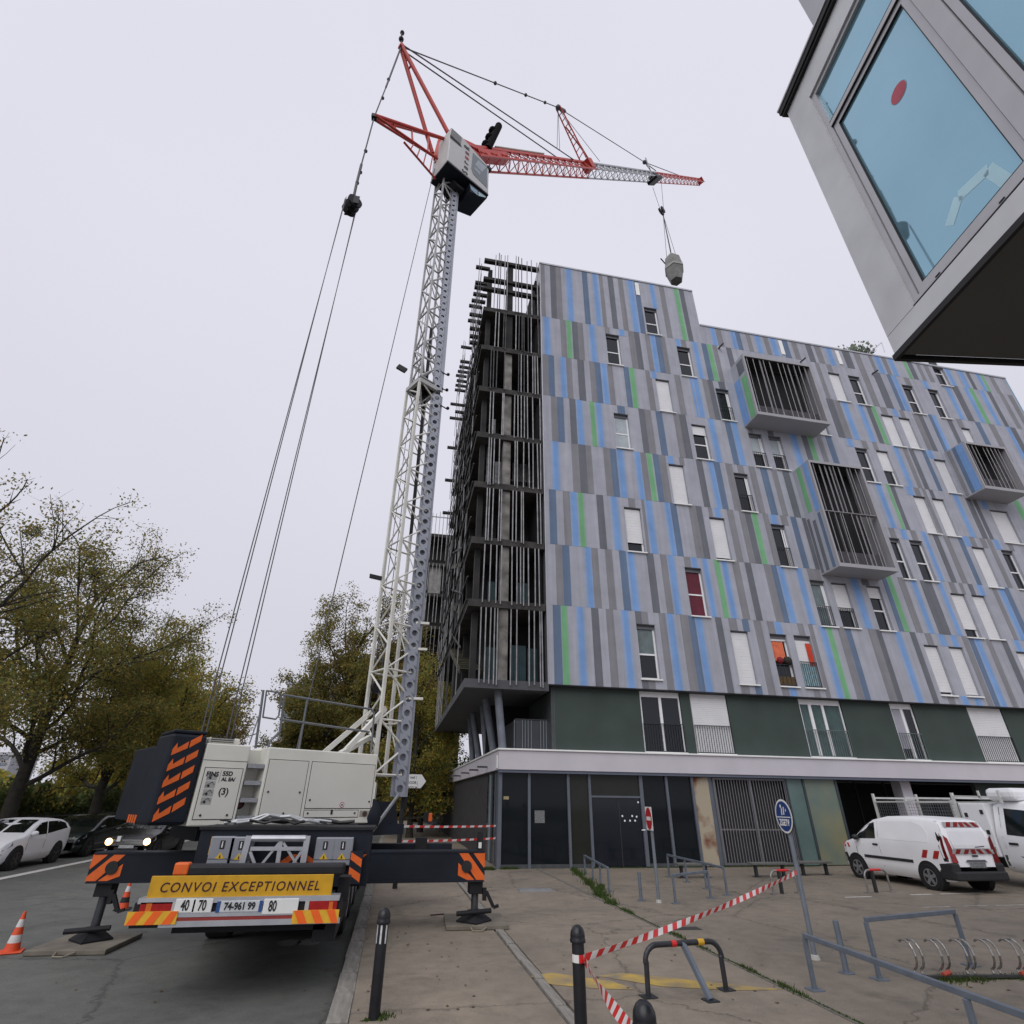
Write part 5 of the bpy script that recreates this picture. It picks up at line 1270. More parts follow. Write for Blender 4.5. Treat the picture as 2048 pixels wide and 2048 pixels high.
def jib(fs, fe, m, n, nm):
    b = B(); h1 = .40; h0 = h1 - HH
    K1, K2 = 1 - .35 * fs, 1 - .35 * fe
    b.bar(Jp(fs, 0, h1 * K1), Jp(fe, 0, h1 * K2), .13 * K1, .13 * K1, jn)
    b.bar(Jp(fs, -W2 * K1, h0 * K1), Jp(fe, -W2 * K2, h0 * K2), .085 * K1, .085 * K1, jn).bar(Jp(fs, W2 * K1, h0 * K1), Jp(fe, W2 * K2, h0 * K2), .085 * K1, .085 * K1, jn)
    for i in range(n):
        a, c = fs + (fe - fs) * i / n, fs + (fe - fs) * (i + 1) / n; mid = (a + c) / 2; ka, km, kc_ = (1 - .35 * u for u in (a, mid, c))
        for t in (-W2, W2):
            b.tube(Jp(a, t * ka, h0 * ka), Jp(mid, 0, h1 * km), .028, 6).tube(Jp(mid, 0, h1 * km), Jp(c, t * kc_, h0 * kc_), .028, 6)
        b.tube(Jp(a, -W2 * ka, h0 * ka), Jp(a, W2 * ka, h0 * ka), .024, 6).tube(Jp(a, -W2 * ka, h0 * ka), Jp(c, W2 * kc_, h0 * kc_), .020, 6)
    return b.build(nm, m, crane)
n1 = 15
jib(f0, fa, M_red, n1, 'jib_section'); jib(fa + .001, fb, M_steel, 13, 'jib_section'); jib(fb + .001, 1.0, M_red, 12, 'jib_section')
B().bar(Jp(.02, 0, .5), Jp(.06, 0, -.1), .5, .25).build('jib_foot', M_red, crane)
b = B(); b.obox(Jp((f0 + f_of(955, 284)) / 2 + .0, 0, -.12), jd * JL * (f_of(955, 284) - f0) * .34, E2 * .26, jn * .2); b.build('hoist_winch', M_red, crane)
B().bar(Jp(f_of(930, 270), 0, .55), Jp(fa * .62, .0, .55), .12, .06).build('jib_walkway', mat('walkway_cream', (.42, .40, .33), .6), crane)
# king post and stay bars
kp = jt(1053, 203); kb = Jp(fa - .005, 0, .45)
b = B()
for t in (-.2, .2):
    b.tube(kb + E2 * t * 1.6 + jd * (t * 1.2), kp + E2 * t * .8, .05, 8)
for i in range(1, 9):
    f = i / 9; b.tube(kb + (kp - kb) * f - (E2 * .32 + jd * .24) * (1 - f) - E2 * .16 * f, kb + (kp - kb) * f + (E2 * .32 + jd * .24) * (1 - f) + E2 * .16 * f, .03, 6)
b.tube(jt(1068, 240), Jp(fa + .02, 0, .4), .05, 6)
b.build('king_post', M_red, crane)
B().ball(kp, .2, 8, 6).bar(kp, jt(1066, 210), .18).build('king_post_head', M_rope, crane); B().obox(Jp(fa, 0, .1), jd * .35, E2 * .35, jn * .35).build('king_post_joint', M_red, crane)
st2 = jt(1216, 306)
b = B().tube(apex, kp, .034, 6).tube(kp, st2, .032, 6).tube(st2, Jp(f_of(1285, 334), 0, .3), .036, 6).tube(st2, Jp(f_of(1235, 318), 0, .5), .04, 6)
b.tube(apex + E2 * .1, Jp(f_of(1058, 295), .1, .35), .036, 6).tube(apex - E2 * .1, Jp(f_of(1078, 300), -.1, .35), .036, 6)
b.ball(apex + (kp - apex) * .5, .11, 8, 5).ball(apex + (kp - apex) * .72, .11, 8, 5).ball(apex + (kp - apex) * .88, .11, 8, 5).ball(st2, .2, 8, 5)
b.build('stay_bar', M_rope, crane)
b = B(); 
for (px, qx_, py_) in ((1051, 1051, 280), (1056, 1056, 282), (1063, 1112, 301), (1070, 1132, 305)): b.tube(kp, jt(qx_, py_), .018, 5)
b.build('luffing_rope', M_rope, crane)
b = B(); k2 = jt(1225, 318); b.bar(Jp(f_of(1222, 326), -.3, .4), jt(1218, 298), .09).bar(Jp(f_of(1237, 328), .3, .4), jt(1218, 298), .09).bar(Jp(f_of(1230, 326), 0, .4), jt(1215, 305), .06)
b.build('stay_trestle', M_steel, crane)
b = B(); tf = f_of(1230, 330); b.obox(Jp(tf, 0, -.58), jd * .9, E2 * .5, jn * .12).obox(Jp(tf, 0, -.25), jd * .5, E2 * .3, jn * .2); b.build('trolley', M_blk, crane)
b = B()
for f_ in (.995,): b.obox(Jp(f_, 0, -.05), jd * .06, E2 * .34, jn * .34)
b.build('jib_end_plate', M_red, crane)
# sock-like dark cable roll standing on the jib root
c0, c1 = Jp(f_of(912, 268), 0, .35), jt(941, 238)
b = B().tube(c0, c1, .20, 12)
for f in (.1, .4, .7): b.ball(c0 + (c1 - c0) * f + np.array((-.16, 0, .10)), .24, 10, 6)
b.build('cable_roll', mat('cable_roll_black', (.006, .006, .007), .95, 0, .1, 5, spec=.1), crane, smooth=True)
# back stay from the apex down to the counterweight, with sheave block
blk = jt(664, 388)
b = B().tube(apex, jt(728, 165), .042, 6).tube(jt(728, 165), tail, .028, 6).tube(tail, jt(682, 310), .028, 6).tube(jt(682, 310), jt(672, 350), .05, 6).tube(jt(672, 350), blk, .05, 6)
for (px, py) in ((733, 150), (722, 185), (690, 285), (680, 325), (674, 345)): b.ball(jt(px, py), .075, 8, 5)
b.build('back_stay', M_rope, crane)
b = B()
for t in (-.22, 0, .22): b.disc(blk + E2 * (t - .04), E2, .26, .08, 18)
b.obox(blk, (.1, 0, 0), E2 * .32, EZ * .2); b.build('sheave_block', M_blk, crane)
b = B()
for k, (px, tx) in enumerate(((378, -.3), (387, -.12), (428, .12), (437, .3))):
    a = blk + E1 * (-.3 if k < 2 else .2) + E2 * (tx * .5)
    s_b = s_of(US(px, 1388, -.35 + tx)); b.tube(a, U(s_b, -.35 + tx, zc1 + .0), .0125, 6)
b.build('erecting_rope', M_rope, crane)
B().tube(jt(820, 318), U(s_of(US(560, 1410, -.2)), -.2, zt_B), .014, 5).build('control_cable', M_rope, crane)
# ---- operator's cab at the mast head
tc_ = -.95
def K(px, py): return hit(820 + px * .11387, 230 + py * .11387, MC + E2 * tc_, E2)
kc = [K(725, 212), K(930, 395), K(1390, 915), K(1378, 1392), K(660, 790)]
cabin = B().prism(kc, E2 * 1.25).build('operator_cab', mat('cab_grey_white', (.50, .50, .49), .45, 0, .06, 1.5), crane, bevel=.04)
off = -E2 * .012
wn_ = [K(1105, 665), K(1350, 905), K(1352, 1285), K(1110, 1040), K(1078, 940)]
B().prism([p_ - E2 * .014 for p_ in wn_], E2 * .008).build('cab_window', glass('cab_glass', (.10, .125, .14)), cabin)
wi = [K(1195, 795), K(1335, 925), K(1260, 1010), K(1135, 880)]
B().prism([p_ - E2 * .02 for p_ in wi], E2 * .004).build('window_vent', mat('cab_glass_pale', (.27, .31, .34), .15, 0, .1, 3), cabin)
wd = [K(1140, 915), K(1240, 1010), K(1215, 1065), K(1120, 950)]
B().prism([p_ - E2 * .02 for p_ in wd], E2 * .004).build('window_vent', mat('cab_glass_pale2', (.22, .26, .29), .15, 0, .1, 3), cabin)
lv = [K(735, 240), K(905, 400), K(885, 520), K(705, 350)]
B().prism([p_ - E2 * .02 for p_ in lv], E2 * .008).build('cab_louvre', mat('louvre_grey', (.20, .20, .20), .6, 0, .2, 6), cabin)
lv = [K(705, 355), K(885, 520), K(905, 570), K(700, 395)]
B().prism([p_ - E2 * .014 for p_ in lv], E2 * .006).build('cab_trim', M_blk, cabin)
xd = K(980, 1060) - K(1000, 520); tdir = -xd / np.linalg.norm(xd)
tnor = np.cross(E2 * -1, tdir)
pc = K(968, 800) - E2 * .02
for i, (ch, mm) in enumerate((('S', M_ink), ('n', M_ink), ('r', M_ink), ('u', mat('print_red', (.4, .02, .02), .5)), ('n', mat('print_maroon', (.2, .02, .03), .5)), ('R', M_ink))):
    f = i / 5; p_ = K(965 + 35 * f, 1010 - 430 * f) - E2 * .022
    text(ch, .42, p_, -np.cross(E2, tdir) if False else tdir, np.cross(-E2, tdir), mm, cabin, ext=.002, xs=.9, off=.012)
B().prism([K(660, 795), K(1378, 1396), K(1378, 1412), K(655, 815)], E2 * 1.25).build('cab_floor', M_navy, cabin)
B().prism([K(850, 1025) - EZ * .03 + E2 * .35, K(1040, 1180) - EZ * .03 + E2 * .35, K(1040, 1180) - EZ * .22 + E2 * .35, K(920, 1090) - EZ * .2 + E2 * .35], E2 * .8).build('cab_underbox', M_blk, cabin)
nose = [K(1060, 1180), K(1378, 1420), K(1360, 1420) - EZ * .15, K(1090, 1200) - EZ * .55]
B().prism([p_ + E2 * .06 for p_ in nose], E2 * 1.15).build('floor_window_bay', M_navy, cabin)
gl = [K(1066, 1215), K(1200, 1318), K(1200, 1400), K(1090, 1300)]
B().prism([p_ + E2 * .045 for p_ in gl], E2 * .01).build('floor_window', glass('cab_blue_glass', (.16, .27, .36), .1), cabin)
gl = [K(1215, 1330), K(1345, 1425), K(1330, 1435), K(1215, 1405)]
B().prism([p_ + E2 * .045 for p_ in gl], E2 * .01).build('floor_window', glass('cab_teal_glass', (.30, .45, .46), .1), cabin)
B().obox(K(1390, 935) + E2 * .6, E1 * .12, E2 * .64, EZ * .1).build('cab_visor', M_blk, cabin)

# ---- hook, rope and the load over the roof
trol = Jp(tf, 0, -.95)
hk = np.array((trol[0], trol[1], 0)); dist = np.linalg.norm(hk[:2])
def hz(px, py):
    d = ray(px * Q, py * Q); t = (hk[:2] @ d[:2]) / (d[:2] @ d[:2]); return EYE + d[2] * t
zh = hz(1241, 401)
b = B()
for t in (-.45, .45): b.tube(trol + E2 * t, hk + EZ * (zh + .3) + E2 * t * .35, .02, 5)
b.build('hoist_rope', M_rope, crane)
b = B()
for t in (-.12, .12): b.disc(hk + EZ * (zh + .1) + E2 * t, E2, .34, .09, 16)
b.tube(hk + EZ * (zh - .6), hk + EZ * (zh), .1, 10); b.build('hook_block', M_blk, crane)
zl1, zl0 = hz(1264, 478), hz(1266, 534)
skip = thing('concrete_skip', 'grey hopper-shaped load hanging from the crane hook above the roof', 'load', (hk[0], hk[1], zl0))
hl = zl1 - zl0
b = B(); rr_ = .72
b.lathe((hk[0], hk[1], zl0), [(rr_ * .68, 0), (rr_ * 1.12, hl * .40), (rr_ * .90, hl * .74), (.06, hl)], 6)
b.build('hopper', mat('skip_grey', (.20, .20, .19), .7, 0, .25, 2.5, .2, 12), skip)
B().lathe((hk[0], hk[1], zl0), [(rr_ * 1.12 + .02, hl * .37), (rr_ * 1.12 + .02, hl * .43)], 6).build('hopper_band', mat('skip_band', (.33, .33, .31), .6), skip)
b = B(); b.bar(hk + np.array((-.7, 0, zl0 + hl * .55)), hk + np.array((-1.05, 0, zl0 + hl * .72)), .07); b.build('hopper_lever', M_blk, skip)
b = B()
for a in (0, 2.1, 4.2): b.tube(hk + np.array((.45 * math.cos(a), .45 * math.sin(a), zl0 + hl * .88)), hk + EZ * (zh - .6), .02, 5)
b.tube(hk + EZ * (zl1 - .1), hk + EZ * (zh - .7), .05, 6); b.build('sling', M_rope, skip)

# ---- load-spreading mats under the jacks (loose: things of their own)
M_mat = mat('spreader_board', (.165, .145, .115), .8, 0, .25, 3, .2, 25)
def spreader(name, c, z, rz, label, lx, ly, th):
    o = thing(name, label, 'pad', (c[0], c[1], z), rz)
    B().box(-lx, lx, -ly, ly, 0, th).build('board', M_mat, o, bevel=.012, local=True)
    b = B(); b.path([(-.12, -ly - .01, th * .6), (-.1, -ly - .12, .012), (.06, -ly - .14, .012), (.16, -ly - .01, th * .6)], .012, 6); b.build('rope_handle', mat('rope_handle', (.25, .22, .17), .9), o, local=True)
    return o
spreader('spreader_pad', (-4.74, 12.45), -.116, R(-4), 'brown wooden spreader board on the road under the left outrigger foot', .60, .62, .07)
spreader('spreader_pad', (1.83, 12.75), .004, R(-3), 'brown wooden spreader board on the footway under the right outrigger foot', .58, .62, .07)
b = B(); pts = [qz(*p_, .006) for p_ in ((812, 1727), (838, 1725), (850, 1729), (868, 1724), (880, 1723))]
for a, c in zip(pts[:-1], pts[1:]): b.bar(a + EZ * .004, c + EZ * .008, .05, .012)
tag(b.build('lashing_strap', mat('strap_dark_brown', (.04, .025, .02), .8)), 'dark brown strap lying on the footway beside the right outrigger board', 'strap')

# ================================================================== OVERHANGING BUILDING, upper right
NY = 3.6
nb0 = qy(1688, 668, NY)                                  # lower corner of the overhang
ca = R(8.8)
D1 = np.array((-math.sin(ca), -math.cos(ca), 0))         # along the window face, towards and past the camera
D2 = np.array((math.cos(ca), -math.sin(ca), 0))          # along the back face
nbo = np.array((nb0[0], NY, 0)); NZ0 = nb0[2]
NZ1 = NZ0 + 4.55
nrmW = -D2
def N(px, py): return hit(px * Q, py * Q, nbo, nrmW)     # point on the window face
def NW(a, z, d=0.0): return nbo + D1 * a - nrmW * 0 + nrmW * d + EZ * z
NZ1 = N(1486, 212)[2]
neigh = thing('overhanging_building', 'grey metal-clad overhanging storey with large blue windows seen from below', 'building', tuple(nbo))
M_clad = mat('neighbour_metal_cladding', (.56, .565, .575), .5, .25, .16, .9, .03, 3)
M_clad2 = mat('neighbour_window_frame', (.45, .445, .46), .45, .3, .06, 2)
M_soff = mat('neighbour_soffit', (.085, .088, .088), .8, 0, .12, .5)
M_gap = mat('black_gasket', (.010, .010, .012), .7)
def A(p): return float((p - nbo) @ D1)
# window opening in the face, from the photograph: outer frame corners
oBL = N(1690, 560); a_l = None
aW0 = A(N(1722, 576)); zW0 = N(1722, 576)[2]              # outer lower-left corner of the window frame
zW1 = N(1532, 172)[2]                                    # its top
LA = 9.0
def wall_piece(a0, a1, z0, z1, d0=0.0, d1=-.25, b=None):
    b = b or B(); c = nbo + D1 * (a0 + a1) / 2 + nrmW * (d0 + d1) / 2 + EZ * (z0 + z1) / 2
    return b.obox(c, D1 * abs(a1 - a0) / 2, nrmW * abs(d1 - d0) / 2, EZ * abs(z1 - z0) / 2)
zs_ = zW0 - .02
wall_piece(0, aW0, zs_, NZ1).build('cladding_panel', M_clad, neigh)
wall_piece(0, LA, NZ0, zs_ - .008).build('cladding_panel', M_clad, neigh)
wall_piece(aW0, LA, zW1, NZ1).build('cladding_panel', M_clad, neigh)
wall_piece(.02, LA, NZ0 + .02, NZ1 - .02, -.26, -.34).build('wall_core', M_gap, neigh)
b = B(); b.obox(nbo + D2 * 4.3 + D1 * .12 + EZ * (NZ0 + NZ1) / 2, D2 * 4.04, D1 * .11, EZ * (NZ1 - NZ0 - .0) / 2); b.build('end_wall', M_clad, neigh)
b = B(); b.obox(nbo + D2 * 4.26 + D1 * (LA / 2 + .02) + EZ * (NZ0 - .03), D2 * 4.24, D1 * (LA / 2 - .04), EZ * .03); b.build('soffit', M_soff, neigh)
b = B(); wall_piece(-.03, LA, NZ0 - .075, NZ0 - .002, .012, -.03, b); b.obox(nbo + D2 * 4.2 - D1 * .015 + EZ * (NZ0 - .04), D2 * 4.2, D1 * .02, EZ * .036); b.build('drip_edge', M_gap, neigh)
b = B(); wall_piece(-.06, LA, NZ1, NZ1 + .05, .05, -.3, b); wall_piece(-.07, LA, NZ1 + .052, NZ1 + .16, .075, -.3, b); b.build('roof_edge', M_gap, neigh)
b = B(); wall_piece(-.08, LA, NZ1 + .162, NZ1 + .20, .09, -.3, b); b.build('roof_edge_cap', M_clad2, neigh)
# set-back upper storey
B().obox(nbo + D2 * 4.6 + D1 * 5.05 + EZ * (NZ1 + 2.2), D2 * 3.9, D1 * 4.6, EZ * 2.2).build('upper_storey', mat('upper_storey_grey', (.42, .43, .45), .6, .1, .08, 1), neigh)
B().obox(nbo + D2 * 4.6 + D1 * .40 + EZ * (NZ1 + 4.5), D2 * 3.96, D1 * .1, EZ * .08).build('upper_roof_edge', M_clad2, neigh)
# window: outer frame, transom light above, large pane, further panes towards the camera
M_bglass = mat('blue_tinted_glass', (.26, .47, .575), .02, .62, .08, .5, spec=.5)
fr = .075
zT = N(1578, 208)[2]                                      # transom height at the left jamb
aP1 = A(N(1930, 268))                                     # right jamb of the big pane
def frame_bar(a0, a1, z0, z1, d0, d1, b): return wall_piece(a0, a1, z0, z1, d0, d1, b)
b = B()
frame_bar(aW0, LA, zW0, zW0 + fr, -.03, -.12, b); frame_bar(aW0, LA, zW1 - fr, zW1 - .004, -.03, -.12, b)
frame_bar(aW0, aW0 + fr, zW0 + fr, zW1 - fr, -.03, -.12, b)
win = b.build('window', M_clad2, neigh)
b = B(); frame_bar(aW0 - .012, LA, zW0 - .016, zW0 - .001, -.004, -.1, b); frame_bar(aW0 - .012, aW0 - .001, zW0 - .001, zW1, -.004, -.1, b); b.build('gasket', M_gap, win)
a_end = aW0 + fr
bay = aP1 - aW0
for k in range(4):
    a0 = aW0 + fr + k * (bay + .10); a1 = a0 + bay - fr
    b = B()
    frame_bar(a1 + .0, a1 + .10 + .075, zW0 + fr, zW1 - fr, -.028, -.12, b)      # mullion
    frame_bar(a0, a1, zT - .04, zT + .05, -.02, -.12, b)                         # transom
    zi0, zi1 = zW0 + fr + .012, zT - .052
    frame_bar(a0 + .012, a1 - .012, zi0, zi0 + .09, -.045, -.11, b); frame_bar(a0 + .012, a1 - .012, zi1 - .09, zi1, -.045, -.11, b)
    frame_bar(a0 + .012, a0 + .10, zi0 + .09, zi1 - .09, -.045, -.11, b); frame_bar(a1 - .10, a1 - .012, zi0 + .09, zi1 - .09, -.045, -.11, b)
    b.build('sash', M_clad2, win)
    b = B(); frame_bar(a0 + .10, a1 - .10, zi0 + .09, zi1 - .09, -.075, -.09, b); b.build('pane', M_bglass, win)
    b = B(); frame_bar(a0, a1, zT + .05, zW1 - fr, -.075, -.09, b); b.build('pane', M_bglass, win)
    b = B(); 
    for (g0, g1, h0, h1) in ((a0 + .095, a0 + .104, zi0 + .085, zi1 - .085), (a1 - .104, a1 - .095, zi0 + .085, zi1 - .085)): frame_bar(g0, g1, h0, h1, -.044, -.076, b)
    frame_bar(a0 + .105, a1 - .105, zi0 + .085, zi0 + .094, -.044, -.076, b); frame_bar(a0 + .105, a1 - .105, zi1 - .094, zi1 - .085, -.044, -.076, b)
    frame_bar(a0, a1, zT + .046, zT + .056, -.018, -.076, b); frame_bar(a0, a1, zT - .054, zT - .042, -.018, -.1, b)
    b.build('gasket', M_gap, win)
    b = B(); frame_bar(a0 + .25, a0 + .31, zi0 - .05, zi0 - .035, -.024, -.034, b); b.build('drain_slot', M_gap, win); b = B(); frame_bar(a1 - .4, a1 - .34, zi0 - .05, zi0 - .035, -.024, -.034, b); b.build('drain_slot', M_gap, win)
c = N(1684, 174) ; c = c - nrmW * .074
B().disc(c + nrmW * .0015, nrmW, .115, .002, 28).build('red_sticker', mat('sticker_red_pink', (.42, .055, .085), .5), win)
B().disc(c + nrmW * .0005, nrmW, .122, .001, 28).build('sticker_rim', mat('sticker_rim_blue', (.25, .40, .50), .4), win)
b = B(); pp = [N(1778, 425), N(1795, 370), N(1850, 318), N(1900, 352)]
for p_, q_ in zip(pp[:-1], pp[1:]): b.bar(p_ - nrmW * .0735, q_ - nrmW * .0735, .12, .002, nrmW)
b.build('pane_reflection', mat('reflection_pale_blue', (.40, .60, .66), .2, .3, .1, 2), win)  # reflective band on the glass, put in as a strip of paler colour

# ================================================================== VEHICLES
M_vwhite = mat('vehicle_white', (.90, .905, .92), .28, 0, .04, 1.2)
M_vdark = mat('vehicle_dark_green', (.012, .017, .017), .18, 0, .2, 1, spec=.7)
M_vblack = mat('vehicle_black', (.009, .010, .012), .2, 0, .2, 1, spec=.7)
M_plastic = mat('bumper_plastic', (.020, .021, .024), .6, 0, .15, 8)
M_vglass = glass('vehicle_glass', (.008, .012, .012), .05, .8)
M_tyre = mat('tyre', (.012, .012, .013), .85, 0, .25, 9)
M_alloy = mat('alloy_rim', (.36, .37, .39), .35, .7, .15, 6)
M_hred = mat('hatch_red', (.42, .02, .02), .45, 0, .05, 9)
M_hwht = mat('hatch_white', (.68, .68, .68), .45, 0, .05, 9)

class Car:
    """a body lofted from stations along its length; local +Y is forwards"""
    def __init__(s, name, label, loc, rz, st, W, belt, paint, tumble=.2, group=None, cat='car'):
        s.t = thing(name, label, cat, loc, rz, group); ORG[s.t.name] = (0, 0, 0)
        s.st, s.W, s.belt, s.tumble = st, W, belt, tumble
        rows = []
        for (y, zt, zb, wf) in st: rows.append(s.section(y, zt, zb, wf))
        b = B(); n = len(rows[0])
        for r0, r1 in zip(rows[:-1], rows[1:]):
            for i in range(n - 1): b.face([r0[i], r0[i + 1], r1[i + 1], r1[i]])
        b.face(rows[0][::-1]); b.face(rows[-1])
        s.body = b.build('body', paint, s.t, smooth=True, local=True)
        bm = bmesh.new(); bm.from_mesh(s.body.data); bmesh.ops.remove_doubles(bm, verts=bm.verts, dist=.0005); bmesh.ops.recalc_face_normals(bm, faces=bm.faces); bm.to_mesh(s.body.data); bm.free()
        try: s.body.data.set_sharp_from_angle(angle=R(42))
        except Exception: pass
    def section(s, y, zt, zb, wf):
        W = s.W * wf; bl = min(s.belt(y), zt - .06)
        half = [(W * .86, zb), (W * .97, zb + .10), (W, zb + .28), (W * 1.0, bl - .14), (W * .985, bl)]
        zr = max(bl + .03, zt - .09)
        wr = W * .985 - s.tumble * max(0, zr - bl) / .7
        half += [(wr, zr), (wr - .06, zt - .025), (wr - .20, zt), (0, zt + .012)]
        L = [(x, y, z) for x, z in half]
        return L + [(-x, y_, z) for x, y_, z in L[::-1][1:]]
    def at(s, y):
        st = s.st
        for a, c in zip(st[:-1], st[1:]):
            if a[0] <= y <= c[0]:
                f = (y - a[0]) / (c[0] - a[0] + 1e-9); return [a[i] + (c[i] - a[i]) * f for i in range(4)]
        return st[0] if y < st[0][0] else st[-1]
    def xs(s, y, z):
        _, zt, zb, wf = s.at(y); sec = s.section(y, zt, zb, wf)[:9]
        for p, q in zip(sec[:-1], sec[1:]):
            if min(p[2], q[2]) <= z <= max(p[2], q[2]) + 1e-6:
                f = (z - p[2]) / (q[2] - p[2] + 1e-9); return p[0] + (q[0] - p[0]) * f
        return sec[3][0]
    def side(s, name, pts, m, out=.008, sides=(-1, 1), th=.006):
        for sg in sides:
            b = B(); fine = []
            for (p, q) in zip(pts, pts[1:] + pts[:1]):
                for k in range(3): fine.append((p[0] + (q[0] - p[0]) * k / 3, p[1] + (q[1] - p[1]) * k / 3))
            P = [np.array((sg * (s.xs(y, z) + out), y, z)) for y, z in fine]
            cen = np.mean(P, axis=0); cen[0] = sg * (s.xs(cen[1], cen[2]) + out)
            for p, q in zip(P, P[1:] + P[:1]):
                f = [p, q, cen] if sg < 0 else [q, p, cen]; b.face(f)
                pi, qi = p - np.array((sg * (out + .01), 0, 0)), q - np.array((sg * (out + .01), 0, 0)); b.face([p, pi, qi, q])
            b.build(name, m, s.t, local=True)
    def top(s, name, y0, y1, m, inset=.10, out=.01, x_in=None):
        """screen lying on the upper contour between two stations"""
        b = B(); n = 6
        P = []
        for i in range(n + 1):
            y = y0 + (y1 - y0) * i / n; _, zt, zb, wf = s.at(y); sec = s.section(y, zt, zb, wf)[:9]
            w = sec[6][0] - inset; P.append((y, zt, w))
        d = np.array((0, y1 - y0, P[-1][1] - P[0][1])); nn = np.array((0, -d[2], d[1])); nn /= np.linalg.norm(nn); nn = nn if nn[2] > 0 else -nn
        for (a, c) in zip(P[:-1], P[1:]):
            q = [np.array((-a[2], a[0], a[1])) + nn * out, np.array((a[2], a[0], a[1])) + nn * out, np.array((c[2], c[0], c[1])) + nn * out, np.array((-c[2], c[0], c[1])) + nn * out]
            b.face(q)
        return b.build(name, m, s.t, local=True)
    def wheel(s, y, r, rim=M_alloy, spokes=5, zc=None, inset=.0):
        for sg in (-1, 1):
            W = s.W; x = sg * (W - .10 + .012 - inset)
            B().disc((sg * (W - .2), y, r + .02), (sg, 0, 0), r + .075, .2 + .004, 30).build('wheel_arch', M_tyre, s.t, local=True)
            w = B().disc((x - sg * .09, y, r), (sg, 0, 0), r, .2, 32).build('wheel', M_tyre, s.t, local=True, bevel=.02)
            b = B(); b.disc((x + sg * .112, y, r), (sg, 0, 0), r * .2, .008, 14)
            for k in range(spokes):
                a = 2 * math.pi * k / spokes + .3; d = np.array((0, math.cos(a), math.sin(a)))
                b.bar(np.array((x + sg * .112, y, r)) + d * r * .1, np.array((x + sg * .112, y, r)) + d * r * .62, r * .24, .012, (sg, 0, 0))
            n = 26
            for k in range(n):
                a, c = 2 * math.pi * k / n, 2 * math.pi * (k + 1) / n
                b.face([(x + sg * .1135, y + r * f * math.cos(t), r + r * f * math.sin(t)) for f, t in ((.60, a), (.68, a), (.68, c), (.60, c))])
            b.build('rim', rim, w, local=True)
    def box(s, name, x0, x1, y0, y1, z0, z1, m, parent=None, bevel=0): return B().box(x0, x1, y0, y1, z0, z1).build(name, m, parent or s.t, local=True, bevel=bevel)
    def mirror(s, y, z, m, sides=(-1, 1)):
        for sg in sides:
            x = sg * (s.xs(y, z) + .10); B().ball((x, y, z + .05), .11, 10, 6, .75).build('wing_mirror', m, s.t, smooth=True, local=True)

# ---- small white panel van with red and white hatching
kb_ = lambda y: 1.16 - .10 * max(0, y) / 1.3
KG = [(-2.08, .62, .34, .90), (-2.06, 1.15, .30, .955), (-2.0, 1.50, .28, .975), (-1.90, 1.74, .26, .985), (-1.6, 1.80, .24, 1), (-.8, 1.825, .22, 1), (0, 1.80, .22, 1), (.5, 1.71, .22, 1), (.85, 1.54, .22, 1), (1.2, 1.31, .22, .995), (1.42, 1.15, .22, .985), (1.75, 1.06, .22, .96), (1.98, .95, .24, .90), (2.10, .78, .28, .80), (2.14, .60, .32, .74)]
van = Car('panel_van', 'small white panel van with red and white hatching parked beside the glazed ground floor', (16.22, 16.98, 0), R(0), KG, .87, kb_, M_vwhite, .17, cat='van')
van.side('side_window', [(.42, 1.17), (1.27, 1.13), (1.18, 1.24), (.95, 1.42), (.70, 1.56), (.42, 1.62)], M_vglass)
van.side('door_joint', [(.30, .42), (.315, .42), (.315, 1.66), (.30, 1.66)], M_gap, .004)
van.side('door_joint', [(1.30, .55), (1.315, .55), (1.315, 1.13), (1.30, 1.13)], M_gap, .004)
van.side('pressed_panel', [(-1.55, 1.17), (.18, 1.17), (.18, 1.66), (-1.05, 1.69), (-1.4, 1.58), (-1.55, 1.40)], M_vwhite, .006)
van.side('rub_strip', [(-.85, .62), (1.02, .62), (1.02, .695), (-.85, .695)], M_plastic, .02)
van.side('door_handle', [(.36, .98), (.56, .98), (.56, 1.03), (.36, 1.03)], M_plastic, .02)
for yy in (-1.25, -1.62): van.side('hatch_stripe', [(yy + .06, .78), (yy - .10, .78), (yy - .22, .98), (yy - .06, .98)], M_hred, .009)
for yy in (1.62, 1.84): van.side('hatch_stripe', [(yy, .86), (yy + .07, .86), (yy + .12, .98), (yy + .04, .98)], M_hred, .012)
van.top('windscreen', .56, 1.36, M_vglass)
van.wheel(1.42, .31); van.wheel(-1.30, .31)
van.side('front_bumper', [(1.60, .24), (2.09, .34), (2.09, .68), (1.86, .70)], M_plastic, .014)
van.mirror(1.16, 1.12, M_plastic)
def rear_y(z): return -2.085 + max(0, z - .62) * .02 + max(0, z - 1.15) * .15 + max(0, z - 1.5) * .22
def back(name, pts, m, out=.012, parent=None):
    b = B(); P = [(x, rear_y(z) - out, z) for x, z in pts]; b.face(P[::1]); b.prism(P, (0, .006, 0)); return b.build(name, m, parent or van.t, local=True)
rbm = van.box('rear_bumper', -.85, .85, -2.17, -1.80, .30, .52, M_plastic, bevel=.04)
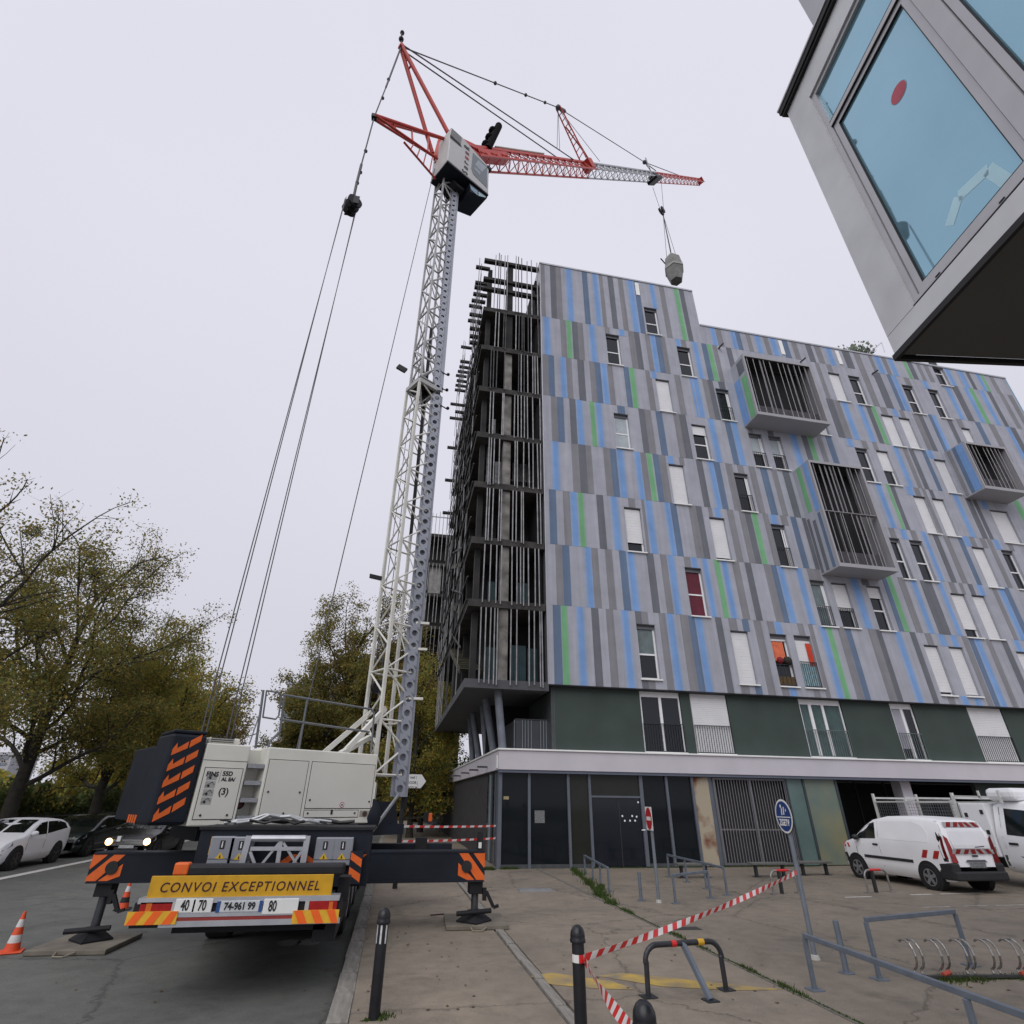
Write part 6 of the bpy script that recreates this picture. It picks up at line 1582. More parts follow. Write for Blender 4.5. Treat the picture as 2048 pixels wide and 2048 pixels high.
for sg in (-1, 1):
    van.box('bumper_corner', sg * .60, sg * .865, -2.12, -1.62, .30, .72, M_plastic, bevel=.05)
    back('tail_lamp', [(sg * .60, .72), (sg * .80, .72), (sg * .80, 1.38), (sg * .70, 1.30)], mat('van_lamp_red', (.28, .012, .015), .25, 0, .3, 8), .016)
    van.side('rear_pillar', [(-2.03, .74), (-1.90, .74), (-1.78, 1.72), (-1.88, 1.72), (-1.98, 1.48)], M_plastic, .006)
    van.side('tail_lamp', [(-2.04, .80), (-1.96, .80), (-1.93, 1.30), (-2.0, 1.30)], mat('van_lamp_red', (.28, .012, .015), .25), .012)
b = B(); wz = [(1.06, .60), (1.14, .62), (1.24, .62), (1.36, .60), (1.47, .58), (1.56, .55)]
for (za, wa), (zc_, wc) in zip(wz[:-1], wz[1:]): b.face([(-wa, rear_y(za) - .026, za), (wa, rear_y(za) - .026, za), (wc, rear_y(zc_) - .026, zc_), (-wc, rear_y(zc_) - .026, zc_)])
for sg in (-1, 1):
    for (za, wa), (zc_, wc) in zip(wz[:-1], wz[1:]): b.face([(sg * wa, rear_y(za) - .026, za), (sg * wa, rear_y(za) + .1, za), (sg * wc, rear_y(zc_) + .1, zc_), (sg * wc, rear_y(zc_) - .026, zc_)])
b.build('rear_window_panel', mat('rear_panel_white', (.80, .805, .83), .25, 0, .04, 2), van.t, local=True)
for (z0, z1, w) in ((.93, 1.04, .70), (1.58, 1.70, .62)):
    hp = back('hatch_panel', [(-w, z0), (w, z0), (w - .02, z1), (-w + .02, z1)], M_hwht, .018)
    for k in range(5):
        x = -w + .07 + k * (2 * w / 5); sl_ = .10 if k < 2 else (-.10 if k > 2 else 0)
        back('hatch_stripe', [(x, z0), (x + .14, z0), (min(w, x + .14 + sl_), z1), (max(-w, x + sl_), z1)], M_hred, .026, hp)
npl = back('number_plate', [(-.26, .60), (.26, .60), (.26, .72), (-.26, .72)], mat('plate_grey', (.38, .40, .40), .5, 0, .4, 30), .03)
back('plate_recess', [(-.36, .73), (.36, .73), (.30, .79), (-.30, .79)], mat('recess_grey', (.25, .25, .27), .5), .02)
back('tailgate_handle', [(-.1, .86), (.1, .86), (.1, .90), (-.1, .90)], M_plastic, .03); back('rear_wiper', [(.1, 1.08), (.42, 1.10), (.42, 1.12), (.1, 1.1)], M_plastic, .03)

# ---- white flatbed works truck behind it, nose towards the street
TR = [(-.02, 1.0, .42, .93), (0, 2.18, .40, .97), (.25, 2.27, .38, 1), (1.0, 2.26, .36, 1), (1.45, 2.12, .36, 1), (1.8, 1.82, .36, .99), (2.15, 1.48, .36, .98), (2.35, 1.34, .36, .96), (2.75, 1.18, .38, .90), (2.9, .9, .42, .82)]
trk = Car('works_truck', 'white flatbed works truck with a raised ladder rack parked behind the panel van', (19.42, 15.95, 0), R(180), TR, 1.0, lambda y: 1.38 - .05 * y, M_vwhite, .22, cat='truck')
trk.side('cab_window', [(.35, 1.36), (1.55, 1.30), (1.72, 1.42), (1.42, 1.80), (1.15, 2.0), (.35, 2.06)], M_vglass)
trk.side('door_joint', [(.18, .5), (.20, .5), (.20, 2.1), (.18, 2.1)], M_gap, .004)
trk.side('sill_band', [(.05, .55), (2.2, .55), (2.2, .82), (.05, .82)], mat('sill_grey_green', (.045, .055, .055), .6), .008)
trk.side('door_handle', [(.34, 1.10), (.60, 1.10), (.60, 1.16), (.34, 1.16)], M_plastic, .03)
trk.top('windscreen', 1.3, 2.22, M_vglass); trk.mirror(1.75, 1.35, M_plastic)
trk.wheel(1.95, .34); trk.wheel(-2.6, .34, inset=.1)
trk.box('roof_fairing', -.85, .85, -.02, .9, 2.26, 2.62, M_vwhite, bevel=.12)
lk = trk.box('tool_locker', -1.0, 1.0, -.95, -.06, .75, 2.2, M_vwhite, bevel=.03)
for sg in (-1, 1):
    for (y, z) in ((-.75, 1.86), (-.2, 1.95), (-.2, 1.4), (-.2, .95)): trk.box('locker_latch', sg * 1.001, sg * 1.018, y - .05, y + .05, z - .06, z + .06, M_plastic, lk)
    trk.box('locker_joint', sg * 1.0005, sg * 1.003, -.905, -.895, .8, 2.15, M_gap, lk)
bed = trk.box('flatbed', -1.02, 1.02, -4.5, -1.0, .72, .90, mat('bed_grey', (.10, .10, .105), .7), bevel=.01)
for sg in (-1, 1): trk.box('drop_side', sg * .99, sg * 1.02, -4.5, -1.0, .902, 1.30, M_vwhite, bed)
trk.box('tailboard', -.985, .985, -4.52, -4.48, .902, 1.30, M_vwhite, bed)
trk.box('chassis_frame', -.45, .45, -4.3, 0, .45, .71, M_plastic)
b = B()
for y in (-4.45, -3.0, -1.05):
    for sg in (-1, 1): b.bar((sg * .98, y, .9), (sg * .98, y, 2.50 if y != -3.0 else 2.3), .075)
for sg in (-1, 1): b.bar((sg * .98, -4.45, 2.22), (sg * .98, -1.05, 2.24), .05); 
for sg in (-1, 1): b.bar((sg * .98, -1.05, 2.40), (sg * .98, .6, 2.36), .05)
for y in (-4.45, -3.0, -1.05): b.bar((-.98, y, 2.35), (.98, y, 2.35), .06)
for sg in (-1, 1): b.bar((sg * .98, -.1, 2.3), (sg * .98, -.1, 2.55), .05)
b.bar((-.98, .55, 2.2), (-.98, .55, 2.55), .06).bar((.98, .55, 2.2), (.98, .55, 2.55), .06)
rack = b.build('ladder_rack', mat('rack_white', (.60, .60, .58), .5, 0, .1, 4), trk.t, local=True)
b = B()
for sg in (-1, 1):
    for k in range(34):
        y = -4.4 + k * .1; b.bar((sg * .985, y, 1.3), (sg * .985, y, 2.2), .008)
    for k in range(9): b.bar((sg * .985, -4.4, 1.35 + k * .1), (sg * .985, -1.1, 1.35 + k * .1), .008)
b.build('mesh_guard', mat('mesh_grey', (.22, .23, .24), .5, .4), rack, local=True)

# ---- cars along the far kerb and the one coming up the road
HB = [(-2.0, .72, .32, .82), (-1.98, .98, .28, .90), (-1.85, 1.12, .24, .95), (-1.62, 1.30, .22, .98), (-1.2, 1.42, .2, 1), (-.5, 1.47, .2, 1), (.1, 1.45, .2, 1), (.5, 1.32, .2, 1), (.9, 1.12, .2, 1), (1.15, 1.00, .2, .99), (1.55, .92, .2, .96), (1.85, .80, .2, .88), (1.98, .66, .24, .78), (2.02, .5, .26, .7)]
def hatch(name, label, loc, rz, paint, st=HB, W=.87, group=None, lights=False, k=1.0, dark=False):
    c = Car(name, label, loc, rz, [(y * k, z, zb, w) for y, z, zb, w in st], W, lambda y: .98 - .07 * y, paint, .2, group)
    c.side('side_window', [(-.15 * k, .98), (.82 * k, .97), (.62 * k, 1.10), (.25 * k, 1.33), (-.15 * k, 1.37)], M_vglass)
    c.side('side_window', [(-1.55 * k, 1.12), (-.22 * k, .99), (-.22 * k, 1.37), (-.9 * k, 1.37), (-1.35 * k, 1.29)], M_vglass)
    c.side('door_joint', [(-.19 * k, .36), (-.175 * k, .36), (-.175 * k, .98), (-.19 * k, .98)], M_gap, .004)
    c.side('door_joint', [(.86 * k, .40), (.875 * k, .40), (.875 * k, .92), (.86 * k, .92)], M_gap, .004)
    c.side('door_handle', [(-.1 * k, .84), (.1 * k, .84), (.1 * k, .88), (-.1 * k, .88)], paint, .02)
    c.top('windscreen', .18 * k, 1.02 * k, M_vglass, .07); c.top('rear_screen', -1.82 * k, -1.32 * k, M_vglass, .12)
    c.wheel(1.28 * k, .31, M_alloy if not dark else mat('dark_rim', (.06, .06, .065), .4, .5), zc=None); c.wheel(-1.22 * k, .31, M_alloy if not dark else MATS['dark_rim'])
    c.mirror(.78 * k, .98, paint)
    for sg in (-1, 1):
        P = []
        for (yy, zz, wf) in ((1.90, .58, .86), (1.98, .62, .60), (1.92, .73, .60), (1.62, .84, .93), (1.60, .72, .97)):
            P.append((sg * W * wf * .99, yy * k + .012, zz))
        b = B(); cen = np.mean(np.array(P), axis=0) + np.array((sg * .02, .035, .02))
        for p, q in zip(P, P[1:] + P[:1]): b.face([p, q, cen] if sg > 0 else [q, p, cen])
        hl_ = b.build('headlight', mat('headlamp_glass', (.30, .31, .32), .12, .3, .3, 12), c.t, local=True)
        if lights:
            m = MATS.get('lit_lamp')
            if not m:
                m = bpy.data.materials.new('lit_lamp'); m.use_nodes = True; p_ = m.node_tree.nodes['Principled BSDF']
                p_.inputs['Emission Color'].default_value = (1, .52, .22, 1); p_.inputs['Emission Strength'].default_value = 7; MATS['lit_lamp'] = m
            B().disc((sg * W * .76, 1.975 * k, .67), (0, 1, 0), .115, .05, 16).build('lit_lamp', m, hl_, local=True)
        b = B(); b.box(sg * .50, sg * .72, 1.985 * k, 2.0 * k, .36, .43); b.build('fog_lamp', M_alloy, c.t, local=True)
    c.box('grille', -.42, .42, 1.96 * k, 2.025 * k, .36, .50, M_plastic, bevel=.02); c.box('number_plate', -.26, .26, 2.03 * k, 2.045 * k, .46, .56, mat('car_plate', (.42, .43, .42), .5, 0, .4, 30))
    return c
hatch('parked_car', 'white hatchback parked at the far kerb under the trees', (-12.98, 25.3, -.12), R(180), M_vwhite, group='cars parked along the far kerb', dark=True)
hatch('parked_car', 'dark green car parked nose to tail behind the white hatchback', (-13.0, 30.4, -.12), R(180), M_vdark, W=.93, k=1.12, group='cars parked along the far kerb', dark=True)
hatch('oncoming_car', 'black car with both headlights lit coming up the road past the crane', (-9.75, 28.6, -.12), R(180), M_vblack, W=.88, k=1.05, lights=True, dark=True)

# ================================================================== STREET FURNITURE
M_bol = mat('bollard_black', (.012, .013, .016), .35, .2, .25, 8, .05, 40)
def bollard(loc, label, white=False, tape=False):
    o = thing('bollard', label, 'bollard', loc, 0, 'black ball-topped bollards on the footway')
    B().lathe((0, 0, 0), [(.062, 0), (.062, .82), (.060, .83)], 20).build('post', M_bol, o, smooth=True, local=True)
    B().lathe((0, 0, .83), [(.060, 0), (.078, .006), (.080, .03), (.074, .04), (.075, .06), (.070, .095), (.052, .128), (.028, .147), (.0, .152)], 22).build('ball_cap', M_bol, o, smooth=True, local=True)
    if white:
        b = B()
        for a in range(6):
            if a % 2: continue
            t = R(200 + a * 28); p_ = np.array((math.cos(t), math.sin(t), 0)); b.obox(p_ * .0625 + EZ * .74, np.cross(p_, EZ) * .010, p_ * .001, EZ * .085)
        b.build('white_band', mat('bollard_white', (.6, .6, .6), .5, 0, .15, 20), o, local=True)
    return o
bollard((.06, 7.85, 0), 'black bollard with a white striped neck between the kerb and the footway', True)
bollard((2.02, 6.62, 0), 'black bollard with the tape wrapped round its neck')
bq = qz(1213, 1886, .98); bollard((bq[0], bq[1], 0), 'black bollard at the bottom edge where the slack tape ends')
# barrier tape
def tape(name, pts, label, w=.075, m0=None, seg=.10, sag=0, parent=None, twist=True):
    m0 = m0 or [mat('tape_red', (.62, .02, .02), .4, 0, .05, 9), mat('tape_white', (.70, .70, .68), .4, 0, .05, 9)]
    b = B(); P = [np.array(p, float) for p in pts]; k = 0; dist = 0
    for a, c in zip(P[:-1], P[1:]):
        L = np.linalg.norm(c - a); n = max(1, int(L / (seg / 2))); d = (c - a) / L
        for i in range(n):
            f0, f1 = i / n, (i + 1) / n
            tw = lambda f: R(25) * math.sin((dist + f * L) * 3.1) if twist else 0
            s0 = -sag * 4 * f0 * (1 - f0); s1 = -sag * 4 * f1 * (1 - f1)
            side = np.cross(d, EZ); side /= np.linalg.norm(side)
            u0 = EZ * math.cos(tw(f0)) + side * math.sin(tw(f0)); u1 = EZ * math.cos(tw(f1)) + side * math.sin(tw(f1))
            p0, p1 = a + d * L * f0 + EZ * s0, a + d * L * f1 + EZ * s1
            b.m(int((dist + f0 * L) / seg) % 2)
            sk = d * w * .35
            b.face([p0 - u0 * w / 2 - sk, p1 - u1 * w / 2 - sk, p1 + u1 * w / 2 + sk, p0 + u0 * w / 2 + sk])
        dist += L
    o = b.build(name, m0, parent)
    md = o.modifiers.new('solid', 'SOLIDIFY'); md.thickness = .0015
    if label: tag(o, label, 'tape', 'red and white barrier tapes')
    return o
tb0 = np.array((2.02, 6.62, .72))
tape('barrier_tape', [tb0 + np.array((.05, -.05, .0)), (6.60, 9.33, 1.13)], 'red and white tape running from the bollard up to the blue sign pole', .062, sag=.05)
tape('barrier_tape', [tb0 + np.array((.05, -.06, -.02)), (bq[0] - .03, bq[1] - .07, .80)], 'short red and white tape hanging between the two nearest bollards', .085, sag=.06)
wr = B()
for k in range(14):
    a, c = 2 * math.pi * k / 14, 2 * math.pi * (k + 1) / 14
    wr.m(0 if k % 5 < 2 else 1); wr.face([(2.02 + .064 * math.cos(a), 6.62 + .064 * math.sin(a), .68), (2.02 + .064 * math.cos(c), 6.62 + .064 * math.sin(c), .68), (2.02 + .064 * math.cos(c), 6.62 + .064 * math.sin(c), .745), (2.02 + .064 * math.cos(a), 6.62 + .064 * math.sin(a), .745)])
o = wr.build('barrier_tape', [MATS['tape_red'], MATS['tape_white']]); tag(o, 'red and white tape loop tied round the neck of the taller bollard', 'tape', 'red and white barrier tapes')
tape('barrier_tape', [(.3, 18.6, 1.40), (3.78, 21.9, 1.30)], 'upper of the two far tapes strung between mast and glazed corner', .06, seg=.22, sag=.02, twist=False)
tape('barrier_tape', [(.3, 18.6, 1.02), (3.78, 21.9, .92)], 'lower of the two far tapes strung between mast and glazed corner', .06, seg=.22, sag=.02, twist=False)
# cones
def cone(loc, label, base_dark=False):
    o = thing('traffic_cone', label, 'cone', loc, rnd.uniform(0, 1), 'orange and white traffic cones on the road')
    co = mat('cone_orange', (.66, .075, .02), .5, 0, .12, 8); cwh = mat('cone_white', (.60, .58, .57), .5, 0, .08, 8)
    r_ = lambda z: .115 - .09 * z / .5
    B().box(-.16, .16, -.16, .16, 0, .025).build('base', M_black if base_dark else co, o, local=True, bevel=.012)
    for i, (z0, z1) in enumerate(((.025, .13), (.13, .23), (.23, .33), (.33, .43), (.43, .53))):
        B().lathe((0, 0, 0), [(r_(z0), z0), (r_(z1), z1)], 20).build('cone_band', (cwh if i in (1, 3) else co) if not (base_dark and i == 1) else M_black, o, smooth=True, local=True)
    return o
cone(tuple(qz(20, 1797, -.117)), 'orange and white cone at the left edge beside the spreader board')
cone(tuple(qz(231, 1716, -.117)), 'orange cone with dark middle band behind the left outrigger leg', True)
# low blue-grey steel rails
M_rl = mat('rail_blue_grey', (.14, .165, .20), .45, .2, .15, 6, .05, 30)
def frame_rail(name, label, posts, h, w=.055, base=True, group='blue grey steel rails', mm=M_rl, cat='railing', top=None):
    o = thing(name, label, cat, (posts[0][0], posts[0][1], 0), 0, group)
    tp = top or [posts[0], posts[-1]]
    B().bar((tp[0][0], tp[0][1], h), (tp[-1][0], tp[-1][1], h), w, w).build('top_rail', mm, o, bevel=.006)
    for (x, y) in posts:
        B().bar((x, y, 0), (x, y, h - w / 2 - .001), w * .9, w * .9).build('post', mm, o, bevel=.005)
        if base: B().box(x - .09, x + .09, y - .09, y + .09, 0, .012).build('base_plate', mm, o)
    return o
frame_rail('knee_rail', 'nearest blue grey rail running out of the picture at lower right', [(5.60, 8.03), (5.42, 5.55), (5.3, 3.2)], .56)
frame_rail('steel_barrier', 'square blue grey frame around the cycle rack at lower right', [tuple(qz(1660, 1848)[:2]), tuple(qz(1832, 1822)[:2])], .66)
frame_rail('knee_rail', 'short blue grey rail beside the weeds in front of the glazed doors', [(6.50, 20.2), (6.33, 18.9), (6.15, 17.7), (5.96, 16.5)], .52)
frame_rail('knee_rail', 'long blue grey rail in front of the rusty panel', [(9.04, 19.3), (8.98, 18.0), (8.9, 16.7), (8.82, 15.5)], .60)
frame_rail('knee_rail', 'short low blue grey rail crossing beside the red sign pole', [(6.86, 14.46), (8.13, 15.1)], .56)
def stub(loc, h, label):
    o = thing('steel_post', label, 'post', loc, 0, 'short round steel posts'); B().lathe((0, 0, 0), [(.04, .012), (.04, h), (.03, h + .006)], 16).build('post', M_rl, o, smooth=True, local=True); B().disc((0, 0, 0), (0, 0, 1), .10, .012, 20).build('base_plate', M_rl, o, local=True)
stub((6.6, 8.66, 0), .60, 'short round grey post behind the nearest rail'); stub((6.19, 14.92, 0), .58, 'short round grey post beside the red sign pole')
# hoops
def hoop(loc, rz, label, w, h, mm, mid=True, r_=.03, tapes=False):
    o = thing('hoop_stand', label, 'parking hoop', loc, rz, 'bent tube hoop stands')
    P = [(-w, 0, .01), (-w * .98, 0, h - .16)]
    for k in range(7):
        a = R(180 - 90 * k / 6); P.append((-w + .17 + .17 * math.cos(a), 0, h - .17 + .17 * math.sin(a)))
    P += [(-x, y, z) for x, y, z in P[::-1]]
    B().path(P, r_, 10).build('hoop', mm, o, smooth=True, local=True)
    if mid: B().bar((0, 0, h), (.10, -.32, .01), .06, .06).build('strut', M_rl, o, local=True, bevel=.006); B().box(.02, .18, -.40, -.24, 0, .012).build('base_plate', mm, o, local=True)
    for x in (-w, w): B().box(x - .09, x + .09, -.08, .08, 0, .012).build('base_plate', mm, o, local=True)
    if tapes:
        B().tube((-.17, 0, h), (-.10, 0, h), r_ + .004, 10).build('red_wrap', MATS['tape_red'], o, local=True); B().tube((.22, 0, h), (.31, 0, h), r_ + .004, 10).build('yellow_wrap', mat('yellow_wrap', (.62, .36, .02), .5), o, local=True)
    return o
hoop((3.90, 8.15, 0), R(6), 'near black hoop stand with red and yellow wraps on the yellow marking', .56, .50, mat('hoop_black', (.035, .037, .042), .4, .3, .2, 9), True, .032, True)
M_hsteel = mat('hoop_steel', (.30, .29, .28), .35, .7, .15, 9)
for (c_, lab) in (((13.4, 15.5), 'steel hoop stand in front of the panel van'), ((10.6, 15.6), 'steel hoop stand left of the blue sign pole')):
    hh_ = hoop((c_[0], c_[1], 0), R(8), lab, .42, .52, M_hsteel, False, .026)
    B().bar((-.12, 0, .50), (-.16, -.02, .01), .07).build('lock_arm', M_plastic, hh_, local=True); B().tube((-.2, 0, .52), (.2, 0, .52), .03, 10).build('red_wrap', MATS['tape_red'], hh_, local=True)
# cycle rack: five pairs of bent clamps on a rail
rk = thing('cycle_rack', 'low chrome cycle rack of bent wheel clamps beside the steel frame', 'cycle rack', (7.3, 8.35, 0))
M_chr = mat('rack_chrome', (.42, .41, .39), .25, .9, .1, 9)
ra, rb_ = qz(1735, 1848), qz(2010, 1846)
B().bar(ra + EZ * .03, rb_ + EZ * .03, .05, .03).build('ground_rail', mat('rack_rail_dark', (.06, .06, .06), .6, .3), rk)
for k in range(6):
    c = ra + (rb_ - ra) * (k + .15) / 5.6
    for dx in (-.05, .06):
        P = [c + np.array((dx, .05, .04))]
        for j in range(9):
            a = R(250 - 200 * j / 8); P.append(c + np.array((dx + .035, .15, .24)) + np.array((.02 * math.cos(a), math.cos(a) * .16, math.sin(a) * .17)))
        B().path(P, .014, 8).build('wheel_clamp', M_chr, rk, smooth=True)
    if k in (1, 4): B().tube(c + np.array((-.09, 0, .05)), c + np.array((.05, .02, .07)), .03, 8).build('red_clip', mat('red_clip', (.4, .06, .03), .5), rk)
# benches
def bench(c, L, label, rz=0):
    o = thing('low_bench', label, 'bench', (c[0], c[1], 0), rz, 'low backless benches before the ground floor')
    B().box(-L / 2, L / 2, -.17, .17, .34, .40).build('seat', mat('bench_grey', (.13, .13, .12), .7, 0, .2, 6), o, local=True, bevel=.01)
    for x in (-L / 2 + .18, L / 2 - .18):
        B().box(x - .04, x + .04, -.05, .05, .01, .34).build('leg', M_railm, o, local=True); B().box(x - .12, x + .12, -.1, .1, 0, .012).build('base_plate', M_railm, o, local=True)
bench((12.45, 19.0), 1.35, 'low grey bench in front of the louvred grille'); bench((14.35, 19.3), 1.25, 'low grey bench in front of the teal panel'); bench((9.75, 19.0), 1.2, 'low grey bench behind the long rail')
# signs
M_pole = mat('sign_pole_grey', (.19, .215, .25), .45, .3, .15, 5)
def disc_sign(name, loc, label, h, az):
    o = thing(name, label, 'road sign', loc)
    B().lathe((0, 0, 0), [(.038, 0), (.038, h)], 14).build('pole', M_pole, o, smooth=True, local=True)
    B().lathe((0, 0, 0), [(.075, 0), (.06, .05), (.042, .06)], 14).build('pole_foot', mat('pole_foot_pale', (.4, .39, .37), .7), o, local=True)
    n = np.array((math.sin(az), math.cos(az), 0)); return o, n, np.cross(EZ, n)
o, n, sd_ = disc_sign('road_sign', (6.67, 9.4, 0), 'round blue sign with white border on a tall leaning pole', 2.12, R(276))
c = n * .045 + EZ * 1.92
B().disc(c - n * .012, n, .262, .012, 36).build('sign_plate', M_plastic, o, local=True)
ds = B().disc(c, n, .255, .004, 36).build('sign_border', M_wht, o, local=True)
B().disc(c + n * .0045, n, .225, .003, 36).build('sign_face', mat('sign_blue', (.012, .045, .19), .4, 0, .1, 6), o, local=True)
ic = B(); c2 = c + n * .009
ic.obox(c2 + sd_ * -.03 + EZ * .07, sd_ * .014, n * .001, EZ * .055 + sd_ * .01).obox(c2 + sd_ * .035 + EZ * .08, sd_ * .014, n * .001, EZ * .06 + sd_ * .012).obox(c2 + sd_ * .10 + EZ * .09, sd_ * .010, n * .001, EZ * .02)
ic.disc(c2 + sd_ * -.04 + EZ * .15, n, .025, .001, 12).obox(c2 - EZ * .015, sd_ * .21, n * .001, EZ * .007)
ic.build('sign_symbol', M_wht, o, local=True)
text('ZGETV', .135, c2 - EZ * .10 + n * .002 + np.array(o.location), sd_, EZ, M_wht, o, xs=.72, off=.004)
o, n, sd_ = disc_sign('road_sign', (6.52, 14.65, 0), 'red no-entry sign on a white plate on a thin pole before the dark doors', 1.98, R(277))
c = n * .05 + EZ * 1.74
B().obox(c - n * .006, sd_ * .26, n * .006, EZ * .26).build('sign_plate', M_wht, o, local=True, bevel=.004)
B().disc(c + n * .001, n, .245, .004, 36).build('sign_face', mat('sign_red', (.42, .012, .02), .4, 0, .08, 6), o, local=True)
B().obox(c + n * .007, sd_ * .17, n * .002, EZ * .042).build('sign_bar', M_wht, o, local=True)
# direction sign seen past the mast
sp = thing('direction_sign', 'white arrow-shaped direction sign on a black pole right of the mast', 'road sign', (.34, 17.6, 0))
B().lathe((.34, 17.6, 0), [(.065, 0), (.065, 3.1)], 14).build('pole', M_black, sp, smooth=True)
z0, z1 = qy(785, 1487, 17.5)[2], qy(785, 1461, 17.5)[2]; x1, x0 = qy(804, 1473, 17.5)[0], .28
bd = B().prism([(x0, 17.5, z0), (x1 - .14, 17.5, z0), (x1, 17.5, (z0 + z1) / 2), (x1 - .14, 17.5, z1), (x0, 17.5, z1)], (0, .02, 0)).build('arrow_board', M_wht, sp)
for k, tx in enumerate(("n° mail 1", 'BOOOB |', 'BOOO M')): text(tx, .10, ((x0 + x1) / 2 - .08, 17.497, z1 - .08 - k * .135), (1, 0, 0), (0, 0, 1), M_ink, bd, xs=.85)
B().bar((x0, 17.55, 1.62), (x1 + .12, 17.55, 1.66), .03).box(x1 + .02, x1 + .2, 17.5, 17.6, 1.54, 1.78).build('lamp_arm', M_blk, sp)
B().box(x1 + .14, x1 + .25, 17.49, 17.61, 1.55, 1.77).build('orange_marker', M_orange, sp, bevel=.03)
# covers let into the ground
def cover(name, pts, z, label, m): tag(B().prism([(x, y, z) for x, y in pts], (0, 0, .006)).build(name, m), label, 'cover')
p0, p1 = qz(975, 1681), qz(1042, 1684)
gr = thing('drain_grate', 'raised steel drain grating in the forecourt beside the footway edging', 'drain', (p0[0], p0[1], 0))
B().box(p0[0], p1[0] + .15, p0[1] - .25, p0[1] + .15, .0, .004).build('grate_frame', mat('grate_concrete', (.22, .2, .18), .8, 0, .2, 6), gr)
for k in range(5): B().box(p0[0] + .04, p1[0] + .05, p0[1] - .22 + k * .07, p0[1] - .19 + k * .07, .004, .05).build('grate_bar', M_steel, gr)
q = qz(1290, 1752); cover('access_cover', [(q[0] - .3, q[1] - .12), (q[0] + .3, q[1] - .16), (q[0] + .32, q[1] + .12), (q[0] - .28, q[1] + .14)], 0, 'dark iron cover in the parking ground beside the weed line', M_iron)
q = qz(796, 1645); cover('access_cover', [(q[0] + .3 * math.cos(a), q[1] + .3 * math.sin(a)) for a in np.linspace(0, 2 * math.pi, 20, endpoint=False)], 0, 'round iron cover in the footway beyond the right outrigger', M_iron)

# ================================================================== TREES AND PLANTS
def leaf_mat(name, cols, trans=.5):
    m = bpy.data.materials.new(name); m.use_nodes = True
    n = m.node_tree.nodes; l = m.node_tree.links
    p = n['Principled BSDF']; p.inputs['Roughness'].default_value = .7; p.inputs['Specular IOR Level'].default_value = .2
    g = n.new('ShaderNodeNewGeometry'); rp = n.new('ShaderNodeValToRGB'); rp.color_ramp.interpolation = 'CONSTANT'
    e = rp.color_ramp.elements
    while len(e) < len(cols): e.new(.5)
    for i, c in enumerate(cols): e[i].position = i / len(cols); e[i].color = tuple(c) + (1,)
    l.new(g.outputs['Random Per Island'], rp.inputs['Fac'])
    tr = n.new('ShaderNodeBsdfTranslucent'); mx = n.new('ShaderNodeMixShader'); mx.inputs[0].default_value = trans
    l.new(rp.outputs['Color'], p.inputs['Base Color']); l.new(rp.outputs['Color'], tr.inputs['Color'])
    l.new(p.outputs['BSDF'], mx.inputs[1]); l.new(tr.outputs['BSDF'], mx.inputs[2]); l.new(mx.outputs['Shader'], n['Material Output'].inputs['Surface'])
    return m
LEAF = {'oak': leaf_mat('leaf_olive_ochre', [(0.203, 0.192, 0.057), (0.280, 0.240, 0.064), (0.147, 0.167, 0.053), (0.374, 0.281, 0.071), (0.235, 0.176, 0.057), (0.163, 0.192, 0.064)]),
        'yellow': leaf_mat('leaf_yellow_green', [(0.328, 0.304, 0.064), (0.244, 0.272, 0.071), (0.458, 0.337, 0.064), (0.178, 0.217, 0.064), (0.294, 0.207, 0.057)]),
        'dark': leaf_mat('leaf_dark_green', [(0.092, 0.135, 0.051), (0.131, 0.160, 0.057), (0.073, 0.107, 0.043), (0.190, 0.179, 0.064)]),
        'brown': leaf_mat('leaf_brown_olive', [(0.196, 0.160, 0.061), (0.269, 0.192, 0.064), (0.157, 0.148, 0.057), (0.328, 0.212, 0.064), (0.138, 0.135, 0.051)])}
M_bark = mat('bark', (.040, .035, .028), .9, 0, .35, 5, .5, 18)
def leaves_mesh(name, pos, size, rng, m, parent=None):
    n = len(pos)
    a = rng.normal(size=(n, 3)); a /= np.linalg.norm(a, axis=1)[:, None]
    t = rng.normal(size=(n, 3)); b = np.cross(a, t); b /= np.linalg.norm(b, axis=1)[:, None]
    s = size * rng.uniform(.6, 1.35, (n, 1))
    v = np.empty((n, 4, 3)); v[:, 0] = pos - a * s; v[:, 1] = pos + b * s * .55; v[:, 2] = pos + a * s; v[:, 3] = pos - b * s * .55
    me = bpy.data.meshes.new(name); me.vertices.add(n * 4); me.vertices.foreach_set('co', v.reshape(-1))
    me.loops.add(n * 4); me.loops.foreach_set('vertex_index', np.arange(n * 4, dtype=np.int32))
    me.polygons.add(n); me.polygons.foreach_set('loop_start', np.arange(0, n * 4, 4, dtype=np.int32)); me.polygons.foreach_set('loop_total', np.full(n, 4, dtype=np.int32))
    me.materials.append(m); me.update(calc_edges=True)
    o = bpy.data.objects.new(name, me); C.objects.link(o)
    if parent: o.parent = parent
    return o
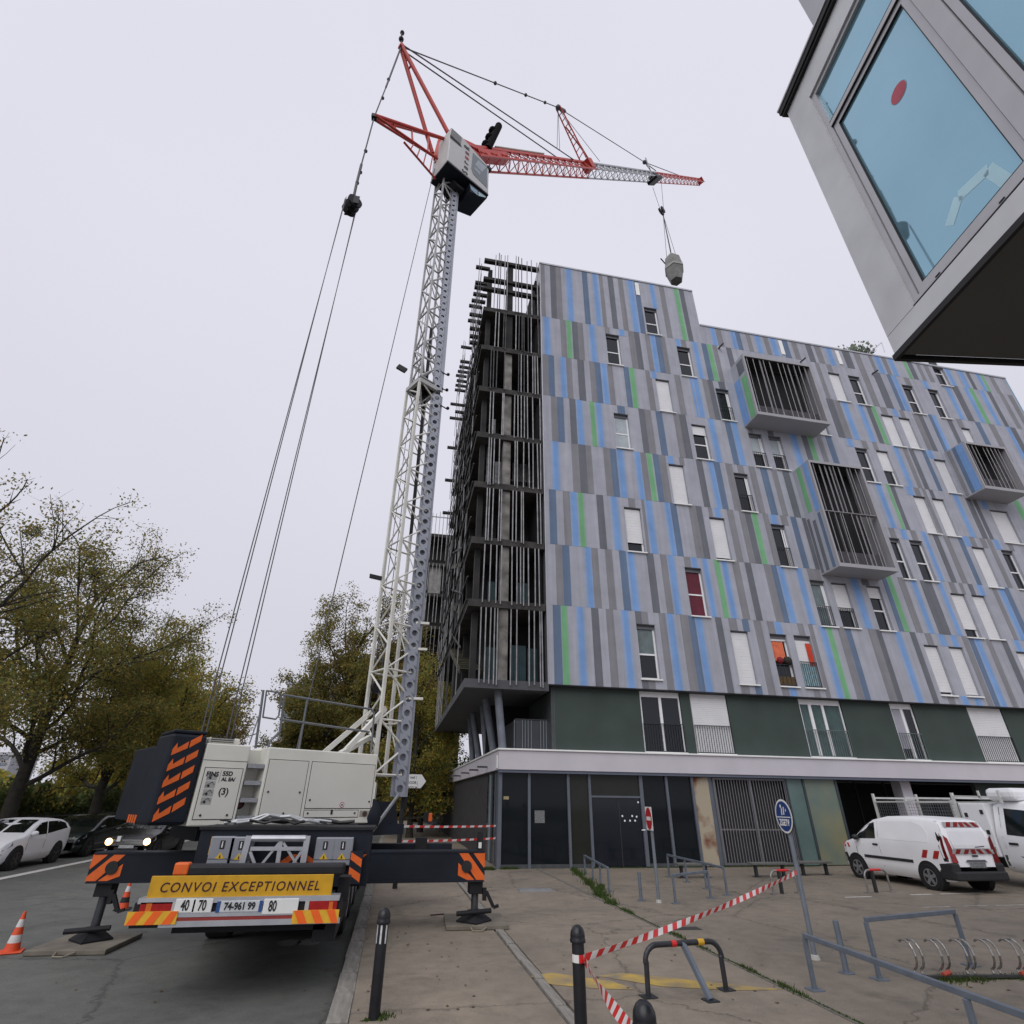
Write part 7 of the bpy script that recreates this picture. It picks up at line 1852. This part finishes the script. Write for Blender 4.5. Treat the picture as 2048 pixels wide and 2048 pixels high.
def tree(name, label, loc, H, rad, base, nleaf, size, kind, seed, sparse=.35, lean=(0, 0), trunk=.32, group='trees lining the street'):
    """trunk forks into limbs, limbs into branches and twigs; leaves hang in small tufts along the twigs"""
    rng = np.random.default_rng(seed); r_ = random.Random(seed)
    t = thing(name, label, 'tree', loc, 0, group)
    tb, lb = B(), B(); tufts = []
    def limb(p, d, L, r, depth):
        n = max(2, int(3 + L / 1.4)) if depth < 3 else 2
        pts = [p]; dd = d.copy()
        for i in range(n):
            dd = dd + rng.normal(size=3) * .13 + np.array((0, 0, (.06, .05, -.05, -.10)[depth])); dd /= np.linalg.norm(dd)
            pts.append(pts[-1] + dd * L / n)
        rr = [r * (1 - .6 * i / n) for i in range(n + 1)]
        bb = tb if depth < 2 else lb
        for i in range(n): bb.tube(pts[i], pts[i + 1], rr[i], 8 if depth == 0 else (6 if depth == 1 else (4 if depth == 2 else 3)), rr[i + 1], cap=False)
        if depth >= 3:
            k = 3
            for i in range(k): tufts.append((pts[0] + (pts[-1] - pts[0]) * r_.uniform(.3, 1.1), pts[-1][2]))
            return
        kids = {0: 0, 1: 6 + int(L / 1.1), 2: 6}[depth]
        for j in range(kids):
            f = r_.uniform(.22, 1.0) if depth == 1 else r_.uniform(.15, 1.0); i = min(n - 1, int(f * n)); q = pts[i] + (pts[i + 1] - pts[i]) * (f * n - i)
            ax = rng.normal(size=3); ax -= dd * (ax @ dd); ax /= np.linalg.norm(ax)
            nd = dd * r_.uniform(.45, .9) + ax * r_.uniform(.55, 1.0) + np.array((0, 0, .12)); nd /= np.linalg.norm(nd)
            limb(q, nd, L * r_.uniform(.34, .52) * (1.12 - .45 * f), rr[i] * .5, depth + 1)
        if depth == 1: limb(pts[-1], dd, L * .35, rr[-1], depth + 1)
    # trunk
    p = np.zeros(3); d = np.array((lean[0], lean[1], 1.0)); d /= np.linalg.norm(d); TH = H * .62; n = 9; r0 = trunk; stem = [p]
    for i in range(n):
        d2 = d + rng.normal(size=3) * .035; d2 /= np.linalg.norm(d2); q = stem[-1] + d2 * TH / n; stem.append(q)
        tb.tube(stem[-2], q, r0 * (1.25 if i == 0 else 1 - .62 * i / n), 10, r0 * (1 - .62 * (i + 1) / n), cap=False)
    nl = 15
    for j in range(nl):
        f = base / TH + (1 - base / TH) * (j + .3) / nl; i = min(n - 1, int(f * n)); q = stem[i] + (stem[i + 1] - stem[i]) * (f * n - i)
        a = j * 2.4 + r_.uniform(-.4, .4); up = .18 + 1.0 * f + r_.uniform(-.1, .2)
        nd = np.array((math.cos(a), math.sin(a), up)); nd /= np.linalg.norm(nd)
        hz_ = math.hypot(nd[0], nd[1])
        L = rad * (1.15 - .35 * abs(f - .55)) / max(.55, hz_) * r_.uniform(.8, 1.08)
        L = min(L, (H - q[2]) / max(.25, nd[2]) * .74)
        limb(q, nd, L, r0 * (.42 - .2 * f), 1)
    limb(stem[-1], d, H * .36, r0 * .36, 1)
    tb.build('trunk', M_bark, t, smooth=True, local=True)
    tw = lb.build('branches', M_bark, t, local=True)
    P = np.array([q for q, _ in tufts]); 
    hf = np.clip((P[:, 2] - base) / (H - base), 0, 1)
    keep = rng.random(len(P)) > sparse * np.clip(hf * 1.5 - .35, 0, 1)
    P = P[keep]
    per = max(1, nleaf // max(1, len(P)))
    pos = np.repeat(P, per, axis=0) + rng.normal(size=(len(P) * per, 3)) * (.30, .30, .22)
    leaves_mesh('crown', pos, size, rng, LEAF[kind], t)
    return t
tree('street_tree', 'ochre and olive tree at the left edge of the picture, thinning towards its top', (-16.8, 21.4, 0), 12.0, 4.2, 2.0, 46000, .058, 'oak', 1, .85)
tree('street_tree', 'broad ochre tree with a dark forked trunk behind the white hatchback', (-16.1, 30.2, 0), 14.6, 4.3, 2.2, 64000, .064, 'oak', 2, .72)
tree('street_tree', 'olive tree with slender trunk behind the dark green parked car', (-16.4, 38.6, 0), 12.0, 3.8, 2.0, 42000, .078, 'yellow', 3, .5)
tree('street_tree', 'yellow green tree beyond the counterweight, fourth along the left row', (-16.6, 47.0, 0), 10.8, 3.5, 2.4, 32000, .095, 'yellow', 4, .3)
tree('street_tree', 'tawny tree rising behind the crane ropes, next to last of the left row', (-18.2, 57.0, 0), 11.0, 3.6, 2.4, 28000, .11, 'brown', 5, .3)
tree('street_tree', 'tawny tree at the far end of the left row', (-21.6, 69.0, 0), 11.0, 4.0, 2.2, 20000, .13, 'brown', 6, .3)
tree('street_tree', 'tall brown green tree standing right behind the crane mast', (-3.9, 45.5, 0), 17.0, 3.9, 2.5, 62000, .085, 'oak', 7, .35, group='trees behind the crane')
tree('street_tree', 'lower brownish tree behind the guard rail of the crane', (-6.0, 47.5, 0), 10.4, 2.7, 2.0, 40000, .095, 'oak', 8, .25, group='trees behind the crane')
tree('street_tree', 'rounded brown tree seen through the mast lattice', (-1.4, 47.0, 0), 15.0, 4.2, 2.0, 52000, .095, 'brown', 9, .2, group='trees behind the crane')
tree('street_tree', 'dark green tree between the mast and the burnt wing', (1.35, 39.5, 0), 10.6, 2.3, 1.2, 34000, .085, 'yellow', 10, .15, group='trees behind the crane', trunk=.2)
tree('street_tree', 'dark green tree low behind the direction sign', (2.3, 46, 0), 9.5, 2.6, 1.0, 22000, .09, 'dark', 12, .2, group='trees behind the crane', trunk=.2)
# hawk-like dark nests in the second tree
for (px, py, dx) in ((178, 1082, .36), (62, 1003, .42)):
    p = qy(px, py, 29.5); b = B(); rr = random.Random(int(px))
    for k in range(90):
        d_ = np.array((rr.gauss(0, 1), rr.gauss(0, 1), rr.gauss(0, .7))); d_ /= np.linalg.norm(d_); q = p + d_ * dx * rr.uniform(.5, 1); e = np.array((rr.gauss(0, 1), rr.gauss(0, 1), rr.gauss(0, .5))); b.tube(q - e * .14, q + e * .14, .018, 3)
    tag(b.build('bird_nest', M_bark), 'dark twig nest high in the ochre tree' + (' nearest the left edge' if px < 100 else ' behind the white hatchback'), 'nest')
# dark hedge and park fence behind the parked cars
rng = np.random.default_rng(44)
n = 26000
hx = -19.5 - np.abs(rng.normal(size=n)) * .5; hy = rng.uniform(14, 95, n); hz = rng.uniform(0, 1, n) ** .8 * (2.3 + .5 * np.sin(hy * .7) + .3 * np.sin(hy * 2.1))
stuff(leaves_mesh('hedge', np.stack([hx, hy, hz], 1), .17, rng, LEAF['dark']))
o = B().box(-20.6, -20.2, 14, 95, 0, 1.9).build('hedge_core', mat('hedge_core_green', (.012, .016, .008), .95)); stuff(o)  # solid, very dark green block behind the leaves
n = 30000
hx = rng.uniform(-42, -21, n); hy = rng.uniform(22, 95, n); hz = rng.uniform(.5, 1, n) * (3.0 + 1.2 * np.sin(hx * .5 + hy * .23) + .7 * np.sin(hy * .61))
stuff(leaves_mesh('distant_shrubbery', np.stack([hx, hy, hz], 1), .38, rng, LEAF['yellow']))
fe = thing('park_fence', 'low dark picket fence in front of the hedge behind the parked cars', 'fence', (-18.6, 20, 0))
B().bar((-18.6, 16, 1.05), (-18.6, 70, 1.05), .05).bar((-18.6, 16, .3), (-18.6, 70, .3), .05).build('fence_rail', M_railm, fe)
for k in range(120): 
    yy = 18 + k * .42; B().box(-18.62, -18.58, yy, yy + .03, .05, 1.2).build('picket', M_railm, fe)
# far end of the street: hedge bank, pale towers
n = 9000
stuff(leaves_mesh('far_shrubbery', np.stack([rng.uniform(-13, 6, n), rng.uniform(70, 76, n), rng.uniform(0, 1, n) * (3.4 + 1.2 * np.sin(rng.uniform(0, 9, n)))], 1), .4, rng, LEAF['brown']))
M_tw = mat('hazed_tower_wall', (.42, .42, .45), .8, 0, .05, .1)  # distance haze put into the pale wall and window colours
M_tww = mat('hazed_tower_glass', (.22, .24, .28), .3)
def tower(name, label, c, w, d, h, nf, nw):
    o = thing(name, label, 'building', (c[0], c[1], 0), 0, 'pale apartment towers in the distance')
    B().box(c[0] - w / 2, c[0] + w / 2, c[1], c[1] + d, 0, h).build('wall', M_tw, o); B().box(c[0] - w / 2 - .2, c[0] + w / 2 + .2, c[1] - .2, c[1] + d, h, h + .6).build('roof_edge', M_tw, o)
    for i in range(nf):
        for k in range(nw):
            x = c[0] - w / 2 + (k + .5) * w / nw; z = (i + .35) * h / nf
            B().box(x - w / nw * .3, x + w / nw * .3, c[1] - .12, c[1] + .05, z, z + h / nf * .45).build('window', M_tww, o)
p = qy(570, 1292, 130); tower('apartment_tower', 'pale apartment tower far behind the crane guard rail', (p[0] + 2.5, 130), 11, 10, p[2] + .0, 9, 5)
p = qy(15, 1425, 150); tower('apartment_tower', 'pale tower at the left edge beyond the park', (p[0] - 12, 150), 26, 10, p[2], 8, 8)
for (xx, yy, w, h) in ((8, 95, 10, 9), (14, 80, 6, 6)):
    pass
# weeds and grass along the joint in the asphalt and at the foot of the glazing
rng = np.random.default_rng(5)
M_grass = leaf_mat('grass_blade', [(.045, .085, .018), (.060, .105, .022), (.035, .065, .015), (.085, .10, .03)], .2)
def grass(name, pts, n, h, spread, seed):
    rg = np.random.default_rng(seed); P = np.array(pts, float); k = rg.integers(0, len(P) - 1, n); f = rg.random(n)
    base = P[k] + (P[k + 1] - P[k]) * f[:, None]; cl = .35 + .65 * np.clip(np.sin(base[:, 0] * 5 + base[:, 1] * 2.3) + np.sin(base[:, 1] * 5.7), 0, 1)
    xy = base[:, :2] + rg.normal(size=(n, 2)) * spread * cl[:, None]
    hh_ = h * rg.uniform(.35, 1.2, n) * cl; a = rg.uniform(0, 6.28, n); ln = rg.normal(size=(n, 2)) * .35
    v = np.zeros((n, 3, 3)); w = .006 + .006 * rg.random(n)
    v[:, 0, :2] = xy - np.stack([np.cos(a), np.sin(a)], 1) * w[:, None]; v[:, 1, :2] = xy + np.stack([np.cos(a), np.sin(a)], 1) * w[:, None]; v[:, 2, :2] = xy + ln * hh_[:, None]; v[:, 2, 2] = hh_
    me = bpy.data.meshes.new(name); me.vertices.add(n * 3); me.vertices.foreach_set('co', v.reshape(-1)); me.loops.add(n * 3); me.loops.foreach_set('vertex_index', np.arange(n * 3, dtype=np.int32))
    me.polygons.add(n); me.polygons.foreach_set('loop_start', np.arange(0, n * 3, 3, dtype=np.int32)); me.polygons.foreach_set('loop_total', np.full(n, 3, dtype=np.int32)); me.materials.append(M_grass); me.update(calc_edges=True)
    o = bpy.data.objects.new(name, me); C.objects.link(o); return stuff(o)
grass('weeds', [(5.27, 3.5), (5.27, 6), (5.28, 9), (5.27, 12), (5.3, 14.5)], 3800, .06, .03, 1)
grass('weeds', [(5.3, 14.5), (5.5, 16), (5.9, 18), (6.3, 20.4), (6.5, 21.6)], 2400, .20, .10, 2)
grass('weeds', [(5.72, 16.6), (6.0, 17.2)], 900, .30, .10, 3)
grass('weeds', [(4.0, 21.85), (4.6, 21.9)], 500, .22, .1, 4)
grass('weeds', [(3.2, 21.7), (3.7, 21.7)], 700, .3, .14, 6)
grass('weeds', [(7.2, 21.86), (12, 21.86), (16.5, 21.86)], 2600, .14, .05, 5)
q0, q1 = qz(1850, 1865), qz(1990, 1862)
grass('weeds', [(7.6, 8.15), (8.3, 8.1), (9.3, 8.05)], 1100, .055, .08, 7)
grass('weeds', [(-.05, 7.8), (.2, 7.9)], 300, .05, .06, 8)
# fallen leaves, loose litter on the asphalt
lv = []
rl = random.Random(3); b = B()
for k in range(420):
    x = rl.choice((rl.uniform(-.2, 2), rl.uniform(2.4, 5.2), rl.uniform(5.4, 14), rl.uniform(-11, -.5))); y = rl.uniform(5.5, 22); z = .004 if x > -.3 else -.114
    a = rl.uniform(0, 6.28); s_ = rl.uniform(.012, .03)
    b.face([(x + s_ * math.cos(a + t), y + s_ * math.sin(a + t), z + rl.uniform(0, .01)) for t in (0, 1.3, 3.1, 4.6)])
stuff(b.build('fallen_leaves', mat('fallen_leaf_brown', (.10, .06, .025), .9, 0, .5, 9)))
